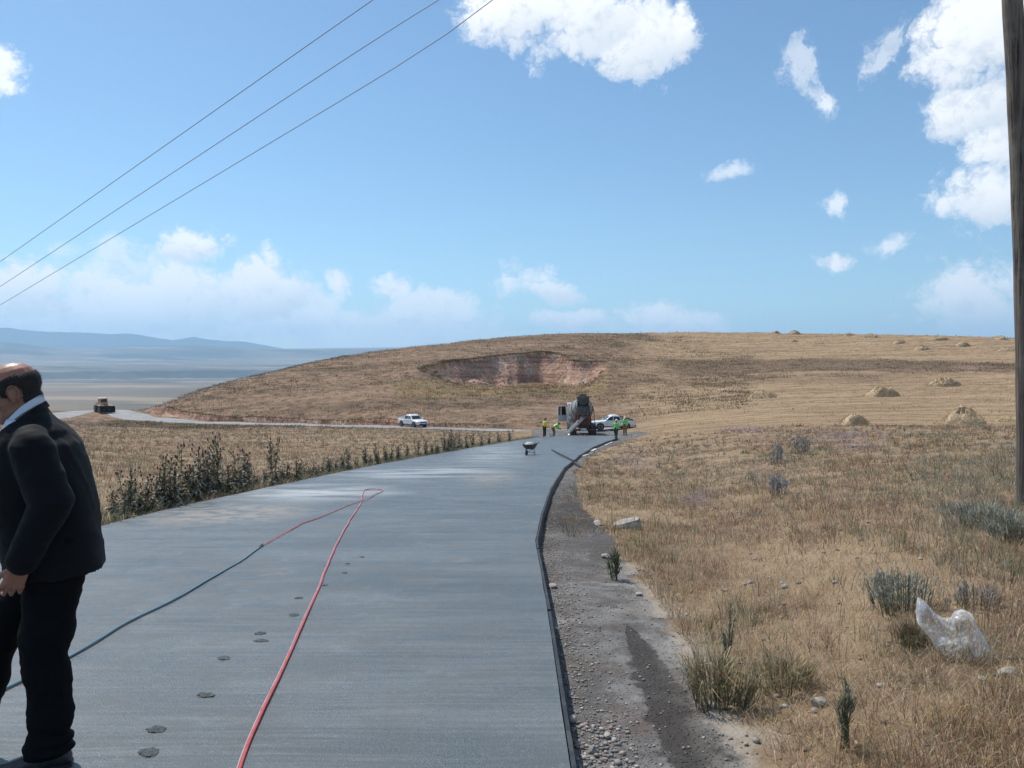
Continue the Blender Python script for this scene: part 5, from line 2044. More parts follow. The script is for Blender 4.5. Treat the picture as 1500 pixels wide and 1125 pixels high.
def on_road(x, y, pad=.05):
    yc = np.clip(y, -30, ROAD_END)
    return (x > edge_x(EDGE_L, yc) - pad) & (x < edge_x(EDGE_R, yc) + pad) & (y < 100)


FRP = FAR_ROAD


def sample_fan(n, r0, r1, p0, p1, power):
    """points spread in bearing (photograph columns) and distance, denser near by"""
    u = RNG.random(n)
    k = 2 - power
    r = (r0 ** k + u * (r1 ** k - r0 ** k)) ** (1 / k) if abs(k) > 1e-6 else r0 * (r1 / r0) ** u
    a = np.arctan((p0 + RNG.random(n) * (p1 - p0) - 750) / F_PX)
    return r * np.sin(a), r * np.cos(a)


def tufts(x, y, nb, hmin, hmax, weights_fn, spread=.05, lean=(.15, .9), wmin=.0035, zoff=-.01):
    """a tuft of nb blades at every point"""
    n = len(x)
    z = ground(x, y)[0]
    r = np.hypot(x, y)
    th = hmin + (hmax - hmin) * RNG.random(n) ** 1.6
    X = np.repeat(x, nb)
    Y = np.repeat(y, nb)
    Zz = np.repeat(z, nb)
    Rr = np.repeat(r, nb)
    N = n * nb
    a = RNG.random(N) * 2 * math.pi
    q = spread * np.sqrt(RNG.random(N)) * (1 + Rr * .02)
    base = np.c_[X + np.cos(a) * q, Y + np.sin(a) * q, Zz + zoff]
    h = np.repeat(th, nb) * (.45 + .75 * RNG.random(N))
    w = np.maximum(wmin, Rr * .00042) * (.7 + .7 * RNG.random(N))
    ln = lean[0] + (lean[1] - lean[0]) * RNG.random(N)
    tint = np.repeat(weights_fn(x, y), nb, axis=0) * (1 + .16 * RNG.standard_normal((N, 1)))
    return blades(base, h, w, a + .5 * RNG.standard_normal(N), ln, np.clip(tint, .01, .9))


def mixcol(x, y, layers, default):
    """patchwork of palettes steered by noise"""
    n = len(x)
    c = pick(n, default)
    for seed, size, thr, w in layers:
        m = (fbm(x + seed * 31.7, y - seed * 12.3, size, 3) + .18 * RNG.standard_normal(n)) > thr
        if m.any():
            c[m] = pick(int(m.sum()), w)
    return c


RIGHT = dict(straw=4.0, tan=4.2, ochre=1.5, rust=1.0, brown=1.6, sage=1.1, grey=2.2, green=.35)
RLAY = [(1, 2.2, .20, dict(rust=3, ochre=2, tan=2)), (2, 2.8, .28, dict(sage=4, green=1.5, grey=3, tan=1)), (3, 5.0, .30, dict(pink=3, tan=2, rust=1)), (4, 1.2, .42, dict(green=3, sage=3, ochre=1))]


def right_col(x, y):
    c = mixcol(x, y, RLAY, RIGHT)
    px = px_of(x, y)
    g = (px > 1330) & (y > 7.5) & (y < 20) & (RNG.random(len(x)) < .6)
    c[g] = pick(int(g.sum()), dict(sage=4, grey=4, green=1, tan=1))
    g = (np.abs(px - 1060) < 90) & (y > 3.6) & (y < 6.5) & (RNG.random(len(x)) < .6)
    c[g] = pick(int(g.sum()), dict(green=4, sage=2, ochre=1, tan=2))
    g = (px < 960) & (y > 9) & (y < 26) & (RNG.random(len(x)) < .45)
    c[g] = pick(int(g.sum()), dict(green=4, ochre=3, tan=2))
    return c


parts = []
# near right field
x, y = sample_fan(40000, 3.0, 60, 800, 1950, 1.75)
o = x - edge_x(EDGE_R, np.clip(y, -30, ROAD_END))
wid = np.interp(y, [3, 6, 8, 11, 15, 22, 34, 50, 62], [.95, .98, 1.05, 1.1, .7, .55, .45, .5, 1.6])
keep = (o > wid + .15 * fbm(x, y, .8, 2)) | ((o > .35) & (y > 11) & (RNG.random(len(x)) < .30)) | ((o > .5) & (RNG.random(len(x)) < .012))
bare = fbm(x + 77, y, 2.0, 4) > .16
keep &= ~(bare & (RNG.random(len(x)) < .8))
keep &= (o > .12)
x, y = x[keep], y[keep]
sel = RNG.random(len(x)) < .13
tall = np.where(fbm(x + 9, y + 3, 3.0, 3) > .1, 1.25, .85)
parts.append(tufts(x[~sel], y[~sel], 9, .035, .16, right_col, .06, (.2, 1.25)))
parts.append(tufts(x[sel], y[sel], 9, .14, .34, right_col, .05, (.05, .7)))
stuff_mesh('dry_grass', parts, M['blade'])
# flat straw litter between the tufts
x, y = sample_fan(56000, 3.0, 30, 800, 1950, 1.8)
o = x - edge_x(EDGE_R, np.clip(y, -30, ROAD_END))
k = (o > np.interp(y, [3, 6, 8, 11, 15, 22, 34], [1.0, 1.0, 1.05, 1.1, .7, .55, .45]))
x, y = x[k], y[k]
z = ground(x, y)[0]
n = len(x)
v, f, c = blades(np.c_[x, y, z + .004], .05 + .10 * RNG.random(n), np.maximum(.0028, np.hypot(x, y) * .0004), RNG.random(n) * 6.283, 1.28 + .05 * RNG.random(n), pick(n, dict(straw=4, tan=3, grey=2, brown=1.5, rust=.7)), .1)
stuff_mesh('straw_litter', [(v, f, c)], M['blade'])

# left field below the road, out to the far road
x, y = sample_fan(29000, 10, 135, -260, 830, 1.25)
xl = edge_x(EDGE_L, np.clip(y, -30, ROAD_END))
k = (xl - x > .25) & (y > 2) & ((y < ROAD_END) | (x < xl - 3))
x, y = x[k], y[k]
k = dist_poly(x, y, FRP) > 3.0
x, y = x[k], y[k]
LEFTW = dict(tan=4, brown=3, straw=1.8, rust=1.0, grey=1.2, pink=1.2, sage=.5)
lc = lambda x, y: mixcol(x, y, [(5, 6, .25, dict(sage=2, grey=3, brown=2)), (6, 9, .3, dict(pink=3, rust=2, tan=2)), (7, 4, .38, dict(green=1, sage=2, brown=2))], LEFTW)
k = RNG.random(len(x)) < .8
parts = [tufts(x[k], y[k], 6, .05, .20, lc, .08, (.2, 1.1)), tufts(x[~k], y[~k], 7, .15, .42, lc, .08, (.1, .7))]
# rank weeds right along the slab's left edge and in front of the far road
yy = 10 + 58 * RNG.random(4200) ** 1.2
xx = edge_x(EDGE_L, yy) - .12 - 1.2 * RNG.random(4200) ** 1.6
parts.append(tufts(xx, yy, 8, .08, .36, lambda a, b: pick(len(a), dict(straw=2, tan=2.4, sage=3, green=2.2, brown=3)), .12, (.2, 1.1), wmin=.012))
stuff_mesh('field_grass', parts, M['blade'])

# hillside tussocks
x, y = sample_fan(30000, 98, 285, 150, 1560, .9)
r = np.hypot(x, y)
px = px_of(x, y)
gz_, so_, fl_ = ground(x, y)
k = (dist_poly(x, y, FRP) > 3.4) & (so_ < .3)
mown_m = zones(x, y)['mown']
k &= (mown_m < .4) | (RNG.random(len(x)) < .10)
dens = fbm(x, y, 22, 3)
k &= RNG.random(len(x)) < .55 + .9 * dens
x, y, fl_ = x[k], y[k], fl_[k]
hc_ = lambda a, b: mixcol(a, b, [(8, 16, .2, dict(brown=4, green=2, sage=2)), (9, 25, .3, dict(rust=2, pink=2, tan=2)), (10, 7, .35, dict(green=2, brown=3))], dict(tan=3.5, brown=3.5, straw=1.4, sage=1, grey=1))
k = fl_ > .5
parts = [tufts(x[~k], y[~k], 7, .10, .38, hc_, .30, (.2, 1.0), zoff=-.03)]
if k.any():
    parts.append(tufts(x[k], y[k], 9, .3, .75, lambda a, b: pick(len(a), dict(ochre=4, tan=3, straw=2, green=1, rust=1)), .3, (.05, .6)))
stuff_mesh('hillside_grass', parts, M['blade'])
_p = np.linspace(612, 884, 900)
_r = np.interp(_p, _rim_px, _rim_y)
RIMW = np.c_[(_p - 750) / F_PX * _r, _r + .3]
# the lip of the cutting: where the bare step meets the turf
_l = []
for fx, fy in FAR_ROAD:
    if 195 < px_of(fx, fy) < 815:
        ys_ = fy + np.linspace(4, 15, 80)
        xs_ = np.full(80, fx)
        zz_ = ground(xs_, ys_)[0] - land(xs_, ys_)
        k_ = np.where(zz_ < -.45)[0]
        if len(k_):
            _l.append((fx, ys_[k_[-1]] + .25))
LIPW = np.array(_l) if _l else RIMW
_s = np.r_[0, np.cumsum(np.hypot(*np.diff(LIPW, axis=0).T))]
_t = np.linspace(0, _s[-1], 1400)
LIPW = np.c_[np.interp(_t, _s, LIPW[:, 0]), np.interp(_t, _s, LIPW[:, 1])]
# low dark cushions of scrub on the hill: many small leaf clumps
x, y = sample_fan(11000, 108, 262, 150, 1100, .8)
gz_, so_, fl_ = ground(x, y)
k = (dist_poly(x, y, FRP) > 5.0) & (so_ < .25) & (RNG.random(len(x)) < .45 + 1.3 * fbm(x + 5, y, 18, 3))
x, y = x[k], y[k]
parts = [tufts(x, y, 16, .14, .55, lambda a, b: pick(len(a), dict(brown=5, green=3, sage=1)) * .6, .36, (.3, 1.2), wmin=.05, zoff=-.03)]
# turf hanging over the lip of the cutting and of the pit
for line, n_, hh_ in ((RIMW, 900, (.15, .45)), (LIPW, 1100, (.10, .28))):
    q = line[RNG.integers(0, len(line), n_)]
    xx, yy = q[:, 0] + .25 * RNG.standard_normal(n_), q[:, 1] + .35 * np.abs(RNG.standard_normal(n_)) - .1
    parts.append(tufts(xx, yy, 12, hh_[0], hh_[1], lambda a, b: pick(len(a), dict(brown=6, green=3, sage=1)) * .6, .25, (.4, 1.3), wmin=.05, zoff=-.12))
stuff_mesh('hillside_scrub', parts, M['blade'])
# stubble on the mown field
x, y = sample_fan(19000, 52, 290, 900, 1760, .95)
k = zones(x, y)['mown'] > .5
k &= RNG.random(len(x)) < .5 + .9 * fbm(x * .25, y * 2.2, 9, 3)
x, y = x[k], y[k]
sc_ = lambda a, b: mixcol(a, b, [(11, 18, .25, dict(rust=2, tan=3, brown=2))], dict(straw=4, tan=3, ochre=1, brown=1))
parts = [tufts(x, y, 6, .06, .20, sc_, .35, (.4, 1.3), zoff=-.02)]
x, y = sample_fan(7000, 150, 216, 930, 1560, .9)
k = (zones(x, y)['weedy'] > .12) & (RNG.random(len(x)) < .35 + .9 * fbm(x, y, 15, 3))
parts.append(tufts(x[k], y[k], 7, .2, .6, lambda a, b: pick(len(a), dict(brown=3, tan=4, green=.8, sage=1)), .3, (.2, 1.0)))
stuff_mesh('stubble', parts, M['blade'])
# thin dead stalks against the sky on the crest
px = np.concatenate([540 + 520 * RNG.random(150), 1060 + 420 * RNG.random(50)])
py = np.interp(px, [540, 600, 700, 850, 1000, 1200, 1480], [517, 508, 498, 489, 487, 489, 495])
rr = np.interp(px, [540, 600, 700, 850, 1000, 1200, 1480], [217, 231, 249, 262, 271, 265, 243]) + 4 * RNG.standard_normal(len(px))
aa = np.arctan((px - 750) / F_PX)
x, y = rr * np.sin(aa) / np.cos(aa), rr
parts = [tufts(x, y, 2, .35, .95, lambda a, b: pick(len(a), dict(brown=3, tan=1)), .15, (0, .25), wmin=.06)]
stuff_mesh('dead_stalks', parts, M['blade'])


# ------------------------------------------------------------------ thistles: one plant each
def leaf_geo(p, d, L, W, droop, up=(0, 0, 1)):
    """a jagged thistle leaf: zig-zag edged, bent strip"""
    p, d, up = Vector(p), Vector(d).normalized(), Vector(up)
    s = d.cross(up)
    s = s.normalized() if s.length > 1e-4 else Vector((1, 0, 0))
    n = 5
    vs, fs = [], []
    for i in range(n + 1):
        t = i / n
        c = p + d * (L * t) + up * (-droop * L * t * t + .12 * L * math.sin(math.pi * t))
        w = W * (.45 + 1.1 * t) * (1 - t) ** .8 * (1.45 if i % 2 else .75) + .002
        vs += [c - s * w + up * w * .5, c, c + s * w + up * w * .5]
    for i in range(n):
        a = i * 3
        for k in (0, 1):
            fs.append((a + k, a + k + 1, a + k + 4))
            fs.append((a + k, a + k + 4, a + k + 3))
    return vs, fs


def make_thistle(seed, h=1.0):
    """a prototype of unit height; returns (stem mesh, leaf mesh, head mesh)"""
    rd = random.Random(seed)
    st, hd = MB(), MB()
    lv, lf, lc_ = [], [], []

    def add_leaf(p, d, L, W, droop):
        vs, fs = leaf_geo(p, d, L, W, droop)
        o = len(lv)
        col = Vector(rd.choice([(.20, .215, .135), (.28, .285, .20), (.38, .37, .29), (.15, .165, .085), (.34, .26, .16), (.52, .50, .43)])) * rd.uniform(.75, 1.2)
        lv.extend([tuple(v) for v in vs])
        lf.extend([tuple(i + o for i in f) for f in fs])
        lc_.extend([tuple(col)] * len(vs))
    nst = rd.choice((2, 3, 3, 4))
    for k in range(nst):
        a = rd.uniform(0, 6.28)
        tilt = rd.uniform(.02, .16) if k else .03
        hh = h * (1 if k == 0 else rd.uniform(.55, .95))
        bx, by = rd.uniform(-.08, .08), rd.uniform(-.08, .08)
        pts = []
        for i in range(7):
            t = i / 6
            pts.append(Vector((bx + math.cos(a) * tilt * hh * t * (1 + .5 * t) + rd.uniform(-.01, .01), by + math.sin(a) * tilt * hh * t * (1 + .5 * t) + rd.uniform(-.01, .01), hh * t)))
        st.tube(pts, [.013 - .0085 * i / 6 for i in range(7)], 5)
        tips = [pts[-1]]
        for q in range(rd.randint(4, 7)):
            t = rd.uniform(.5, .97)
            i = min(5, int(t * 6))
            p = pts[i].lerp(pts[i + 1], t * 6 - i)
            b = rd.uniform(0, 6.28)
            L = hh * rd.uniform(.08, .22)
            e = p + Vector((math.cos(b) * L * .7, math.sin(b) * L * .7, L * rd.uniform(.5, .95)))
            st.tube([p, p.lerp(e, .5) + Vector((0, 0, -.01)), e], [.006, .005, .0035], 4)
            tips.append(e)
            if rd.random() < .6:
                add_leaf(p.lerp(e, .5), (math.cos(b + 1), math.sin(b + 1), .5), .07, .012, .3)
        for e in tips:
            r = rd.uniform(.013, .022)
            hd.ball(e, (r, r, r * 1.15), 7, 5)
            hd.lathe([(r * .5, r * .6), (r * 1.0, r * 1.5), (r * .75, r * 1.9), (r * .2, r * 1.7)], 7, e)
        n_l = int(36 * hh) + 10
        for q in range(n_l):
            t = rd.random() ** 1.35 * .92
            i = min(5, int(t * 6))
            p = pts[i].lerp(pts[i + 1], t * 6 - i)
            b = rd.uniform(0, 6.28)
            L = (.26 - .16 * t) * rd.uniform(.7, 1.3)
            add_leaf(p, (math.cos(b), math.sin(b), rd.uniform(.1, .9)), L, L * .24, rd.uniform(.2, .9))
    for q in range(16):
        b = rd.uniform(0, 6.28)
        L = rd.uniform(.16, .30)
        add_leaf((rd.uniform(-.08, .08), rd.uniform(-.08, .08), .02), (math.cos(b), math.sin(b), rd.uniform(.05, .5)), L, L * .20, rd.uniform(.2, .5))
    lm = mesh_np('foliage', np.array(lv), np.array(lf), 3)
    set_col(lm, 'tint', np.array(lc_))
    lm.materials.append(M['leaf'])
    sm = st.mesh('stem')
    sm.materials.append(M['stalk'])
    hm2 = hd.mesh('flower_heads')
    hm2.materials.append(M['flower_head'])
    return sm, lm, hm2


PROTO = [make_thistle(s) for s in (3, 8, 15, 21, 34)]
# (column of the base, height in photograph pixels, word for the label)
TH = [(180, 64), (164, 40), (191, 46), (207, 34), (222, 30), (239, 74), (250, 36), (271, 80), (292, 70), (305, 70), (318, 82), (331, 40), (341, 56), (358, 56), (372, 24), (401, 64), (434, 32), (447, 20), (460, 24), (481, 26),
      (510, 32), (533, 28), (551, 30), (563, 24), (582, 24), (610, 22), (623, 22), (640, 20), (650, 28), (660, 30), (670, 24), (682, 20), (716, 18), (730, 17), (746, 14)]
_ex = random.Random(5)
TH += [(p_, round(_ex.uniform(.62, 1.0) * float(np.interp(p_, [160, 240, 330, 420, 480, 560, 700], [40, 60, 52, 30, 28, 27, 20])))) for p_ in (172, 185, 199, 214, 230, 246, 258, 264, 279, 286, 299, 312, 325, 337, 349, 365, 388, 395, 410, 420, 441, 453, 470, 490, 500, 520, 542, 572, 596, 632, 655, 665, 675, 692, 705)]
SIZE = lambda h: 'tall' if h > 60 else ('waist-high' if h > 38 else 'low')
lbl = {180: 'grey-green thistle nearest to the man in the suit, leaning over the slab edge', 239: 'tall thistle at the left end of the dark thistle clump by the slab',
       271: 'tall thistle second from the left in the dark clump by the slab', 318: 'tallest thistle in the middle of the clump beside the slab',
       401: 'lone bushy thistle with many brown heads right of the big clump', 358: 'thistle at the right end of the big clump beside the slab'}
ORD = ('first second third fourth fifth sixth seventh eighth ninth tenth eleventh twelfth thirteenth fourteenth fifteenth sixteenth seventeenth eighteenth nineteenth twentieth '
       'twenty-first twenty-second twenty-third twenty-fourth twenty-fifth twenty-sixth twenty-seventh twenty-eighth twenty-ninth thirtieth thirty-first thirty-second thirty-third thirty-fourth thirty-fifth').split()
ORD += [t_ + '-' + u_ if u_ else t0_ for t_, t0_ in (('thirty', ''), ('forty', 'fortieth'), ('fifty', 'fiftieth'), ('sixty', 'sixtieth'), ('seventy', 'seventieth')) for u_ in ((['sixth', 'seventh', 'eighth', 'ninth'] if t_ == 'thirty' else ['', 'first', 'second', 'third', 'fourth', 'fifth', 'sixth', 'seventh', 'eighth', 'ninth']))]
rank = {p: k for k, p in enumerate(sorted(q[0] for q in TH))}
ysl = np.linspace(9.5, 66, 4000)
pxl = px_of(edge_x(EDGE_L, ysl), ysl)
for i, (pxx, hpx) in enumerate(TH):
    off = RNG.uniform(.25, .75)
    pxo = px_of(edge_x(EDGE_L, ysl) - off, ysl)
    yb = float(ysl[np.argmin(np.abs(pxo - pxx))])
    xb = float(edge_x(EDGE_L, yb) - off)
    hh = hpx / F_PX * yb * 1.12
    o = empty('thistle', (xb, yb, gz(xb, yb) - .02), RNG.uniform(0, 6.28))
    s = hh
    o.scale = (min(1.0, .45 + s * .6), min(1.0, .45 + s * .6), s)
    l = lbl.get(pxx)
    if l is None:
        l = f'{SIZE(hpx)} dry thistle, {ORD[rank[pxx]]} from the left in the row along the slab edge'
    tag(o, l, 'thistle', 'thistles along the left edge of the slab')
    for nm, me_ in zip(('stem', 'foliage', 'flower_heads'), PROTO[i % len(PROTO)]):
        c = bpy.data.objects.new(nm, me_)
        if nm != 'stem':
            c['kind'] = 'stuff'
        COL.objects.link(c)
        c.parent = o


# ------------------------------------------------------------------ shrubs and weeds of the right field
def bush(name, label, cat, loc, w, h, n, cols, lw=.006, ll=.10, stems=14, heads=None, spiky=False, group=None):
    o = empty(name, loc)
    tag(o, label, cat, group)
    rd = RNG
    st = MB()
    tips = []
    for k in range(stems):
        a = rd.uniform(0, 6.28)
        q = math.sqrt(rd.random())
        e = Vector((math.cos(a) * w / 2 * q, math.sin(a) * w / 2 * q, h * (1 - .45 * q * q) * rd.uniform(.75, 1.05)))
        bspread = .25 if spiky else .72
        m_ = Vector((e.x * (bspread + .1), e.y * (bspread + .1), e.z * (.5 if spiky else .12)))
        st.tube([(e.x * bspread + rd.uniform(-.02, .02), e.y * bspread + rd.uniform(-.02, .02), -.02), m_, e], [.005, .004, .0022], 4)
        tips.append((m_, e))
    st.build('stem', M['stalk'], o)
    t = rd.random(n) ** (.8 if not spiky else .9)
    idx = rd.integers(0, len(tips), n)
    A = np.array([tuple(tips[i][0]) for i in idx])
    B = np.array([tuple(tips[i][1]) for i in idx])
    base = A * (1 - t)[:, None] + B * t[:, None] + rd.standard_normal((n, 3)) * np.array([w * .05, w * .05, h * .05])
    base[:, 2] = np.maximum(base[:, 2], .01)
    az_ = np.arctan2(base[:, 1], base[:, 0]) + rd.standard_normal(n) * .9
    tint = pick(n, cols)
    parts = [blades(base, ll * (.5 + rd.random(n)), np.full(n, lw) * (.6 + .8 * rd.random(n)), az_, .2 + 1.1 * rd.random(n), tint)]
    stuff_mesh('foliage', parts, M['leaf'], o)
    if heads:
        hb = MB()
        for (m_, e) in tips:
            hb.ball(e, (.012, .012, .016), 6, 4)
        hb.build('flower_heads', heads, o)
    return o


M['blue_head'] = mat('steel_blue_flower_head', (.22, .25, .36), .8, 0, .25, 20)
PAL['silver'] = (.38, .41, .375)
PAL['steel'] = (.27, .30, .36)
PAL['dkgreen'] = (.120, .140, .078)


def seen(px, py):
    p = hit(px, py, 2.5, 120)
    return p


def bush_px(name, label, cat, px, py, wpx, hpx, n, cols, **kw):
    p = seen(px, py)
    k = p.y / F_PX
    return bush(name, label, cat, (p.x, p.y, p.z), wpx * k, hpx * k, n, cols, **kw)


SIL = dict(silver=5, sage=3, grey=2)
bush_px('silvery_shrub', 'large silvery grey shrub just behind the plastic bag', 'shrub', 1325, 895, 112, 62, 1500, SIL, lw=.0055, ll=.05, stems=60)
bush_px('silvery_shrub', 'small greyish shrub right of the large silvery one', 'shrub', 1432, 890, 62, 36, 520, dict(silver=3, pink=2, grey=3), lw=.006, ll=.05, stems=26)
bush_px('silvery_shrub', 'wide sage-grey shrub left of the foot of the utility pole', 'shrub', 1440, 772, 110, 34, 1100, dict(silver=4, sage=3, grey=3, dkgreen=.6), lw=.008, ll=.09, stems=50)
bush_px('silvery_shrub', 'sage-grey shrub in front of the pole, part cut off by the right picture edge', 'shrub', 1490, 792, 80, 38, 800, dict(silver=4, sage=3, grey=3, dkgreen=.8), lw=.008, ll=.08, stems=40)
bush_px('sea_holly', 'blue-grey sea holly standing alone in the pale grass, nearest of its kind', 'wild flower', 1138, 726, 34, 32, 420, dict(steel=5, sage=2, grey=1), lw=.012, ll=.07, stems=22, heads=M['blue_head'], group='sea holly plants in the right field')
bush_px('sea_holly', 'dark blue-grey sea holly beside the mauve flowers, largest of its kind', 'wild flower', 1174, 666, 28, 32, 320, dict(steel=4, dkgreen=2, grey=1), lw=.022, ll=.11, stems=22, heads=M['blue_head'], group='sea holly plants in the right field')
bush_px('sea_holly', 'tall thin blue-grey sea holly left of the largest one', 'wild flower', 1137, 680, 20, 34, 240, dict(steel=5, sage=1), lw=.02, ll=.10, stems=14, heads=M['blue_head'], group='sea holly plants in the right field')
bush_px('green_weed', 'dark green leafy weed at the edge of the gravel shoulder', 'weed', 903, 850, 22, 46, 260, dict(dkgreen=4, sage=3), lw=.010, ll=.08, stems=12)
bush_px('green_weed', 'green weedy clump with tall grey stalks beside the wet stain', 'weed', 1056, 1036, 96, 72, 1100, dict(dkgreen=3, green=3, sage=3, ochre=3, straw=2.5, tan=2), lw=.0042, ll=.11, stems=46)
bush_px('green_weed', 'tall narrow grey-green weed rising behind the wet stain clump', 'weed', 1068, 985, 26, 100, 420, dict(sage=4, dkgreen=3, grey=2), lw=.0035, ll=.035, stems=9, spiky=True)
bush_px('green_weed', 'tall grey-green weed spike near the bottom of the picture', 'weed', 1238, 1100, 36, 118, 560, dict(sage=4, dkgreen=3, grey=2), lw=.0035, ll=.04, stems=10, spiky=True)
bush_px('green_weed', 'low spreading green weed in the bottom right grass', 'weed', 1150, 1010, 90, 40, 800, dict(dkgreen=2, green=2, sage=3, ochre=3, straw=2, tan=2), lw=.0040, ll=.09, stems=30)
bush_px('green_weed', 'dark weed clump in the hollow left of the plastic bag', 'weed', 1328, 950, 50, 34, 520, dict(brown=4, dkgreen=3, rust=1), lw=.0045, ll=.07, stems=22)

# mauve flowers in drifts
parts = []
for (px, py, wx, wy, n) in ((1025, 742, 30, 16, 300), (1230, 646, 80, 12, 520), (1090, 633, 44, 6, 240), (935, 682, 44, 22, 320), (1260, 660, 40, 10, 200), (1110, 700, 80, 24, 240)):
    q = [seen(px + RNG.standard_normal() * wx * .5, py + RNG.standard_normal() * wy * .5) for _ in range(n // 3)]
    b = np.array([tuple(a) for a in q])
    b = np.repeat(b, 4, axis=0) + np.c_[RNG.standard_normal((len(b) * 4, 2)) * .10, .10 + .16 * RNG.random(len(b) * 4)]
    n_ = len(b)
    r = b[:, 1]
    tint = np.array([.60, .43, .56]) * (1 + .2 * RNG.standard_normal((n_, 1)))
    parts.append(blades(b, np.maximum(.02, r * .0013), np.maximum(.014, r * .0011), RNG.random(n_) * 6.28, .4 * RNG.random(n_), np.clip(tint, .05, .8)))
stuff_mesh('mauve_flowers', parts, M['blade'])

# ================================================================== things on the road and beside it
def slab_pt(px, py, dz=0.0):
    q = on_profile(px, py)
    return Vector((q[0], q[1], float(road_z(q[1])) + dz))


# ---- hose: a doubled line lying in a long loop
HOSE = [(346, 1150), (352, 1128), (372, 1075), (385, 1042), (405, 1005), (430, 950), (447, 905), (465, 865), (480, 830), (492, 800), (505, 775), (519, 752), (526, 742), (530, 735), (529, 729), (532, 722), (534, 718),
        (545, 716.5), (558, 717), (562, 718.5), (558, 722), (548, 726), (538, 732), (526, 735.5), (510, 741), (490, 750), (468, 759), (440, 768), (415, 783), (385, 801), (355, 821), (330, 836), (300, 852), (270, 872), (235, 890), (180, 916), (140, 941), (97, 968), (60, 988), (0, 1015)]
hp = [slab_pt(*q) for q in HOSE]
P2 = np.array([(p.x, p.y) for p in hp])
s_ = np.r_[0, np.cumsum(np.hypot(*np.diff(P2, axis=0).T))]
t_ = np.arange(0, s_[-1], .06)
hx, hy = np.interp(t_, s_, P2[:, 0]), np.interp(t_, s_, P2[:, 1])
for _ in range(4):
    hx[1:-1] = .25 * hx[:-2] + .5 * hx[1:-1] + .25 * hx[2:]
    hy[1:-1] = .25 * hy[:-2] + .5 * hy[1:-1] + .25 * hy[2:]
hx = hx + .012 * fbm(t_, t_ * 0, .9, 2)
tn = np.c_[np.gradient(hx), np.gradient(hy)]
tn /= np.linalg.norm(tn, axis=1)[:, None]
nn = np.c_[-tn[:, 1], tn[:, 0]]
hz = road_z(hy) + .008 + .013
turn = s_[33] if False else float(np.interp(29.0, np.arange(len(s_)), s_))     # where the red line is coupled to the teal one
roll = .6 * fbm(t_ * 1.0, t_ * 0 + 4, 2.2, 2)
hose = empty('hose', (float(hx[0]), float(hy[0]), float(hz[0])))
tag(hose, 'long red and teal twin hose laid in a loop along the concrete', 'hose')


def hose_part(name, material, m, side, rad):
    x = hx[m] + nn[m, 0] * side * .0064 * np.cos(roll[m])
    y = hy[m] + nn[m, 1] * side * .0064 * np.cos(roll[m])
    z = hz[m] + rad - .0135 + np.abs(np.sin(roll[m])) * .010 * (side > 0) - .006
    # crossing: the returning leg lies over the first
    pts = [Vector((a, b, c)) for a, b, c in zip(x, y, z)]
    o0 = hose.location
    mb = MB().tube([p - o0 for p in pts], rad, 8)
    return mb.build(name, material, hose, True)


over = np.where((t_ > s_[20]) & (t_ < s_[24]), .02 * np.sin(np.clip((t_ - s_[20]) / (s_[24] - s_[20]), 0, 1) * math.pi), 0)
hz = hz + over
mA = t_ <= turn
mB = t_ >= turn - .06
hose_part('red_tube', M['red_hose'], mA, -1, .0078)
hose_part('pale_tube', M['grey_hose'], mA, 1, .0040)
hose_part('teal_tube', M['teal_hose'], mB, 1, .0080)
hose_part('pale_tube', M['grey_hose'], mB, -1, .0042)
k = int(np.argmax(t_ >= turn))
d = Vector((tn[k, 0], tn[k, 1], 0))
MB().tube([Vector((hx[k], hy[k], hz[k])) - d * .05 - hose.location, Vector((hx[k], hy[k], hz[k])) + d * .05 - hose.location], .011, 10).build('coupling', M['steel_dark'], hose, True)

# ---- footprints pressed into the fresh concrete
m_, t, bs = new_mat('wet_footprint')
co = t.new('ShaderNodeNewGeometry').outputs['Position']
fp_c = t.mix(t.ramp(t.noise(co, 55, 4, .7), .38, .62), (.022, .029, .033), (.050, .064, .071))
fp_c = t.mix(t.ramp(t.noise(co, 24, 5, .8), .45, .52), fp_c, (.078, .097, .105))
t.put(bs.inputs['Base Color'], fp_c)
bs.inputs['Roughness'].default_value = .5
t.put(bs.inputs['Normal'], t.bump(t.noise(co, 70, 4, .7), 1.0, .02))


def footprint(px, py, a, size=1.0):
    """a ragged print: a wet hollow inside a squeezed-up rim"""
    p = slab_pt(px, py)
    rd = np.random.default_rng(int(px * 7 + py))
    N_ = 26
    ph = rd.uniform(0, 6.28, 3)
    vs, fs = [], []
    for k, (q, zz) in enumerate(((0, .0035), (.45, .003), (.75, .0035), (.9, .0055), (1.0, .0015))):
        for n in range(N_):
            th = 2 * math.pi * n / N_
            w = 1 + .10 * math.sin(2 * th + ph[0]) + .07 * math.sin(3 * th + ph[1]) + .05 * math.sin(5 * th + ph[2]) + .09 * rd.standard_normal() * (k > 1)
            lx, ly = .105 * q * w * math.cos(th), .145 * q * w * math.sin(th)
            X_, Y_ = p.x + size * (lx * math.cos(a) - ly * math.sin(a)), p.y + size * (lx * math.sin(a) + ly * math.cos(a))
            vs.append((X_, Y_, float(road_z(Y_)) + .006 * float(fbm(np.array([X_]), np.array([Y_]), 1.4, 3)[0]) + zz * (.8 + .4 * rd.random()) + (.002 if 0 < q < .8 else 0) * rd.standard_normal()))
    for k in range(4):
        for n in range(N_):
            fs.append((k * N_ + n, k * N_ + (n + 1) % N_, (k + 1) * N_ + (n + 1) % N_, (k + 1) * N_ + n))
    o = MB().add(vs, fs).build('footprint', m_, None, True, auto=False)
    o.parent = road
    return o


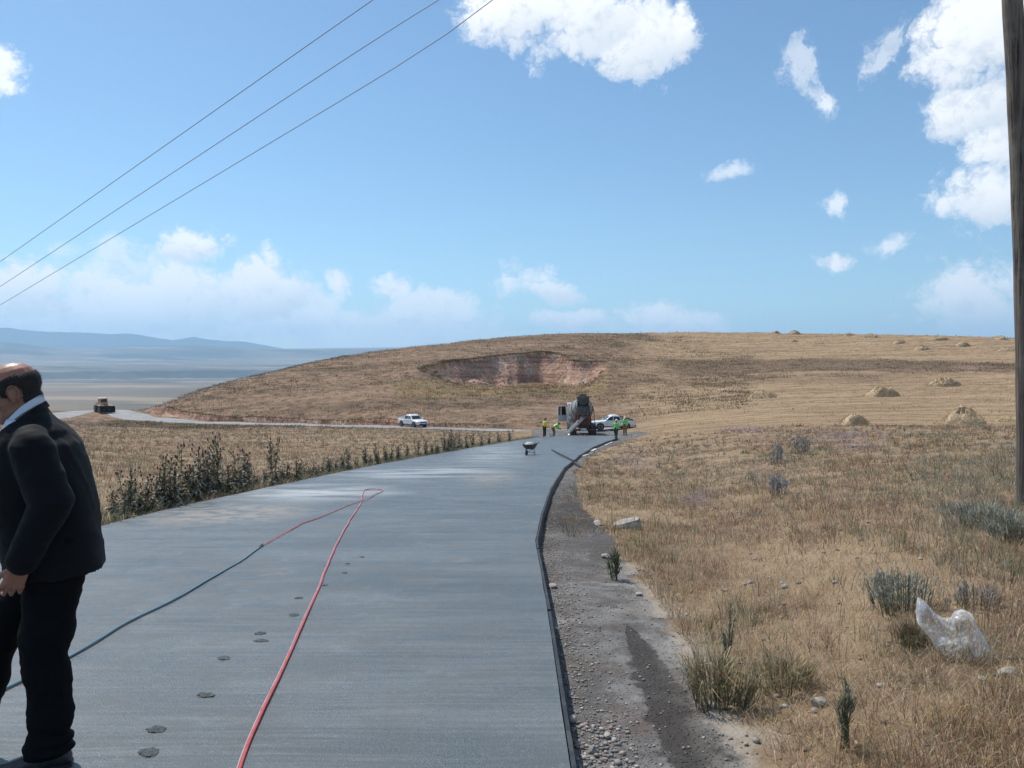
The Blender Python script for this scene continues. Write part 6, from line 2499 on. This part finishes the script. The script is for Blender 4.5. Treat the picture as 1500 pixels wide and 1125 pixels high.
for q in ((218, 1104, 1.2, .38), (229, 1070, 1.3, .36), (301, 1019, 1.2, .34), (328, 965, 1.1, .32), (382, 939, 1.2, .32), (381, 928, 1.3, .30), (430, 901, .6, .32), (438, 877, .5, .30), (475, 858, .6, .28), (505, 840, .5, .28), (509, 826, .5, .26), (530, 816, .5, .28)):
    footprint(*q)

# ---- wheelbarrow
def wheelbarrow(loc, rz):
    o = empty('wheelbarrow', loc, rz)
    tag(o, 'dark steel wheelbarrow heaped with pale concrete standing on the fresh slab', 'wheelbarrow')
    t = MB()
    def rr(z, x0, x1, hw):
        return [Vector((x0, -hw, z)), Vector((x1, -hw * .8, z)), Vector((x1, hw * .8, z)), Vector((x0, hw, z))]
    t.loft([rr(.34, -.18, .26, .20), rr(.46, -.30, .44, .28), rr(.63, -.42, .60, .36), rr(.64, -.44, .62, .375), rr(.64, -.41, .59, .345), rr(.48, -.28, .42, .27)], caps=True)
    t.build('tray', M['barrow'], o)
    l = MB()
    l.loft([[Vector((cx + .5 * 0 + a * math.cos(q) , b * math.sin(q), z)) for q in np.linspace(0, 6.283, 17)[:-1]] for (cx, a, b, z) in ((.08, .44, .29, .58), (.08, .38, .25, .66), (.06, .22, .15, .72), (.05, .06, .05, .735))])
    l.build('load', M['wet_mix'], o, True)
    f = MB()
    for s in (-1, 1):
        f.tube([(.72, s * .06, .20), (.30, s * .16, .31), (-.30, s * .24, .36), (-.55, s * .28, .50), (-.92, s * .30, .63)], .017, 8)
        f.tube([(-.16, s * .22, .34), (-.26, s * .26, .02), (-.12, s * .24, .015), (.02, s * .18, .32)], .014, 8)
    f.tube([(-.26, -.26, .10), (-.26, .26, .10)], .012, 6)
    f.build('frame', M['barrow'], o, True)
    for s in (-1, 1):
        MB().tube([(-.80, s * .295, .595), (-.96, s * .302, .642)], .022, 8).build('grip', M['black_plastic'], o, True)
    w = MB()
    w.lathe([(.10, -.04), (.165, -.04), (.19, -.02), (.19, .02), (.165, .04), (.10, .04)], 20, (.72, 0, .19), (0, 1, 0))
    wo = w.build('wheel', M['tyre'], o, True)
    MB().lathe([(.105, -.025), (.03, -.05), (.03, .05), (.105, .025)], 16, (.72, 0, .19), (0, 1, 0)).build('rim', M['barrow'], wo, True)
    return o


p = slab_pt(776, 666.0)
wheelbarrow((p.x, p.y, p.z + .004), R(180 + 74))

# ---- long screed bar lying from the slab across the formwork
a = slab_pt(808, 659.2, .035)
b = slab_pt(841, 676.5, .050)
sc = MB().bar(a, b, .075, .055)
e = b + (b - a).normalized() * 2.2
e.z = gz(e.x, e.y) + .05
so = sc.build('screed_bar', M['steel_dark'], None, bevel=.006)
tag(so, 'long dark screed bar lying on the slab and over its right edge', 'screed bar')
hd = MB().bar(b + Vector((.02, -.15, -.05)), e, .11, .05).build('bar_end', M['form'], so)

# ---- formwork along the curved right edge
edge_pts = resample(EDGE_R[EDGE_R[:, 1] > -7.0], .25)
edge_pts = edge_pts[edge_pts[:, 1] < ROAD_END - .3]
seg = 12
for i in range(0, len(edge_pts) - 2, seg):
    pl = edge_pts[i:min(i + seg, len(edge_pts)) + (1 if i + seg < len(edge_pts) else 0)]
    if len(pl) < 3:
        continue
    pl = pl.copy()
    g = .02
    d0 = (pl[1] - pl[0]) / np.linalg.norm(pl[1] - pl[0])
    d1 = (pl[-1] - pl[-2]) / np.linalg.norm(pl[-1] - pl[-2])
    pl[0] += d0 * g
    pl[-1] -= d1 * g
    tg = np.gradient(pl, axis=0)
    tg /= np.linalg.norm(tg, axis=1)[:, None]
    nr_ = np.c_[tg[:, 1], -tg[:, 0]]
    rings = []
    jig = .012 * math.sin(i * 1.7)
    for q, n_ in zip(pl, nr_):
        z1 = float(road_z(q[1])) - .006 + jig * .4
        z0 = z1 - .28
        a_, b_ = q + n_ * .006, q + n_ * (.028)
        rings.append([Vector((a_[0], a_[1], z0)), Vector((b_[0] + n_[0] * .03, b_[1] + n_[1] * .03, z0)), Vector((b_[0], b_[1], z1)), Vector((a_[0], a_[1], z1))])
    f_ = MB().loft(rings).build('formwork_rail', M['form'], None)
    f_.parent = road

# ---- pale boards and battens pulled off the formwork
BO = [((851, 669.5), (861, 666.5), .16), ((852.5, 663.5), (860, 660.5), .22), ((866.5, 661.5), (873, 658), .18), ((868, 655.8), (876, 653.4), .16), ((880, 651.5), (897, 644.6), .14), ((886, 653), (897, 648), .12)]
BL = ['pale plank nearest to the camera beside the right formwork', 'short wide pale plank touching the curve of the formwork', 'pale plank in the middle of the planks beside the formwork',
      'small pale plank close against the formwork behind the middle ones', 'long pale batten running along the far end of the formwork', 'thin outer batten beside the long pale one, near the worker in green trousers']
for (q0, q1, w), l in zip(BO, BL):
    A, B = hit(*q0, 20, 90), hit(*q1, 20, 90)
    A.z, B.z = gz(A.x, A.y) + .03, gz(B.x, B.y) + .03
    if (B - A).length > 6:
        B = A + (B - A).normalized() * 6
        B.z = gz(B.x, B.y) + .03
    o = MB().bar(A, B, w, .035).build('plank', M['board'], None, bevel=.004)
    # lie flat: bar() builds with one side along the ground
    tag(o, l, 'plank', 'planks beside the formwork')

# ---- bucket and shovel by the workers
def bucket(loc):
    o = empty('bucket', loc)
    tag(o, 'white plastic bucket on the ground in front of the bending worker', 'bucket')
    MB().lathe([(.02, .0), (.14, 0), (.165, .32), (.175, .325), (.175, .345), (.16, .345), (.15, .30), (.13, .02), (.02, .015)], 20).build('pail', M['white_plastic'], o, True)
    MB().tube([Vector((.172 * math.cos(a_), .09 * math.sin(a_) * 0 + .0, .33 - .16 * math.sin(a_) * 0)) + Vector((0, -.10 * math.sin(a_), .08 * math.sin(a_))) for a_ in np.linspace(0, math.pi, 12)], .005, 5).build('handle', M['steel_dark'], o, True)
    return o


q = at(805.5, 637.5, 68.0)
bx, by = float(q[0]), 68.0
bz = float(road_z(by)) + .008 if bx > edge_x(EDGE_L, by) else gz(bx, by)
bucket((bx, by, bz))
q = at(922, 640, 71.0)
so_ = empty('shovel', (q[0], 71.0, gz(q[0], 71.0) + .03), R(-60))
tag(so_, 'shovel with a wooden handle lying on the gravel beside the far right worker', 'shovel')
MB().tube([(0, -.75, .10), (0, .45, .04)], .018, 8).build('handle', M['board'], so_, True)
MB().loft([[Vector((-.02, .42, .05)), Vector((.02, .42, .05)), Vector((.02, .42, .03)), Vector((-.02, .42, .03))], [Vector((-.13, .52, .05)), Vector((.13, .52, .05)), Vector((.13, .52, .03)), Vector((-.13, .52, .03))],
           [Vector((-.13, .70, .03)), Vector((.13, .70, .03)), Vector((.13, .70, .015)), Vector((-.13, .70, .015))], [Vector((-.03, .82, .02)), Vector((.03, .82, .02)), Vector((.03, .82, .01)), Vector((-.03, .82, .01))]]).build('blade', M['barrow'], so_)


# ---- stones
def rock_mesh(seed, r, flat=.7, sub=3, rough=.25, facet=0.0):
    bm = bmesh.new()
    bmesh.ops.create_icosphere(bm, subdivisions=sub, radius=1.0)
    rd = np.random.default_rng(seed)
    pl = [(Vector(rd.standard_normal(3)).normalized(), rd.uniform(.55, .9)) for _ in range(9)]
    for v in bm.verts:
        c = v.co.copy()
        for n_, d_ in pl:
            k = c.dot(n_)
            if k > d_:
                c -= n_ * (k - d_) * .9
        v.co = Vector((c.x * r[0], c.y * r[1], c.z * r[2] * flat))
    me = bpy.data.meshes.new('rock')
    bm.to_mesh(me)
    bm.free()
    v = verts_of(me)
    n_ = normals_of(me)
    s = max(r)
    set_verts(me, v + n_ * (fbm(v[:, 0] + v[:, 2] * .7 + seed, v[:, 1] - v[:, 2] * .6, s * .8, 4) * s * rough * .4)[:, None])
    return me


def stone(px, py, w, label, seed, flat=.6, m='stone', name='stone', sink=.35, ratio=.8, yaw=None):
    p = seen(px, py)
    k = p.y / F_PX * w / 2
    me = rock_mesh(seed, (k * 1.1, k * ratio * 1.1, k * 1.1), flat)
    o = link_mesh(name, me, M[m], None, False)
    o.location = (p.x, p.y + k * .3, p.z + k * flat * (1 - sink))
    o.rotation_euler = (0, 0, RNG.uniform(0, 6.28) if yaw is None else yaw)
    tag(o, label, 'stone', 'loose stones in the field and on the shoulder')
    return o


# the slab-like boulder: a flat tilted top with a broken dark end
p = seen(918, 775)
k = p.y / F_PX
rb = MB()
L_, W_, H_ = 41 * k, .32, 15 * k
top = [(-.52, -.30, .22), (-.20, -.42, .46), (.22, -.46, .84), (.40, -.40, .96), (.44, .10, 1.0), (.30, .44, .95), (-.12, .42, .66), (-.46, .18, .36)]
bot = [(-.60, -.42, -.4), (-.22, -.52, -.4), (.28, -.54, -.4), (.52, -.44, -.4), (.56, .12, -.4), (.36, .52, -.4), (-.14, .50, -.4), (-.56, .24, -.4)]
mid = [(-.56, -.38, .04), (-.22, -.48, .14), (.26, -.52, .40), (.50, -.45, .50), (.50, .10, .55), (.34, .50, .5), (-.13, .48, .3), (-.53, .22, .12)]
rb.loft([[Vector((x * L_, y * W_, z * H_)) for x, y, z in q] for q in (bot, mid, top)])
me = rb.mesh('boulder')
bm = bmesh.new()
bm.from_mesh(me)
bmesh.ops.triangulate(bm, faces=bm.faces)
bmesh.ops.subdivide_edges(bm, edges=bm.edges, cuts=5, use_grid_fill=True)
bm.to_mesh(me)
bm.free()
v = verts_of(me)
n_ = normals_of(me)
set_verts(me, v + n_ * (.018 * fbm(v[:, 0] * 1 + v[:, 2] * 1.3, v[:, 1] + v[:, 2], .16, 4))[:, None])
M['boulder'] = mat('weathered_boulder', (.30, .275, .235), .92, 0, .3, 6, bump=.015, bscale=18, dirt=((.17, .14, .11), .6, 5))
bo = link_mesh('boulder', me, M['boulder'], None, False)
bo.location = (p.x + .02, p.y + .1, p.z + .01)
bo.rotation_euler = (0, 0, R(-8))
tag(bo, 'flat-topped tilted boulder at the edge of the grass, largest stone in the picture', 'boulder')

stone(1199, 1035, 24, 'whitish knobbly stone in the grass below the plastic bag, near the bottom', 2, .7)
stone(936, 873, 14, 'flat pale stone on the grass edge right of the dark green weed', 5, .4)
stone(888, 818, 14, 'small white stone on the shoulder beside the dark green weed', 6, .6)
stone(1150, 862, 12, 'small pinkish stone in the dry grass left of the silvery shrub', 9, .6)
stone(1478, 990, 26, 'reddish stone half hidden in grass right of the bag', 11, .6)
stone(1440, 997, 16, 'pale low stone just below the right end of the bag', 12, .4)
stone(890, 1082, 12, 'rounded pale pebble, biggest in the heap beside the slab', 14, .8, sink=.2)
stone(869, 1104, 16, 'angular grey stone at the bottom of the pebble heap', 15, .8, 'stone_grey', sink=.2)
stone(838, 1060, 14, 'square pale stone touching the slab edge above the pebble heap', 16, .9, sink=.1)
stone(810, 862, 16, 'pale flat stone beside the slab below the bend of its edge', 17, .5)
stone(1100, 855, 10, 'little grey stone in open grass between the shoulder and the silvery shrub', 19, .6, 'stone_grey')
stone(876, 770, 0.1 + 16, 'low brown stone left of the boulder at the shoulder edge', 21, .5)

# gravel: everything smaller
def ico(seed):
    me = rock_mesh(seed, (1, 1, 1), .75, 1, .2)
    v = verts_of(me)
    f = np.array([list(p.vertices) for p in me.polygons])
    bpy.data.meshes.remove(me)
    return v, f


ICO = [ico(s) for s in range(6)]


def gravel(name, x, y, size, tint_fn, sink=.3):
    z = ground(x, y)[0]
    n = len(x)
    parts = []
    which = RNG.integers(0, 6, n)
    a = RNG.random(n) * 6.283
    for w in range(6):
        m = which == w
        if not m.any():
            continue
        v, f = ICO[w]
        s = size[m]
        ca, sa = np.cos(a[m]), np.sin(a[m])
        vx = (v[None, :, 0] * ca[:, None] - v[None, :, 1] * sa[:, None] * .8) * s[:, None] + x[m][:, None]
        vy = (v[None, :, 0] * sa[:, None] + v[None, :, 1] * ca[:, None] * .8) * s[:, None] + y[m][:, None]
        vz = v[None, :, 2] * s[:, None] * .8 + (z[m] + s * (.6 - sink))[:, None]
        V_ = np.stack([vx, vy, vz], -1).reshape(-1, 3)
        F_ = (f[None] + (np.arange(m.sum()) * len(v))[:, None, None]).reshape(-1, 3)
        parts.append((V_, F_, np.repeat(tint_fn(int(m.sum())), len(v), axis=0)))
    ob = stuff_mesh(name, parts, M['gravel'])
    return ob


m_, t, bs = new_mat('gravel_stone')
c = t.attr('tint', 'Color')
P = t.new('ShaderNodeNewGeometry').outputs['Position']
t.put(bs.inputs['Base Color'], t.mix(t.ramp(t.noise(P, 40, 3, .6), .4, .65, 0, .45), c, (.16, .14, .12)))
bs.inputs['Roughness'].default_value = .92
bs.inputs['Specular IOR Level'].default_value = .2
M['gravel'] = m_


def gtint(n):
    base = np.array([(.31, .29, .27), (.24, .23, .225), (.40, .38, .35), (.30, .22, .18), (.19, .18, .175)])[RNG.integers(0, 5, n)]
    return np.clip(base * (1 + .15 * RNG.standard_normal((n, 1))), .03, .7)


n = 5200
y = 2.2 + 20 * RNG.random(n) ** 1.7
o = np.abs(RNG.standard_normal(n)) * .16 + .07
wide = RNG.random(n) < .3
o[wide] = .1 + .95 * RNG.random(int(wide.sum()))
x = edge_x(EDGE_R, y) + o
sz = .004 + .011 * RNG.random(n) ** 2.5 + y * .00022
g1 = (x, y, sz)
# heap of pebbles against the slab close to the camera
n = 420
y2 = 3.15 + .95 * RNG.random(n)
x2 = edge_x(EDGE_R, y2) + .06 + .30 * RNG.random(n) ** 1.3
s2 = .006 + .018 * RNG.random(n) ** 2
# scattered stones in the field
x3, y3 = sample_fan(900, 3.2, 40, 900, 1560, 1.6)
s3 = .008 + .022 * RNG.random(900) ** 2.2 + y3 * .0005
k = x3 > edge_x(EDGE_R, y3) + .9
x3, y3, s3 = x3[k], y3[k], s3[k]
# crumbs of soil and stone on the left edge
n = 700
y4 = 9 + 40 * RNG.random(n) ** 1.6
x4 = edge_x(EDGE_L, y4) - .06 - .3 * RNG.random(n)
s4 = .012 + .03 * RNG.random(n) ** 2
gravel('gravel', np.r_[g1[0], x2, x3, x4], np.r_[g1[1], y2, y3, y4], np.r_[g1[2], s2, s3, s4], gtint)
# rubble at the foot of the pit face
px = 660 + 225 * RNG.random(420)
yy = np.interp(px, _rim_px, _rim_y) - np.abs(RNG.standard_normal(420)) * 3.5 - 6
xx = (px - 750) / F_PX * yy
gravel('rubble', xx, yy, .08 + .32 * RNG.random(420) ** 3, lambda n: np.clip(np.array([.40, .27, .21]) * (1 + .2 * RNG.standard_normal((n, 1))), .05, .7), .4)

# ---- crumpled clear plastic bag
m_, t, bs = new_mat('clear_plastic_film')
P = obj_coord(t)
bs.inputs['Base Color'].default_value = (.80, .83, .86, 1)
bs.inputs['Roughness'].default_value = .26
bs.inputs['Specular IOR Level'].default_value = .8
fold = t.noise(t.vec('ADD', P, t.vec('MULTIPLY', t.noise(P, 7, 3, .6, color=True), (.25, .25, .25))), 14, 4, .6)
t.put(bs.inputs['Normal'], t.bump(t.voro(t.vec('ADD', P, t.vec('MULTIPLY', t.noise(P, 9, 3, .6, color=True), (.12, .12, .12))), 9), .4, .05))
tr = t.new('ShaderNodeBsdfTransparent')
mx = t.new('ShaderNodeMixShader')
lw = t.new('ShaderNodeLayerWeight')
lw.inputs[0].default_value = .35
t.put(mx.inputs[0], t.math('MULTIPLY_ADD', lw.outputs['Facing'], .38, t.ramp(fold, .42, .66, .06, .38)))
t.l.new(tr.outputs[0], mx.inputs[1])
t.l.new(bs.outputs[0], mx.inputs[2])
t.l.new(mx.outputs[0], t.n['Material Output'].inputs[0])
M['film'] = m_
p = seen(1398, 968)
k = p.y / F_PX
OUT = [(1345, 889), (1353, 893), (1362, 902), (1371, 912), (1380, 916), (1390, 912), (1394, 903), (1403, 899), (1414, 902), (1420, 910), (1422, 919), (1431, 932), (1440, 950), (1434, 966), (1424, 973), (1408, 974), (1396, 972), (1380, 970), (1370, 962), (1364, 948), (1355, 938), (1345, 928), (1342, 912)]
o2 = np.array([((a - 1392) * k, (972 - b) * k) for a, b in OUT])
c0 = np.array([(1392 - 1392) * k, (972 - 945) * k])
bg = MB()
rd = np.random.default_rng(4)
NB = 96
s_ = np.linspace(0, len(o2), NB, endpoint=False)
ol = np.c_[np.interp(s_, range(len(o2) + 1), np.r_[o2[:, 0], o2[0, 0]]), np.interp(s_, range(len(o2) + 1), np.r_[o2[:, 1], o2[0, 1]])]
rings = []
LV = 13
for side in (-1, 1):
    for i in range(LV + 1):
        t_r = i / LV
        u = t_r if side < 0 else 1 - t_r          # out from the front's middle, then in on the back
        ring = []
        for q in range(NB):
            P2_ = c0 + (ol[q] - c0) * (max(u, .02))
            d_ = math.sqrt(max(0, 1 - u ** 2.2)) * .085
            ring.append((P2_[0], side * d_, P2_[1]))
        rings.append(ring)
V_ = np.array(rings).reshape(-1, 3)
f1 = fbm(V_[:, 0] + V_[:, 1] * .6, V_[:, 2] - V_[:, 1] * .5, .10, 4)
f2 = np.abs(fbm(V_[:, 0] * 1.0 - V_[:, 2] * .6, V_[:, 2] * .7 + V_[:, 1] * 2, .16, 3))
inn = np.clip(1.25 - np.repeat(np.r_[np.arange(LV + 1) / LV, 1 - np.arange(LV + 1) / LV], NB), 0, 1)
V_[:, 1] += (.075 * f1 + .05 * f2 * np.sign(V_[:, 1] + 1e-6)) * inn
V_[:, 2] += .02 * f1 * inn
V_[:, 0] += .02 * f2 * inn
fs = []
nr_ = 2 * (LV + 1)
for i in range(nr_ - 1):
    for q in range(NB):
        fs.append((i * NB + q, i * NB + (q + 1) % NB, (i + 1) * NB + (q + 1) % NB, (i + 1) * NB + q))
me = mesh_np('plastic_bag', V_, np.array(fs))
bag = link_mesh('plastic_bag', me, M['film'], None, True)
bag.location = (p.x, p.y + .02, p.z + .005)
bag.rotation_euler = (R(-14), 0, math.atan2(-p.x, p.y) * .9)
tag(bag, 'crumpled clear plastic bag lying in the dry grass', 'plastic bag')


# ---- straw heaps on the mown field
M['straw_heap'] = mat('heaped_straw', (.42, .32, .20), .95, 0, .25, 2.5, bump=.08, bscale=7, dirt=((.27, .19, .115), .6, 1.4))
HEAPS = [(1411, 622, 62, 26, 'tall straw heap nearest to the pole, largest in the field'), (1252, 623, 44, 18, 'rounded straw heap in front, left of the largest heap'),
         (1293, 580, 44, 14, 'straw heap in the middle of the field, above the front two'), (1384, 565, 40, 12, 'straw heap right of the middle one, higher up the slope'),
         (1117, 583, 46, 11, 'low spread straw heap farthest to the left on the mown slope'), (1482, 619, 44, 10, 'flat straw heap half hidden by the utility pole'),
         (1164, 489, 16, 6, 'rounded straw heap standing on the skyline, left end of the ridge'), (1137, 488, 10, 4, 'tiny straw heap on the skyline left of the rounded one'),
         (1243, 491, 14, 4, 'low straw heap on the skyline in the middle of the ridge'), (1275, 494, 20, 6, 'wide straw heap just under the skyline'),
         (1317, 503, 20, 7, 'domed straw heap in the upper field right of the wide one'), (1351, 512, 22, 7, 'reddish straw heap lowest in the upper field'),
         (1376, 497, 26, 5, 'long low straw heap on the skyline toward the right'), (1409, 506, 20, 6, 'straw heap in the upper field below the long low one'),
         (1464, 497, 24, 6, 'straw heap on the skyline beside the utility pole'), (1475, 513, 26, 6, 'flat straw heap in the upper field beside the utility pole'),
         (1163, 500, 12, 3, 'very small straw heap under the rounded skyline heap')]
for i, (px, py, wpx, hpx, lab) in enumerate(HEAPS):
    q = hit(px, py, 45, 300)
    if q.y > 290:
        q = hit(px, py + 4, 45, 300)
    k = q.y / F_PX
    W, H = wpx * k, hpx * k * (.82 if py < 520 else .95)
    o = empty('straw_heap', (q.x, q.y, q.z))
    tag(o, lab, 'straw heap', 'straw heaps on the mown hill')
    N_, Lr = 30, 9
    rd = np.random.default_rng(100 + i)
    rings = []
    ph = rd.uniform(0, 6.28, 4)
    for a_ in range(Lr):
        t_r = a_ / (Lr - 1)
        rad = (1 - t_r) ** .55 * .5
        zz_ = t_r ** .85
        ring = []
        for b_ in range(N_):
            th = 2 * math.pi * b_ / N_
            w_ = 1 + .16 * math.sin(2 * th + ph[0]) * (1 - t_r) + .10 * math.sin(3 * th + ph[1]) + .05 * math.sin(7 * th + ph[2])
            xx_, yy_ = W * rad * w_ * math.cos(th) + .06 * W * math.sin(ph[3]) * t_r, W * .42 * rad * 2 * w_ * math.sin(th) * .95
            gzv_ = gz(q.x + xx_, q.y + yy_) - q.z if a_ == 0 else 0
            ring.append(Vector((xx_, yy_, (gzv_ - .12 if a_ == 0 else H * zz_ * (1 + .08 * rd.standard_normal())))))
        rings.append(ring)
    mb = MB().loft(rings)
    v_ = None
    mo = mb.build('mound', M['straw_heap'], o, True)
    vv = verts_of(mo.data)
    fr_ = fbm(vv[:, 0] + 13 * i, vv[:, 1] + vv[:, 2] * .8, max(.5, W * .3), 4)
    vv[:, 2] += np.where(vv[:, 2] > .02, fr_ * H * .35, 0)
    vv[:, 0] += fr_ * W * .05
    set_verts(mo.data, vv)
    # loose straw over the mound
    n = 700 if wpx > 35 else 200
    t_r = RNG.random(n) ** 1.2
    th = RNG.random(n) * 6.283
    rad = (1 - t_r) ** .55 * .5
    base = np.c_[W * rad * np.cos(th) * 1.05, W * .84 * rad * np.sin(th), H * t_r ** .85 * .96 - .04]
    gl = t_r < .12
    base[gl, 0] *= 1.25
    base[gl, 1] *= 1.2
    base[:, 2] = np.where(gl, np.maximum(base[:, 2] * .3, 0), base[:, 2])
    ln = (.10 + .22 * RNG.random(n)) * max(.5, W / 3.2)
    v, f, c = blades(base, ln, np.full(n, max(.02, q.y * .00055)), th + RNG.standard_normal(n) * .8, .9 + .4 * RNG.random(n), pick(n, dict(straw=5, ochre=2, tan=2, rust=.6)))
    stuff_mesh('loose_straw', [(v, f, c)], M['blade'], o)

# ---- utility pole and its wires
WD = Vector((-1371, 1127, -290)).normalized()       # the run of the line, down towards the valley
hub = Vector((6.28, 9.4, 0))
pole = empty('utility_pole', (6.36, 9.42, gz(6.36, 9.42) - .05))
tag(pole, 'weathered wooden utility pole leaning left at the right edge of the picture', 'utility pole')
m_, t, bs = new_mat('weathered_pole_wood')
P = obj_coord(t)
gr = t.noise(t.vec('MULTIPLY', P, (22, 22, .9)), 1.0, 5, .65)
cr = t.noise(t.vec('MULTIPLY', P, (34, 34, .45)), 1.0, 4, .6)
c = t.mix(t.ramp(gr, .34, .66), (.060, .050, .042), (.165, .140, .115))
c = t.mix(t.ramp(cr, .58, .64), c, (.018, .015, .013))
c = t.mix(t.ramp(t.noise(P, 1.3, 4, .6), .5, .66, 0, .5), c, (.21, .185, .155))
t.put(bs.inputs['Base Color'], c)
bs.inputs['Roughness'].default_value = .9
t.put(bs.inputs['Normal'], t.bump(t.math('SUBTRACT', t.math('MULTIPLY', gr, .5), t.ramp(cr, .56, .64)), .9, .012))
pb = MB()
topo = Vector((-.70, .0, 10.9))
pts, rads = [], []
for i in range(30):
    u = i / 29
    pts.append(Vector((topo.x * (.55 * u + .45 * u * u) + .03 * math.sin(u * 5), .02 * math.sin(u * 4), topo.z * u)))
    rads.append(.128 - .034 * u + .003 * math.sin(i * 2.1))
pb.tube(pts, rads, 20)
pb.build('post', m_, pole, True)
ctop = pts[-1] + pole.location
cross = Vector((WD.y, -WD.x, 0)).normalized()
ca = MB().bar(Vector(pts[-1]) - cross * 1.35 + Vector((0, 0, -.25)), Vector(pts[-1]) + cross * 1.35 + Vector((0, 0, -.25)), .12, .10)
ca.build('crossarm', m_, pole)
M['insulator'] = mat('brown_insulator', (.10, .05, .03), .2)
ends = []
for s in (-1, 0, 1):
    b_ = Vector(pts[-1]) + cross * 1.2 * s + Vector((0, 0, -.18 if s else .05))
    MB().lathe([(.012, -.1), (.03, 0), (.055, .02), (.04, .05), (.055, .07), (.035, .11), (.045, .13), (.02, .16)], 12, b_).build('insulator', M['insulator'], pole, True)
    ends.append(b_ + Vector((0, 0, .12)) + pole.location)
M['wire'] = mat('grey_power_line', (.12, .14, .17), .6, .3, .1, 4)
# three lines: each through the two points where it crosses the picture edges
for (pa, pb_, nm, lb_) in (((545, 0), (0, 383.5), 0, 'uppermost of the three overhead power lines crossing the sky'), ((637, 0), (0, 420), 1, 'middle one of the three overhead power lines'), ((745, 0), (0, 447), 2, 'lowest of the three overhead power lines crossing the sky')):
    d = px_ray(*pa)
    A = Vector(d * (7.4 / d[2])) + Vector((0, 0, CAM_Z))
    # distance along the run so that the second pixel is met: solve A + WDh*s on the bearing of pb
    e = px_ray(*pb_)
    u = e[0] / e[1]
    wx, wy = -1371.0, 1127.0
    s = (u * A.y - A.x) / (wx - u * wy)
    B = Vector((A.x + wx * s, A.y + wy * s, 0))
    B.z = CAM_Z + e[2] / e[1] * B.y
    far = A + (B - A) * 3.2
    far.z += .35
    E = min(ends, key=lambda q: (q - (A + (A - B) * .4)).length)
    ends.remove(E)
    n_ = 40
    pts_ = []
    line = [far, B, A, E]
    cum = [0]
    for q in range(3):
        cum.append(cum[-1] + (line[q + 1] - line[q]).length)
    for q in np.linspace(0, cum[-1], 60):
        pts_.append(Vector([float(np.interp(q, cum, [v_[ax_] for v_ in line])) for ax_ in range(3)]))
    for _ in range(3):
        pts_ = [pts_[0]] + [pts_[i - 1] * .25 + pts_[i] * .5 + pts_[i + 1] * .25 for i in range(1, len(pts_) - 1)] + [pts_[-1]]
    w_ = MB().tube(pts_, .0088, 6)
    o = w_.build('power_line', M['wire'], None, True)
    tag(o, lb_, 'power line', 'overhead power lines')
